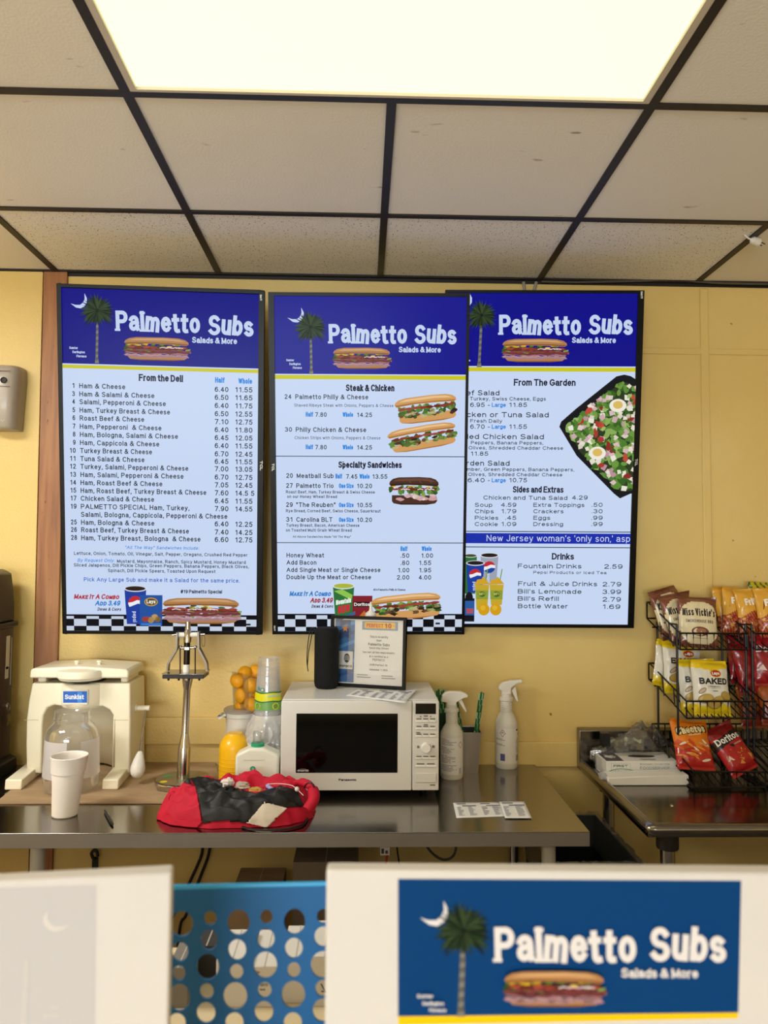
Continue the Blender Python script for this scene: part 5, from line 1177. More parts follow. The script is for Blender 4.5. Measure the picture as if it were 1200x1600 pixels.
spray('white spray bottle with a chunky head close beside the microwave', (b1.x, b1.y, TZ), at_y(706, 1080, b1.y).z-TZ, .0395,
      [(120, 232), (128, 195), (150, 175), (180, 169), (250, 170), (285, 182), (297, 195), (295, 207), (268, 212), (245, 226), (222, 238), (216, 268), (160, 268), (158, 240), (122, 236)], [(232, 228), (256, 220), (292, 298), (282, 305)], (192, 169), k1/4.286, printA)
b2 = at_z(791.5, 1193, TZ); b2.y = min(b2.y+.036, WY-.045); b2.x = at_y(791.3, 1180, b2.y).x; k2 = b2.y/FPX
spray('white spray bottle by itself near the wall, nozzle pointing right', (b2.x, b2.y, TZ), at_y(791, 1062, b2.y).z-TZ, .0405,
      [(508, 152), (516, 130), (540, 110), (590, 98), (662, 94), (668, 101), (664, 112), (632, 118), (612, 132), (592, 146), (588, 205), (530, 205), (528, 165), (512, 158)], [(594, 165), (622, 138), (640, 234), (630, 238), (612, 200)], (562, 95), k2/4.286, printB)

# steel pan with straws
zr = TZ+.146
rp = [at_z(*p, zr) for p in ((707, 1143), (752, 1144.5), (755, 1121), (708, 1120))]
rc = [(rp[0].x, rp[1].y), (rp[1].x, rp[1].y), (rp[1].x, WY-.04), (rp[0].x, WY-.04)]
cx, cy = sum(p[0] for p in rc)/4, sum(p[1] for p in rc)/4
pan = thing('steel_pan', 'deep stainless steel pan holding green straws behind the spray bottle', 'pan', (cx, cy, TZ))
tray('pan_shade_insert', [(cx+(p[0]-cx)*.95, cy+(p[1]-cy)*.95) for p in rc], [(cx+(p[0]-cx)*.78, cy+(p[1]-cy)*.56) for p in rc], zr-.004, TZ+.004, pmat('#101512', .5, name='pan_shade_dark'), pan, th=.001, rim=.001)  # dark insert added to stand in for the pan's shaded inside
tray('pan_wall', rc, [(cx+(p[0]-cx)*.82, cy+(p[1]-cy)*.6) for p in rc], zr, TZ+.001, mk_steel('pan_steel', '#b4afa6', '#c0bab0', .34, (8, 8, 1)), pan, th=.0015, rim=.007)
G1, G2 = pmat('#1f6b3a', .35, name='green_straw'), pmat('#9ec9a4', .4, name='pale_green_straw')
rr = random.Random(4)
def straw(a, b, lbl, i):
    a, b = Vector(a), Vector(b); m = MB()
    n = 10
    for s in range(n): m.tube([a.lerp(b, s/n), a.lerp(b, (s+1)/n)], .0028, G1 if (s+i) % 3 else G2, 8)
    tag(recenter(link('drinking_straw', m), a), lbl, 'straw', 'green straws behind the spray bottle')
for i in range(5):
    tpx = at_y(749.5+i*1.5, 1084-(i % 3)*1.5, 2.72+.01*i); bpx = at_y(737+i*1.2, 1180, 2.75+.004*i)
    straw(bpx, tpx, 'green and white striped straw standing in the right of the steel pan', i)
for i in range(5):
    tpx = at_y(709.5+i*1.3, 1090+i*1.5, 2.74); bpx = at_y(720+i*2.4, 1185, 2.73+.008*i)
    straw(bpx, tpx, 'dark green straw leaning left against the spray bottle', i+1)
for i in range(7):
    tpx = at_y(680+i*2.6, 1074+(i*5 % 7), 2.79); bpx = at_y(687+i*1.1, 1180, 2.80); straw(bpx, tpx, 'green straw in the dark green cup beside the microwave corner', i)
gcm = MB(); gp = at_y(687, 1105, 2.80); gcm.lathe([(0, TZ), (.024, TZ), (.029, TZ+.17), (.029, TZ+.2), (.027, TZ+.2), (.022, TZ+.02), (0, TZ+.02)], (at_y(689, 1105, 2.8).x, 2.808, 0), pmat('#123a2a', .4, name='dark_green_plastic'), 24)
tag(recenter(link('plastic_cup', gcm), (at_y(689, 1105, 2.8).x, 2.808, TZ)), 'dark green plastic cup of straws half hidden behind the first spray bottle', 'cup')

# ------------------------------------------------------------------ red and black bag
bo = [(256, 1223), (291, 1212), (320, 1213), (353, 1214), (380, 1211), (410, 1206), (436, 1210), (457, 1220), (473, 1221), (492, 1232), (495.5, 1250), (488, 1263), (479, 1287), (450, 1292), (422, 1293), (374, 1290), (345, 1289), (322, 1288.5), (301, 1298), (275, 1288), (250, 1274), (248.5, 1246)]
bag = thing('sports_bag', 'crumpled red and black mesh bag with a white patch', 'bag', tuple(at_z(370, 1270, TZ)))
RED = pmat('#c4002f', .65, name='red_fabric', bump=.25, bump_scale=500, noise_amt=.06); MESH = pmat('#161719', .55, name='black_mesh_fabric'); PATCH = pmat('#e2d6c8', .8, name='off_white_patch', noise_amt=.06, noise_scale=60)
mt_, mnt, mbs = MESH, MESH.node_tree, MESH.node_tree.nodes['Principled BSDF']
tc_ = mnt.nodes.new('ShaderNodeTexCoord'); vo = mnt.nodes.new('ShaderNodeTexVoronoi'); vo.inputs['Scale'].default_value = 170; mnt.links.new(tc_.outputs['Object'], vo.inputs['Vector'])
rm_ = ramp(mnt, [(.25, '#020203'), (.45, '#131417')]); mnt.links.new(vo.outputs['Distance'], rm_.inputs[0]); mnt.links.new(rm_.outputs[0], mbs.inputs['Base Color'])
# a lumpy flattened dome: footprint from the table contact line, height by radius
f_l, f_r = at_z(249, 1268, TZ), at_z(493, 1262, TZ)
bx0, bx1 = f_l.x+.004, f_r.x-.0; byf, byb = at_z(370, 1294.5, TZ).y, at_z(370, 1294.5, TZ).y+.26
bcx, bcy, bax, bay = (bx0+bx1)/2, (byf+byb)/2, (bx1-bx0)/2, (byb-byf)/2
def dome(t, s):
    """t: angle round the bag, s: 0 at the table edge .. 1 in the middle"""
    c, sn = math.cos(t), math.sin(t); e = 2.6
    rr_ = (abs(c)**e+abs(sn)**e)**(-1/e)
    fold = .05*noise.noise(Vector((c*2.5, sn*2.5, s*2)))+.03*noise.noise(Vector((c*7, sn*7, s*3)))
    k = max(0, (1-s))**.55 if s > .02 else 1.0
    rad = rr_*(1+fold)*((1-s)**.8 if s < 1 else 0)
    hmax = .075+.012*(sn if sn > 0 else 0)+.012*noise.noise(Vector((c*3, sn*3, 5)))
    rim = math.sin(min(1, s/.45)*math.pi/2)
    z = hmax*rim
    if s > .45: z -= (.03 if sn > -.2 else .012)*min(1, (s-.45)/.3)*(1 if c > -.35 else .3)
    z += .010*noise.noise(Vector((c*5*(1-s), sn*5*(1-s), s*5)))*(1 if s > .06 else 0)+.010*noise.noise(Vector((c*9*(1-s)+3, sn*9*(1-s), 1.5)))*(s > .2)
    z += .016*(.35-abs(noise.noise(Vector((c*4*(1-s)+7, sn*6*(1-s), 2.5+s*2)))))*min(1, s*5)
    if s < .3: rad *= 1+.035*math.sin(s/.3*math.pi)
    return Vector((bcx+bax*rad*c, bcy+bay*rad*sn, TZ+.001+max(0, z)))
front = [(248, 1300), (248, 1245), (257, 1224), (275, 1220), (307, 1229), (311, 1247), (317, 1285), (303, 1300)]
panel_w = [(412, 1254), (447, 1263), (416, 1293), (385, 1286)]
black1 = [(258, 1232), (275, 1217), (300, 1213), (330, 1216), (352, 1222), (372, 1235), (400, 1240), (436, 1228), (462, 1234), (474, 1260), (450, 1262), (412, 1254), (385, 1286), (360, 1283), (335, 1283), (318, 1287), (311, 1247), (307, 1229), (275, 1220)]
nt2, ns2 = 440, 170
grid = [[dome(2*math.pi*i/nt2, j/ns2) for i in range(nt2)] for j in range(ns2+1)]
parts = {'red': MB(), 'flap': MB(), 'mesh': MB(), 'patch': MB()}
idx = {k: {} for k in parts}
offs = {'red': 0, 'flap': .004, 'mesh': .0025, 'patch': .0035}
for j in range(ns2):
    for i in range(nt2):
        qd = [(j, i), (j, (i+1) % nt2), (j+1, (i+1) % nt2), (j+1, i)]
        c = sum((grid[a][b] for a, b in qd), Vector())/4; x, y = topx(c)
        ks = ['red']
        if c.y < bcy+.06:
            if inside(x, y, panel_w): ks.append('patch')
            elif inside(x, y, front) and c.x < bcx: ks.append('flap')
            elif inside(x, y, black1): ks.append('mesh')
        elif inside(x, y, black1): ks.append('mesh')
        for kname in ks:
            mbk, dk = parts[kname], idx[kname]; f = []
            for q in qd:
                if q not in dk:
                    dk[q] = len(mbk.v); p = grid[q[0]][q[1]]; d = Vector((p.x-bcx, p.y-bcy, .05)).normalized(); mbk.v.append(p+d*offs[kname])
                if dk[q] not in f: f.append(dk[q])
            if len(f) > 2: mbk.f.append(tuple(f)); mbk.m.append({'red': RED, 'flap': RED, 'mesh': MESH, 'patch': PATCH}[kname])
lab(link('bag_body', parts['red'], bag, smooth=75), 'red fabric bag body'); lab(link('mesh_panel', parts['mesh'], bag, smooth=75, solid=.002), 'black mesh panel')
lab(link('side_flap', parts['flap'], bag, smooth=75, solid=.003), 'plain red corner flap'); lab(link('patch', parts['patch'], bag, smooth=75, solid=.002), 'white fabric patch')
rol = MB(); rol.tube(smooth_path([at_y(x, y, Y) for x, y, Y in ((455, 1226, 2.36), (468, 1222, 2.32), (482, 1226, 2.29), (490, 1238, 2.26), (489, 1252, 2.235), (480, 1266, 2.22))], 5), [.008]*6+[.012]*8+[.017]*6+[.016]*6, RED, 14)
link('rolled_edge', rol, bag); link('drawcord', MB().tube(smooth_path([at_y(x, y, Y) for x, y, Y in ((475, 1231, 2.268), (480, 1224, 2.258), (487, 1224, 2.25), (491.5, 1231, 2.248))], 5), .0022, BLACK, 8), bag)
link('drawcord', MB().tube(smooth_path([at_z(x, y, TZ+.004) for x, y in ((378, 1292), (400, 1296.5), (430, 1297), (455, 1294), (474, 1288), (482, 1276))], 5), .003, BLACK, 8), bag)
# things poking out of the bag
def crumple(c, r, mat, seed, sq=(1, 1, .6), n=14):
    m = MB(); m.ball((0, 0, 0), 1, 1, 1, mat, n, n//2+2)
    m.v = [Vector(c)+Vector((v.x*r*sq[0], v.y*r*sq[1], v.z*r*sq[2]))*(1+.4*noise.noise(v*2.1+Vector((seed, 0, 0)))+.25*noise.noise(v*5+Vector((seed, 3, 0)))) for v in m.v]; return m
c = at_y(356, 1222, 2.33); tag(recenter(link('crumpled_tissue', crumple(c, .019, pmat('#e2d8d2', .7), 1), smooth=20), c-Vector((0, 0, .012))), 'crumpled white wrapper poking out of the red bag', 'wrapper')
c = at_y(378, 1228, 2.33); tag(recenter(link('foil_wrapper', crumple(c, .018, pmat('#c9b9a8', .3, metal=.3), 2, (1.3, 1, .6)), smooth=20), c-Vector((0, 0, .012))), 'tangle of foil and dark wrapper in the bag opening', 'wrapper')
c = at_y(399, 1234, 2.32); tag(recenter(link('snack_wrapper', crumple(c, .014, pmat('#c9a24a', .4), 4, (1.5, .8, .5)), smooth=20), c-Vector((0, 0, .01))), 'yellow snack wrapper in the bag opening', 'wrapper')
a, b = at_y(417, 1227.5, 2.34), at_y(428, 1236, 2.31)
tag(recenter(link('lavender_stick', MB().tube([a, a.lerp(b, .1), b], [.005, .0065, .0065], pmat('#a9a0dc', .4), 12)), b), 'short lavender plastic stick lying in the bag opening', 'stick')
ec = thing('earphone_cable', 'thin white cord with a round bead across the bag opening', 'cable', at_y(472, 1244, 2.27))
link('cord', MB().tube(smooth_path([at_y(x, y, Y) for x, y, Y in ((418, 1225, 2.33), (436, 1224.5, 2.31), (455, 1227, 2.29), (465, 1234, 2.27), (474, 1243, 2.25))], 6), .001, WHITEP, 6), ec); c = at_y(464, 1233, 2.268); link('bead', MB().ball(c, .007, .007, .007, WHITEP, 12, 8), ec)

# ------------------------------------------------------------------ black brewer at the far left
ex = at_y(20, 1100, 2.785).x; ez = at_y(10, 891, 2.6).z
bm = thing('drink_machine', 'tall black and brown drink machine cut off by the left edge', 'machine', (ex-.19, 2.6, TZ))
DB = pmat('#2a1d17', .3, name='dark_brown_enamel', coat=.2); BK2 = pmat('#14181b', .35, name='black_machine_plastic')
zc1, zc0 = at_y(10, 982, 2.5).z, at_y(10, 991.5, 2.5).z
tpz = [(ex-.37, zc1), (ex, zc1), (ex-.002, zc1+.06), (ex-.008, zc1+.12), (ex-.016, zc1+.17), (ex-.028, ez-.008), (ex-.045, ez), (ex-.37, ez)]
link('hood', MB().prism(tpz, 2.5, 2.78, BK2), bm, bevel=.006)
link('collar', MB().box(ex-.375, ex+.009, 2.46, 2.79, zc0, zc1, BK2), bm, bevel=.004)
link('cabinet', MB().box(ex-.37, ex-.002, 2.5, 2.78, TZ+.05, zc0, DB), bm, bevel=.005)
link('base', MB().prism([(ex-.39, TZ), (ex+.02, TZ), (ex+.018, TZ+.045), (ex-.005, TZ+.055), (ex-.39, TZ+.055)], 2.44, 2.79, BK2), bm, bevel=.004)
gp = MB().box(ex-.30, ex-.03, 2.497, 2.502, TZ+.09, zc0-.04, pmat('#9aa3a6', .3, name='grey_front_panel')); link('front_panel', gp, bm, bevel=.002)
stm = MB()
def SX(px, py, o=.001):
    d = ray(px, py); return CAM+d*((ex-.002+o)/d.x)
for a, b in (((9, 1046), (16, 993)), ((8, 1061), (13.5, 1041)), ((16.5, 1070), (18.5, 996))):
    p, q = SX(*a), SX(*b); stm.box(ex-.003, ex-.001, p.y, q.y, p.z, q.z, pmat('#cfc6b4', .6, name='paper_sticker'))
link('sticker', stm, bm)
lk = SX(9, 1102); link('lock', MB().lathe([(.0085, 0), (.0085, .006), (.006, .009), (0, .009)], (ex-.002, lk.y, lk.z), CHROME, 16, M=Matrix.Rotation(math.pi/2, 3, 'Y')), bm)
ky = thing('key_bunch', 'small keys hanging at the drink machine lock', 'keys', (ex+.008, lk.y, lk.z-.03))
BR = pmat('#a8905c', .35, name='brass_key', metal=.8)
for x, y, an in ((21, 1119, .2), (19.5, 1123, -.25)):
    p = at_y(x, y, lk.y+.012); Mk = Matrix.Translation((ex+.007-an*.006, p.y, p.z)) @ Matrix.Rotation(1.1, 4, 'Z') @ Matrix.Rotation(an, 4, 'Y')
    link('key', MB().lathe([(0, -.001), (.009, -.001), (.009, .001), (0, .001)], (0, 0, 0), BR, 14, M=Matrix.Rotation(math.pi/2, 3, 'X')).box(-.0025, .0025, -.001, .001, -.032, -.006, BR).box(.002, .005, -.001, .001, -.028, -.022, BR).xf(Mk), ky)
link('key_ring', MB().tube([(ex+.007, lk.y+.004+.012*math.cos(2*math.pi*i/16), lk.z-.008+.012*math.sin(2*math.pi*i/16)) for i in range(16)], .0008, CHROME, 6, closed=True), ky)

# air freshener on the wall
dx1 = at_y(37, 600, 2.815).x; dz1, dz0 = at_y(15, 568, 2.76).z, at_y(15, 669, 2.76).z
af = thing('air_freshener', 'beige air freshener dispenser mounted on the left wall', 'dispenser', (dx1-.06, WY-.02, dz0))
AFM = pmat('#a99e90', .35, name='beige_grey_plastic', coat=.1)
m = MB(); pr_ = []
W2 = .064
for j, (z, sc_, dp) in enumerate(((dz0, .84, .07), (dz0+.01, .86, .08), (dz0+.1, .93, .088), (dz1-.05, 1, .09), (dz1-.02, .98, .085), (dz1-.006, .92, .075), (dz1, .84, .06))):
    for a in range(13):
        t = math.pi*a/12; x = dx1-W2+W2*sc_*math.copysign(abs(math.cos(t))**.6, math.cos(t)); pr_.append((x, WY-.017-dp*(math.sin(t)**.6 if a not in (0, 12) else 0), z))
m.add(pr_, [(j*13+i, j*13+i+1, (j+1)*13+i+1, (j+1)*13+i) for j in range(6) for i in range(12)]+[tuple(range(13)), tuple(range(78, 91))[::-1]], AFM); link('housing', m, af, smooth=50)
c = at_y(6, 594, WY-.017-.09); link('nozzle_hole', MB().lathe([(0, -.004), (.0075, -.004), (.009, .001), (.011, .003), (.011, 0)], (c.x, c.y-.0005, c.z), pmat('#1c1815', .6, name='dark_hole'), 20, M=Matrix.Rotation(math.pi/2, 3, 'X')), af)
for y in (581, 605):
    z = at_y(10, y, 2.77).z; link('seam', MB().box(dx1-W2*1.9, dx1-W2*.35, WY-.017-.0925, WY-.017-.088, z-.0006, z+.0006, pmat('#6e655a', .6, name='seam')), af)
A = Art((c.x, WY-.017-.0925, 0), (1, 0, 0), (0, 0, 1), (0, -1, 0), lambda c: pmat(c, .5)); u, v = A.p(4, 656)
for i in range(3): A.ell(u+(i-1)*.005, v-(i % 2)*.004, .0016, .0012, '#d8d2c8')
link('printed_dots', A.mb, af, smooth=0)
# ------------------------------------------------------------------ right steel table with backsplash
TZ2 = .86
rx0 = at_z(1011, 1296, TZ2).x; ry0 = at_z(1011, 1298, TZ2).y; zr2 = .0185
STEEL2 = mk_steel('worn_stainless_steel', '#7f7a74', '#86817a', .16, (1.5, 200, 200))
rt = thing('work_table', 'steel work table with raised backsplash and rolled edge under the chip racks', 'table', ((rx0+XR)/2, (ry0+WY)/2, 0))
link('tabletop', MB().box(rx0, XR-.02, ry0+.004, WY-.05, TZ2-.02, TZ2, STEEL2), rt, bevel=.001)
ed = MB(); yy = ry0+.012; xx = rx0+.012
ed.tube([(xx, WY-.055, TZ2-.002), (xx, yy+.012, TZ2-.002), (xx+.003, yy+.003, TZ2-.002), (xx+.012, yy, TZ2-.002), (XR-.02, yy, TZ2-.002)], zr2, STEEL2, 20); link('rolled_edge', ed, rt, smooth=60)
bs = MB(); zt2 = at_y(893, 1137, WY-.03).z
bs.prism([(WY-.018, zt2), (WY-.055, zt2-.004), (WY-.058, TZ2-.02), (WY-.018, TZ2-.02)], rx0-.002, XR-.02, STEEL2, axes='yzx'); link('backsplash', bs, rt, bevel=.003)
lgx = at_y(1043, 1330, ry0+.075).x
for x, y in ((lgx, ry0+.075), (lgx, WY-.12), (XR-.12, ry0+.075), (XR-.12, WY-.12)):
    l = leg(rt, x, y, TZ2-.02, CHROME); g = MB().lathe([(.030, TZ2-.075), (.0315, TZ2-.07), (.0315, TZ2-.025), (.030, TZ2-.02)], (x, y, 0), pmat('#3a3834', .5, name='grey_leg_socket', metal=.6), 24); link('leg_socket', g, l)
for px, py in ((977, 1254), (988, 1263), (1050, 1259)):
    p = at_z(px, py, TZ2); link('screw_head', MB().lathe([(.006, 0), (.0055, .002), (.003, .0035), (0, .004)], (p.x, p.y, TZ2), CHROME, 16), rt)

# bin between the tables
tz = .70; x0, x1, y0, y1 = .575, .832, 2.32, 2.74
tcn = thing('trash_bin', 'black bin with a clear liner between the two steel tables', 'bin', ((x0+x1)/2, (y0+y1)/2, 0))
tray('bin_wall', [(x0, y0), (x1, y0), (x1, y1), (x0, y1)], [(x0+.05, y0+.05), (x1-.05, y0+.05), (x1-.05, y1-.05), (x0+.05, y1-.05)], tz, .01, pmat('#050506', .5, name='black_bin_plastic'), tcn, th=.004, rim=.01)
LIN = film('#e8e8e4', .1, .15, .35, 'clear_bin_liner'); m = MB(); n = 120; vs = []
def rect_pt(t, g):
    P = [(x0-g, y0-g), (x1+g, y0-g), (x1+g, y1+g), (x0-g, y1+g)]; t = t % 1*4; i = int(t); f = t-i; a, b = P[i], P[(i+1) % 4]; return a[0]+(b[0]-a[0])*f, a[1]+(b[1]-a[1])*f
rows = ((-.012, -.10), (-.004, .006), (.014, .010), (.018, -.035), (.022, -.085))
for j, (g, dz) in enumerate(rows):
    for i in range(n):
        q = noise.noise(Vector((i*.35, j*1.3, 2))); x, y = rect_pt(i/n, g+.008*q*(j != 1)); vs.append((x, y, tz+dz+.012*noise.noise(Vector((i*.5, j, 7)))*(j != 1)))
m.add(vs, [(j*n+i, j*n+(i+1) % n, (j+1)*n+(i+1) % n, (j+1)*n+i) for j in range(len(rows)-1) for i in range(n)], LIN); link('bin_liner', m, tcn, smooth=50)

# glove box, wrapped pack, plastic bag
gf = at_z(947.6, 1217, TZ2); gr = at_z(1060, 1217, TZ2); gw = gr.x-gf.x; gd = .122; gh = at_y(1000, 1189.4, gf.y).z-TZ2
GB = pmat('#e2e0da', .5, name='white_carton')
gb_ = thing('glove_box', 'white carton of food service poly gloves with a slot on top', 'box', (gf.x+gw/2, gf.y+gd/2, TZ2))
crt = link('carton', MB().box(gf.x, gf.x+gw, gf.y, gf.y+gd, TZ2, TZ2+gh, GB), gb_, bevel=.0012)
PR = lambda c: pmat(c, .5)
A = Art((gf.x, gf.y-.0003, TZ2), (1, 0, 0), (0, 0, 1), (0, -1, 0), PR); k7 = 1/7.06
P7 = lambda x, y: (920+x*k7, 1120+y*k7)
A.text('FIRST', 920+272*k7, 1120+556*k7, 920+430*k7, 3.7, '#4a5250', weight=.2, smallcaps=True); A.text('Mark', 920+280*k7, 1120+626*k7, 920+418*k7, 5, '#3c4644', weight=.14, italic=.35)
for a, b in (((250, 515), (250, 640)), ((458, 515), (458, 590)), ((250, 515), (458, 515)), ((250, 636), (330, 636))): A.line([A.p(*P7(*a)), A.p(*P7(*b))], .0007, '#8fa89c')
A.up(); A.line([A.p(*P7(225+i*28, 603-30*math.sin(math.pi*(i/10)**.8*.92))) for i in range(11)], .0022, '#4f9a7a')
A.text('Embossed - Powder Free', 920+565*k7, 1120+527*k7, 920+890*k7, 1.6, '#6a706c', weight=.2); A.line([A.p(*P7(565, 541)), A.p(*P7(890, 541))], .0006, '#9aa09c')
A.text('FOODSERVICE', 920+565*k7, 1120+579*k7, 920+893*k7, 3.9, '#6f7a74', weight=.14); A.text('POLY GLOVES', 920+570*k7, 1120+613*k7, 920+885*k7, 3.9, '#6f7a74', weight=.14)
link('front_print', A.mb, crt, smooth=0)
A = Art((gf.x, gf.y, TZ2+gh+.0004), (1, 0, 0), (0, 1, 0), (0, 0, 1), PR)
A.rect(.002, .003, .062, gd-.004, '#4c4a52'); A.up(); hd_ = [(.012, .05), (.02, .045), (.03, .035), (.034, .038), (.031, .046), (.045, .042), (.047, .048), (.036, .054), (.052, .056), (.051, .062), (.036, .063), (.048, .072), (.044, .076), (.03, .07), (.018, .082), (.014, .08), (.02, .066), (.01, .06)]
A.poly(hd_, '#d8d4cc'); A.ell(gw*.58, gd*.52, gw*.19, .016, '#1c1a1a')
for i in range(3): A.rect(gw*.5, .018-i*.005+.008, gw*.72, .0205-i*.005+.008, '#9a9a94')
link('top_print', A.mb, crt, smooth=0)
A = Art((gf.x-.0004, gf.y+gd, TZ2), (0, -1, 0), (0, 0, 1), (-1, 0, 0), PR); rr = random.Random(4)
for i in range(9): A.rect(.03, .05-i*.0048, .03+rr.uniform(.04, .065), .0515-i*.0048, '#8b8d88')
A.rect(.01, .004, .016, .014, '#3a3a3a'); link('side_print', A.mb, crt, smooth=0)
wf_, wr_ = at_z(950, 1228, TZ2), at_z(1075.5, 1227, TZ2); WP = pmat('#e6e3dc', .35, name='white_plastic_wrap', bump=.15, bump_scale=60)
m = MB(); m.prism([(wf_.x, TZ2+.001), (wr_.x-.003, TZ2+.001), (wr_.x, TZ2+.006), (wr_.x, TZ2+.033), (wr_.x-.004, TZ2+.036), (wf_.x+.1, TZ2+.030), (wf_.x+.004, TZ2+.026), (wf_.x, TZ2+.022)], wf_.y, gf.y-.004, WP)
wpk = thing('wrapped_pack', 'flat white plastic wrapped pack in front of the glove carton', 'package', ((wf_.x+wr_.x)/2, wf_.y+.03, TZ2)); link('pack', m, wpk, bevel=.005, seg=3)
link('wrap_end', crumple((wf_.x-.004, (wf_.y+gf.y)/2, TZ2+.018), .016, film('#f0efec', .6, .2, .2, 'wrap_film'), 9, (.8, 1.6, 1)), wpk)
pb = at_y(985, 1172, 2.765); pbg = thing('plastic_bag', 'crumpled clear plastic bag with black contents behind the glove carton', 'plastic bag', (pb.x, 2.76, TZ2))
CB = film('#dcdcd8', .08, .08, .22, 'clear_bag_film')
for c, r, s_, sq in (((pb.x-.035, 2.76, TZ2+.05), .075, 11, (1.25, .75, .75)), ((pb.x+.045, 2.765, TZ2+.062), .09, 12, (1.05, .75, .95)), ((pb.x-.1, 2.745, TZ2+.03), .04, 15, (1, .9, .8))):
    m = crumple(c, r, CB, s_, sq, 28); m.v = [Vector((v.x, min(v.y, WY-.062), max(v.z, TZ2+.0015))) for v in m.v]; link('bag_film', m, pbg, smooth=28)
for c, r, s_, sq in (((pb.x-.045, 2.76, TZ2+.045), .034, 21, (1.4, .8, .8)), ((pb.x+.03, 2.77, TZ2+.035), .042, 22, (1.4, .8, .7))):
    m = crumple(c, r, pmat('#101012', .4, name='black_contents'), s_, sq, 16); m.v = [Vector((v.x, v.y, max(v.z, TZ2+.003))) for v in m.v]; link('black_contents', m, pbg, smooth=25)
bq = at_y(946, 1153, 2.74); link('black_contents', MB().box(bq.x-.014, bq.x+.016, 2.735, 2.765, bq.z-.03, bq.z+.016, pmat('#101012', .4, name='black_contents')), pbg, bevel=.002)

# ------------------------------------------------------------------ wire chip racks
WIRE = pmat('#0d0c0d', .4, name='black_wire', spec=.4)
TIERS = [(2.835, 1.448, 2.60, 1.357, 1.302, 1.36), (2.825, 1.224, 2.555, 1.136, 1.08, 1.15), (2.80, 1.008, 2.505, .918, .868, .94)]
def rack(label, X0_, X1_):
    t = thing('chip_rack', label, 'rack', ((X0_+X1_)/2, 2.7, TZ2), 'wire chip racks')
    for x in (X0_, X1_):
        m = MB()
        for y, zt in ((2.62, 1.385), (2.795, 1.38)): m.tube([(x, y, TZ2), (x, y, zt)], .0042, WIRE, 8)
        m.tube([(x, 2.795, 1.38), (x, 2.62, 1.385)], .003, WIRE, 8); m.tube([(x, 2.51, TZ2+.004), (x, 2.80, TZ2+.004)], .003, WIRE, 8); link('side_frame', m, t)
    for Yb, zrb, Yf, zrf, zbf, zbb in TIERS:
        m = MB(); a, b = X0_+.002, X1_-.002; r = .0029; ab = X0_-.022
        for x, xk in ((a, ab), (b, b)):
            m.tube([(xk, Yb, zrb), (xk, Yb-.02, zrb-.002), (x, Yf, zrf), (x, Yf, zbf), (x*.5+xk*.5, Yb-.05, zbb), (xk, Yb, zrb-.06), (xk, Yb, zrb)], r, WIRE, 6)
            for f in (.33, .66):
                xf = xk+(x-xk)*f; q0 = Vector((xf, Yb-.02+(Yf-Yb+.02)*f, zrb+(zrf-zrb)*f)); q1 = Vector((xf, Yf+(Yb-.05-Yf)*(1-f), zbf+(zbb-zbf)*(1-f))); m.tube([q0, q1], r*.8, WIRE, 6)
        for y, z in ((Yb, zrb), (Yf, zrf), (Yf, zbf), (Yb-.05, zbb), (Yb, zrb-.06)): m.tube([(ab if y > Yf else a, y, z), (b, y, z)], r*1.1, WIRE, 6)
        n = 10
        for i in range(1, n):
            x = a+(b-a)*i/n; m.tube([(x, Yf, zrf), (x, Yf, zbf), (x, Yb-.05, zbb), (x, Yb, zrb-.06), (x, Yb, zrb)], r*.8, WIRE, 6)
        link('wire_basket', m, t)
    return t
rack('left black wire chip rack, holding baked and smokehouse chips', 1.085, 1.325); rack('right black wire chip rack, cut by the photo edge', 1.347, 1.60)

def chip_bag(label, px, py, Y, w, h, lean, roll, yaw, colf, art=None, group='bags of chips in the racks', seed=0, th=.022, gloss=.28):
    c = at_y(px, py, Y)
    M = Matrix.Translation(c) @ Matrix.Rotation(math.radians(yaw), 4, 'Z') @ Matrix.Rotation(math.radians(-lean), 4, 'X') @ Matrix.Rotation(math.radians(roll), 4, 'Y')
    t = thing('chip_bag', label, 'chips', c-Vector((0, 0, h/2*math.cos(math.radians(lean)))), group)
    def surf(u, v, hh, side=1):
        a, b = 2*u/w, 2*v/h; s = max(0, 1-abs(a)**2.6)*max(0, 1-(abs(b)/.9)**3 if abs(b) < .9 else 0)
        wr = .0028*noise.noise(Vector((u*38+seed, v*38, side*3)))+.002*noise.noise(Vector((u*90+seed, v*60, side*5)))*abs(b)
        ins = 1-.05*(1-abs(b))*(abs(a)); y = -side*(th*s**.55+.0006+(wr if s > 0 else 0))-hh*side
        flap = .012*max(0, (b-.8)/.2)*math.sin(seed*1.7+a*2) if b > .8 else 0
        return M @ Vector((u*ins, y+flap, v))
    nu, nv = 36, 46; m = MB(); mats = {}
    for side in (1, -1):
        o = len(m.v)
        for j in range(nv+1):
            for i in range(nu+1):
                v_ = -h/2+h*j/nv
                if j in (0, nv): v_ += (.0015 if i % 2 else 0)*(1 if j else -1)
                m.v.append(surf(-w/2+w*i/nu, v_, 0, side))
        for j in range(nv):
            for i in range(nu):
                q = (o+j*(nu+1)+i, o+j*(nu+1)+i+1, o+(j+1)*(nu+1)+i+1, o+(j+1)*(nu+1)+i)
                m.f.append(q if side == 1 else q[::-1]); m.m.append(pmat(colf((i+.5)/nu*2-1, (j+.5)/nv*2-1, side), gloss, coat=.3, name=None))
    fo = link('bag_foil', m, t, smooth=70)
    if art:
        A = Art((0, 0, 0), (1, 0, 0), (0, 0, 1), (0, -1, 0), lambda c_: pmat(c_, .35), fn=lambda u, v, hh: surf(u, v, hh*1.0+.0006), step=.0003); art(A, w, h); link('bag_print', A.mb, fo, smooth=0)
    return t
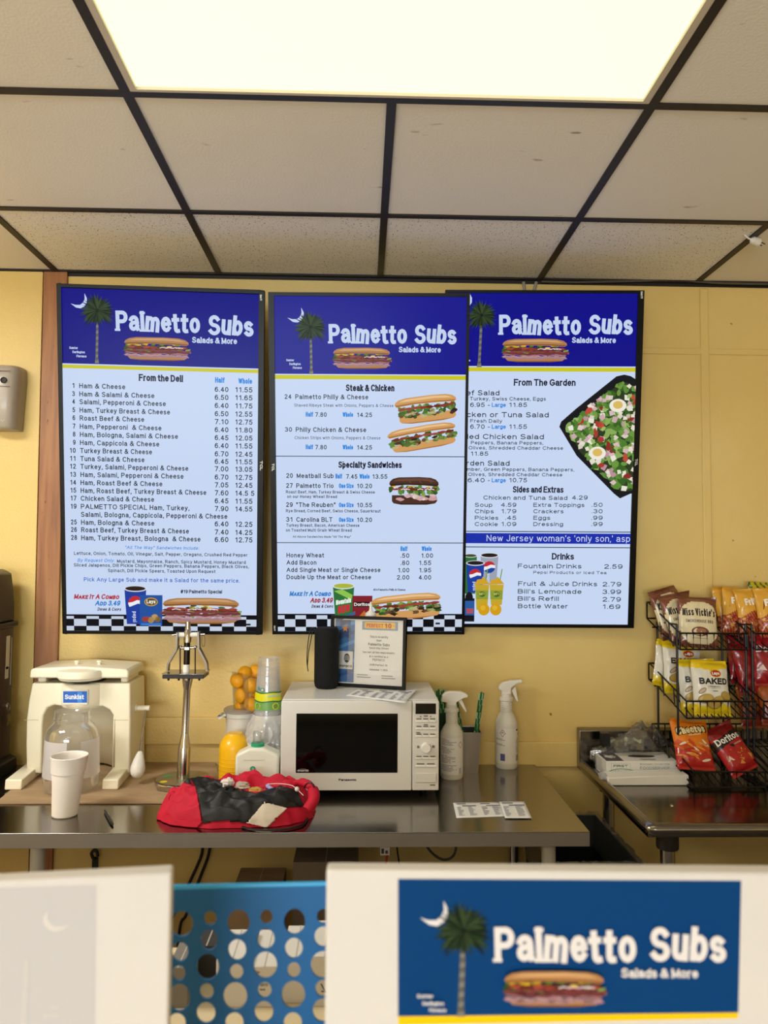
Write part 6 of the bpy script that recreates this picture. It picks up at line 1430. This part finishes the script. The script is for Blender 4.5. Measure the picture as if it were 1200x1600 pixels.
def vick(a, b, s):
    if abs(b) > .86: return '#6b3b2c'
    return '#d9cba6' if s == 1 and abs(a/1.02)**2.4+abs((b+.06)/.86)**2.4 < 1 else ('#7d4634' if (a+b*3) % .5 < .25 else '#744030')
def vick_art(A, w, h):
    A.textuv("Miss Vickie's", -w*.42, h*.10, w*.84, h*.15, '#2a2026', weight=.15, jitter=5); A.textuv('SMOKEHOUSE BBQ', -w*.36, -h*.03, w*.72, h*.06, '#6a5548', weight=.16)
    A.ell(0, -h*.2, w*.22, h*.09, '#6c3a30'); A.up(); A.ell(w*.02, -h*.19, w*.13, h*.05, '#a06a4c'); A.rect(-w*.2, -h*.335, w*.2, -h*.325, '#9a8a72')
def bake(a, b, s):
    if b > .62+.12*abs(a): return '#e2c21e'
    if b < -.62-.04*math.sin(a*9): return '#dfc01c'
    return '#d9d4c6'
def bake_art(A, w, h):
    A.ell(w*.1, h*.26, w*.15, h*.075, '#d8b01e'); A.up(); A.ell(w*.1, h*.26, w*.135, h*.06, '#a82a22'); A.up(); A.textuv('Lays', w*.0, h*.235, w*.2, h*.055, '#f0e8dc', weight=.22); A.textuv('BAKED', -w*.36, h*.06, w*.76, h*.115, '#1f1a18', weight=.24)
    A.textuv('ORIGINAL', -w*.16, h*.005, w*.36, h*.028, '#6a6458', weight=.2); A.rect(-w*.16, -h*.012, w*.2, -h*.016, '#8a8478'); A.rect(-w*.02, -h*.055, w*.12, -h*.065, '#2a2622')
    for x, y, r, an in ((-.3, -.06, .1, .6),): A.ell(w*x, h*y, w*.115, h*.038, '#54463c', an); A.up(); A.ell(w*x, h*y, w*.1, h*.029, '#c0a58c', an)
    for x, y, rx_, an in ((-.22, -.2, .2, .2), (.1, -.24, .17, .5), (.34, -.15, .16, -.4), (-.02, -.3, .18, 0)): A.ell(w*x, h*y, w*rx_, h*.085, '#9a7c2e', an); A.up(); A.ell(w*x, h*(y+.008), w*rx_*.86, h*.07, '#b5964a', an); A.up()
def cheet(a, b, s):
    if s == -1: return '#d9741c'
    k = b+.35*math.sin(a*3)*.4+.1*math.sin(a*9)
    return '#e07a18' if k > -.05 else ('#c8421c' if k > -.3 else '#b3201c')
def cheet_art(A, w, h):
    for d_, c_ in ((.004, '#1a1412'), (0, '#ead9a0')):
        A.textuv('Cheetos', -w*.4-d_*.3, h*.14-d_*.5, w*.8+d_*.6, h*.15+d_, c_, rot=.16, weight=.24 if d_ == 0 else .42, jitter=4); A.up()
    A.textuv('CRUNCHY', -w*.12, h*.12, w*.36, h*.035, '#f0e0b0', rot=.16, weight=.24)
    rr_ = random.Random(9)
    for i in range(16):
        x, y, an = rr_.uniform(-.42, .42), rr_.uniform(-.42, .0), rr_.uniform(-.9, .4); A.ell(w*x, h*y, w*.13, h*.022, rr_.choice(['#e08a2c', '#cf6a1c', '#d9a878', '#e8d8c4', '#b8521c']), an); A.up() if i % 5 == 4 else None
def dori(a, b, s):
    if s == 1 and .2 < b-.1*a < .56: return '#1c1212'
    return '#a8141c' if b < .55 else '#7c1016'
def dori_art(A, w, h):
    A.poly([(-w*.5, h*.13), (w*.5, h*.15), (w*.18, h*.06), (0, h*.0), (-w*.1, h*.07)], '#1c1212'); A.up()
    A.textuv('Doritos', -w*.42, h*.13, w*.84, h*.13, '#e8e2dc', weight=.2, jitter=3, slab=.04); A.textuv('NACHO', w*.06, h*.03, w*.3, h*.03, '#e0c8b8', weight=.2)
    for P, c_ in (([(-.16, .0), (.34, -.12), (.06, -.3)], '#c9862c'), ([(-.4, -.2), (-.3, -.1), (-.2, -.22)], '#d8b8a0'), ([(-.1, -.32), (0, -.26), (.06, -.36)], '#d08a3c'), ([(.3, -.2), (.42, -.24), (.34, -.34)], '#cf9040')): A.poly([(w*a, h*b) for a, b in P], c_); A.up()
    rr_ = random.Random(6)
    for i in range(14): A.ell(w*(.08+rr_.uniform(-.12, .16)), h*(-.12+rr_.uniform(-.08, .06)), w*.02, h*.008, rr_.choice(['#a8521c', '#dca85c']))
def frit(a, b, s): return '#d9a136' if b > -.1+.14*math.cos(a*3) else ('#98261c' if (a*7+b*5) % 1.2 < .7 else '#b0703a')
def frit_art(A, w, h):
    A.poly([(-w*.36, h*.06), (w*.3, h*.12), (w*.36, h*.34), (-w*.3, h*.28)], '#6a1c1a'); A.up(); A.textuv('Fritos', -w*.29, h*.12, w*.58, h*.15, '#eee6da', rot=.1, weight=.24, jitter=4); A.up(); rr_ = random.Random(3)
    for i in range(26): A.ell(w*rr_.uniform(-.4, .4), h*rr_.uniform(-.42, -.12), w*.07, h*.024, rr_.choice(['#c98a3c', '#a8622c', '#d9a85c', '#8c2018']), rr_.uniform(-1, 1)); A.up() if i % 8 == 7 else None
def redb(a, b, s): return '#9c1a20' if (a*1.3+b*2) % .9 < .6 else '#86141a'
def orb(a, b, s): return '#a8521e' if b > -.2 else '#7c2a18'
# left rack
chip_bag('smokehouse chip bag standing frontmost in the top tier of the left rack', 1090, 972, 2.655, .135, .178, 14, 3, -4, vick, vick_art, seed=1)
chip_bag('smokehouse chip bag half hidden in the middle of the top tier', 1063, 966, 2.715, .135, .178, 14, -8, 18, vick, vick_art, seed=2)
chip_bag('smokehouse chip bag leaning at the back left of the top tier', 1046, 957, 2.765, .135, .178, 12, -12, 20, vick, vick_art, seed=3)
chip_bag('baked chip bag frontmost in the middle tier with its name fully visible', 1110, 1075, 2.60, .130, .184, 13, 2, 2, bake, bake_art, seed=4)
chip_bag('baked chip bag just behind the front one, only its first letter showing', 1089, 1072, 2.645, .130, .184, 13, 0, 0, bake, bake_art, seed=5)
chip_bag('baked chip bag behind the rack post in the middle tier', 1066, 1043, 2.735, .150, .184, 10, 4, 8, bake, bake_art, seed=6)
chip_bag('baked chip bag at the far left back of the middle tier', 1050, 1040, 2.78, .150, .165, 10, 14, 14, bake, None, seed=7)
chip_bag('orange cheese snack bag in the bottom tier of the left rack', 1081, 1163, 2.615, .128, .172, 32, 3, 0, cheet, cheet_art, seed=8)
chip_bag('red tortilla chip bag tilted in the bottom tier beside the orange bag', 1142, 1170, 2.60, .112, .168, 30, -24, 0, dori, dori_art, seed=9)
# right rack
G2_ = 'bags of chips in the right rack'
chip_bag('corn chip bag at the back left of the top tier in the right rack', 1141, 953, 2.765, .120, .17, 14, -4, 10, frit, frit_art, G2_, 11)
chip_bag('corn chip bag second from the left in the top tier', 1153, 956, 2.715, .120, .17, 14, 8, 6, frit, frit_art, G2_, 12)
chip_bag('corn chip bag with its logo half covered, third in the top tier', 1176, 957, 2.69, .120, .17, 14, 0, 4, frit, frit_art, G2_, 13)
chip_bag('corn chip bag nearest the photo edge in the top tier', 1208, 958, 2.655, .120, .17, 14, 0, 0, frit, frit_art, G2_, 14)
chip_bag('yellow and green chip bag behind the corn chip bags', 1196, 946, 2.79, .12, .17, 10, 0, 0, lambda a, b, s: '#c9b41e' if (a*2+b) % .8 < .5 else '#4c6a28', None, G2_, 15)
chip_bag('dark red chip bag at the left of the middle tier in the right rack', 1159, 1026, 2.74, .12, .18, 10, 0, 14, redb, dori_art, G2_, 16)
chip_bag('dark red chip bag with white corner print in the middle tier', 1172, 1042, 2.69, .12, .18, 12, -6, 6, redb, None, G2_, 17)
chip_bag('bright red chip bag nearest the photo edge in the middle tier', 1203, 1030, 2.66, .13, .18, 12, 0, 0, redb, dori_art, G2_, 18)
chip_bag('brown orange chip bag low in the right rack', 1180, 1103, 2.70, .13, .15, 16, 0, 6, orb, None, G2_, 19)
chip_bag('brown orange chip bag cut by the photo edge, low in the right rack', 1214, 1098, 2.66, .13, .15, 16, 0, 0, orb, None, G2_, 20)

# ------------------------------------------------------------------ cables and plug under the ceiling
GC = pmat('#9a9484', .5, name='grey_cable')
for i, (x0, x1) in enumerate(((818, 821), (838, 829))):
    p0, p1 = at_y(x0, 441, WY-.01), at_y(x1, 470, WY-.012); q = MB().tube([p0, p0.lerp(p1, .5)+Vector((0, -.004, 0)), p1], .006, GC, 10)
    tag(recenter(link('wall_cable', q), p1), ('upright grey cable coming down the wall behind the right screen', 'slanting grey cable from the ceiling corner behind the right screen')[i], 'cable', 'grey cables above the right screen')
q = MB().tube(smooth_path([at_y(x, y, WY-.02) for x, y in ((846, 440), (900, 441), (950, 440), (1010, 438.5), (1060, 437), (1090, 440), (1130, 442.5), (1200, 444), (1250, 446))], 5), .0045, pmat('#4a443c', .4, name='dark_cable'), 8)
tag(recenter(link('ceiling_cable', q), at_y(846, 440, WY-.02)), 'dark cable running along the ceiling edge to the right', 'cable')
pc = at_z(1180, 377, CZ-.012); pg = thing('power_plug', 'white power plug hanging out between ceiling tiles', 'plug', pc)
d = (at_z(1188, 381, CZ-.016)-at_z(1172, 374, CZ-.006)).normalized()
link('plug_body', MB().tube([pc-d*.03, pc-d*.02, pc-d*.012, pc+d*.012, pc+d*.015], [.003, .003, .012, .0145, .013], WHITEP, 12), pg)
s_ = Vector((-d.y, d.x, 0)).normalized()
for e in (-1, 1): link('prong', MB().tube([pc+d*.013+s_*e*.007, pc+d*.034+s_*e*.007], .0016, BLACK, 6), pg)
link('cord', MB().tube(smooth_path([pc-d*.028, pc-d*.045+Vector((0, 0, .008)), pc-d*.05+Vector((0, 0, .03))]), .003, WHITEP, 8), pg)
# ------------------------------------------------------------------ customer counter in the foreground
BEI = pmat('#d8c8a8', .5, name='beige_laminate')
cz1, cz2 = 1.08, .90
ctr = thing('service_counter', 'beige service counter under the sign boards, nearest the camera', 'counter', (0, .8, 0))
link('raised_shelf', MB().box(XL+.02, XR-.02, .30, .88, cz1-.03, cz1, BEI), ctr, bevel=.003); link('front_panel', MB().box(XL+.02, XR-.02, .40, .46, 0, cz1-.03, BEI), ctr)
link('divider', MB().box(XL+.02, XR-.02, .84, .88, cz2, cz1-.03, BEI), ctr); link('prep_top', MB().box(XL+.02, XR-.02, .46, 1.45, cz2-.03, cz2, BEI), ctr, bevel=.003); link('back_panel', MB().box(XL+.02, XR-.02, 1.36, 1.40, 0, cz2-.03, pmat('#d6d2cc', .5, name='pale_grey_laminate')), ctr)

def board(label, p0, p1, Yl, Yr, fz, bt=.016):
    """upright board; p0, p1: photo points of the front top edge's ends at depths Yl, Yr"""
    a, b = at_y(*p0, Yl), at_y(*p1, Yr); U = Vector((b.x-a.x, b.y-a.y, 0)); Wd = U.length; U.normalize(); N = Vector((U.y, -U.x, 0)); z1 = (a.z+b.z)/2
    M = Matrix((U, -N, Vector((0, 0, 1)))).transposed().to_4x4(); M.translation = Vector((a.x, a.y, 0))
    t = thing('sign_board', label, 'sign', (a+b)/2*1.0-Vector((0, 0, (a.z+b.z)/2-cz1)), 'white sign boards on the counter')
    BD = pmat('#d3cdc7', .55, name='white_sign_board', noise_amt=.02, noise_scale=12)
    pnl_ = link('panel', MB().box(0, Wd, 0, bt, cz1, z1, BD).xf(M), t, bevel=.002)
    link('base_foot', MB().box(.02, Wd-.02, -.02, bt+.05, cz1, cz1+.008, BD).xf(M), t, bevel=.001)
    return pnl_, Art((a.x, a.y, 0), U, (0, 0, 1), N, lambda c: pmat(c, .65, spec=.12), step=.0002)
tR, A = board('right white board with the blue shop sign and yellow stripe', (510, 1362), (1235, 1361.5), .592, .583, 1)
A.pp([(622, 1588), (1153.5, 1582), (1158, 1376), (622, 1373)], '#003a70'); A.pp([(622, 1602), (1153, 1591), (1153.5, 1582), (622, 1588)], '#efc203')
A.up(); header(A, (724, 1452), 45, (720, 1588), (8, 13), (686, 1431), 22, (772, 1500.4, 1132, 54, -1), (969, 1524.6, 1088.6, 14.5), (784, 1512, 942.7, 1570), [('Sumter', 651, 1552.6, 676, 6), ('Darlington', 659.6, 1564, 692.5, 6), ('Florence', 670, 1574.4, 696, 6)], '#ded8d6', seed=3)
link('printed_sign', A.mb, tR, smooth=0)
tL, A = board('left white board showing the pale ghost of a sign from behind', (-60, 1377), (268, 1365.5), .582, .60, 1)
A.pp([(-58, 1640), (148, 1640), (150.5, 1382.5), (-58, 1389)], '#c2bebe'); A.up()
moon_ = [(-x, y) for x, y in ((.32, -1.1), (.62, -.5), (.6, .05), (.3, .5), (-.15, .72), (-.7, .62), (-1.35, .12), (-.75, .3), (-.2, .3), (.15, .02), (.35, -.4))]
A.pp([(81+x*21, 1442+y*18) for x, y in moon_], '#d5cec8'); A.pp([(30, 1640), (42, 1640), (46, 1500), (38, 1500)], '#c7c2bf'); A.pp([(68, 1589), (92, 1589), (92, 1585), (68, 1585)], '#cbc5c1'); A.pp([(80, 1576), (92, 1576), (92, 1572), (80, 1572)], '#cbc5c1'); link('ghost_print', A.mb, tL, smooth=0)

# blue perforated plastic
BLU = pmat('#055a93', .4, name='bright_blue_plastic'); BY = .80
bp = thing('perforated_screen', 'bright blue plastic panel with round holes between the two boards', 'divider', (at_y(390, 1500, BY).x, BY, cz1))
cu_ = bpy.data.curves.new('holes', 'CURVE'); cu_.dimensions = '2D'; cu_.fill_mode = 'BOTH'; cu_.extrude = .0014
def spl(pts):
    s = cu_.splines.new('POLY'); s.points.add(len(pts)-1); s.use_cyclic_u = True
    for p, q in zip(s.points, pts): p.co = (q[0], q[1], 0, 1)
def wl(px, py): p = at_y(px, py, BY); return (p.x, p.z)
a, b = wl(236, 1387), wl(542, 1380); spl([(a[0], cz1), (b[0], cz1), (b[0], b[1]), (a[0], a[1])])
kk = BY/FPX/4.615
for x, y, r1, r2 in ((112, 335, 78, 86), (100, 535, 57, 67), (92, 690, 46, 52), (95, 865, 74, 92), (78, 1048, 60, 66), (318, 295, 43, 50), (310, 450, 60, 70), (300, 645, 77, 88), (293, 820, 48, 54), (287, 975, 65, 72), (522, 325, 77, 88), (512, 522, 62, 72), (507, 680, 46, 53), (498, 855, 82, 94), (492, 1047, 63, 70),
                     (723, 285, 43, 50), (718, 443, 61, 70), (715, 632, 81, 92), (710, 812, 47, 54), (704, 968, 64, 72), (925, 318, 74, 88), (920, 510, 61, 71), (920, 668, 45, 54), (915, 845, 82, 94), (912, 1047, 63, 70), (1130, 280, 44, 50), (1130, 428, 60, 70), (1130, 630, 85, 94), (1130, 800, 54, 58), (1130, 957, 72, 80)):
    c = wl(260+x/4.615, 1370+y/4.615); spl([(c[0]+r1*kk*math.cos(2*math.pi*i/36), c[1]+r2*kk*math.sin(2*math.pi*i/36)) for i in range(36)])
tmp = bpy.data.objects.new('tmp', cu_); COL.objects.link(tmp); bpy.context.view_layer.update()
me = bpy.data.meshes.new_from_object(tmp.evaluated_get(bpy.context.evaluated_depsgraph_get())); COL.objects.unlink(tmp); bpy.data.objects.remove(tmp); bpy.data.curves.remove(cu_)
m = MB(); m.add([(v.co.x, BY-v.co.z, v.co.y) for v in me.vertices], [tuple(p.vertices) for p in me.polygons], BLU); bpy.data.meshes.remove(me)
link('perforated_panel', m, bp, smooth=30)
link('top_rim', MB().tube([(a[0], BY, a[1]), (b[0], BY, b[1])], .0026, pmat('#2f9ad0', .35, name='light_blue_rim'), 10), bp); link('foot_strip', MB().box(a[0], b[0], BY-.02, BY+.02, cz1, cz1+.004, BLU), bp)

# cartons and papers on the prep top behind the panel
def carton(name, label, x0, x1, y0, y1, z0, z1, mat, cat='box', group=None, print_=None):
    t = thing(name, label, cat, ((x0+x1)/2, (y0+y1)/2, z0), group); link('carton', MB().box(x0, x1, y0, y1, z0, z1, mat), t, bevel=.001)
    sm_ = MB().box((x0+x1)/2-.001, (x0+x1)/2+.001, y0, y1, z1, z1+.0004, pmat('#b8b2a8', .6, name='lid_seam')); link('lid_seam', sm_, t)
    if print_:
        A = Art((x0, y0-.0003, z0), (1, 0, 0), (0, 0, 1), (0, -1, 0), lambda c: pmat(c, .6)); print_(A); link('carton_print', A.mb, t, smooth=0)
    return t
WC = pmat('#d9d6d4', .6, name='white_card'); yb = 1.26
def X_(px, Y=yb): return at_y(px, 1500, Y).x
def pa(A): A.text('clip', 394, 1521, 406, 4, '#3a3a3a', weight=.16); A.text('5873', 407, 1541, 418, 4, '#3a3a3a', weight=.16); A.text('tech', 406, 1548, 414, 4, '#3a3a3a', weight=.16)
carton('paper_box', 'white box with small printed numbers behind the blue panel', X_(391), X_(436), yb, yb+.12, cz2, at_y(410, 1510, yb).z, WC, print_=pa)
carton('paper_box', 'plain white box behind the middle holes of the blue panel', X_(338), X_(388), yb, yb+.10, cz2, at_y(360, 1500, yb).z, WC)
carton('paper_box', 'white box behind the right holes of the blue panel', X_(440), X_(482), yb+.01, yb+.12, cz2, at_y(460, 1503, yb).z, WC)
def pb_(A): A.line([A.p(502, 1538), A.p(508, 1549)], .002, '#3a3a3a'); A.line([A.p(503, 1549), A.p(509, 1550)], .002, '#3a3a3a')
carton('paper_box', 'white box with a small arrow mark behind the panel edge', X_(486), X_(528), yb, yb+.12, cz2, at_y(505, 1494, yb).z, WC, print_=pb_)
carton('paper_box', 'small grey ridged box behind the left holes of the blue panel', X_(262), X_(294), yb, yb+.08, cz2, at_y(280, 1512, yb).z, pmat('#77736c', .5, name='grey_card'))
carton('dark_box', 'black box behind the left large hole of the blue panel', X_(306, 1.34), X_(338, 1.34), 1.34, 1.42, cz2, at_y(320, 1478, 1.34).z, pmat('#2e2b27', .6, name='dark_card'))

# ------------------------------------------------------------------ things under the tables
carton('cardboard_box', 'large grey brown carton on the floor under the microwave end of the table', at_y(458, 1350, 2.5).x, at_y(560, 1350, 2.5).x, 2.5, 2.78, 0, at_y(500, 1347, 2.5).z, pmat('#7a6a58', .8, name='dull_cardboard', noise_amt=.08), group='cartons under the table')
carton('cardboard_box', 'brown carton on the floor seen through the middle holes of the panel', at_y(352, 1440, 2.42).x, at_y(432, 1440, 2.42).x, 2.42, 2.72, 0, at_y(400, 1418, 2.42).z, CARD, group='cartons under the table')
def cable(label, pts, r, mat, cat='cable', group=None):
    q = MB().tube(smooth_path(pts, 6), r, mat, 8); return tag(recenter(link('power_cable', q), pts[-1]), label, cat, group)
cable('left of two black cables hanging under the steel table', [at_y(x, y, Y) for x, y, Y in ((317, 1318, 2.84), (315, 1335, 2.845), (308, 1353, 2.845), (294, 1383, 2.84), (276, 1420, 2.835), (262, 1460, 2.83), (252, 1600, 2.80))], .0055, BLACK, group='black cables under the table')
cable('right of two black cables hanging under the steel table', [at_y(x, y, Y) for x, y, Y in ((329, 1318, 2.84), (325, 1338, 2.845), (317, 1360, 2.845), (308, 1383, 2.84), (291, 1429, 2.835), (280, 1457, 2.83), (270, 1600, 2.80))], .0055, BLACK, group='black cables under the table')
GRY = pmat('#3c3830', .5, name='dark_grey_cable')
cable('looped dark cable drooping under the table near the right legs', [at_y(x, y, Y) for x, y, Y in ((664, 1316, 2.5), (670, 1327, 2.5), (680, 1337, 2.5), (692, 1343, 2.5), (704, 1341, 2.5), (711, 1332, 2.5), (713, 1316, 2.5))], .0042, GRY)
cable('thin black cord hanging beside the red cord under the table', [at_y(x, y, 2.6) for x, y in ((620, 1314), (621, 1330), (624, 1350), (630, 1390), (636, 1500))], .0028, BLACK)
rc_ = thing('red_cord', 'red cord with white tag hanging under the table edge', 'cord', at_y(604, 1360, 2.55))
link('cord', MB().tube(smooth_path([at_y(x, y, 2.55) for x, y in ((606, 1316), (605, 1335), (603, 1352), (601, 1400))]), .004, pmat('#b02a1e', .45, name='red_cord_rubber'), 8), rc_)
a_, b_ = at_y(594, 1336, 2.545), at_y(609, 1323, 2.545); link('tag', MB().box(a_.x, b_.x, 2.543, 2.5445, a_.z, b_.z, PAPER), rc_)
A = Art((0, 2.5428, 0), (1, 0, 0), (0, 0, 1), (0, -1, 0), lambda c: pmat(c, .6)); A.pp([(596, 1334), (600, 1334), (600, 1326), (596, 1326)], '#4a4644'); A.pp([(602, 1334), (606, 1334), (606, 1329), (602, 1329)], '#5a5654'); link('tag_print', A.mb, rc_, smooth=0)
hk = thing('wall_hook', 'black hook and strap on the wall under the left end of the table', 'hook', at_y(148, 1350, WY-.01))
p_ = at_y(148, 1340, WY-.012); link('strap', MB().box(p_.x-.010, p_.x+.010, WY-.012, WY-.002, .30, p_.z+.0, BLACK), hk, bevel=.002); link('hook', MB().tube(smooth_path([at_y(x, y, WY-.02) for x, y in ((148, 1345), (143, 1335), (146, 1329), (151, 1330), (153, 1338))]), .006, BLACK, 8), hk)
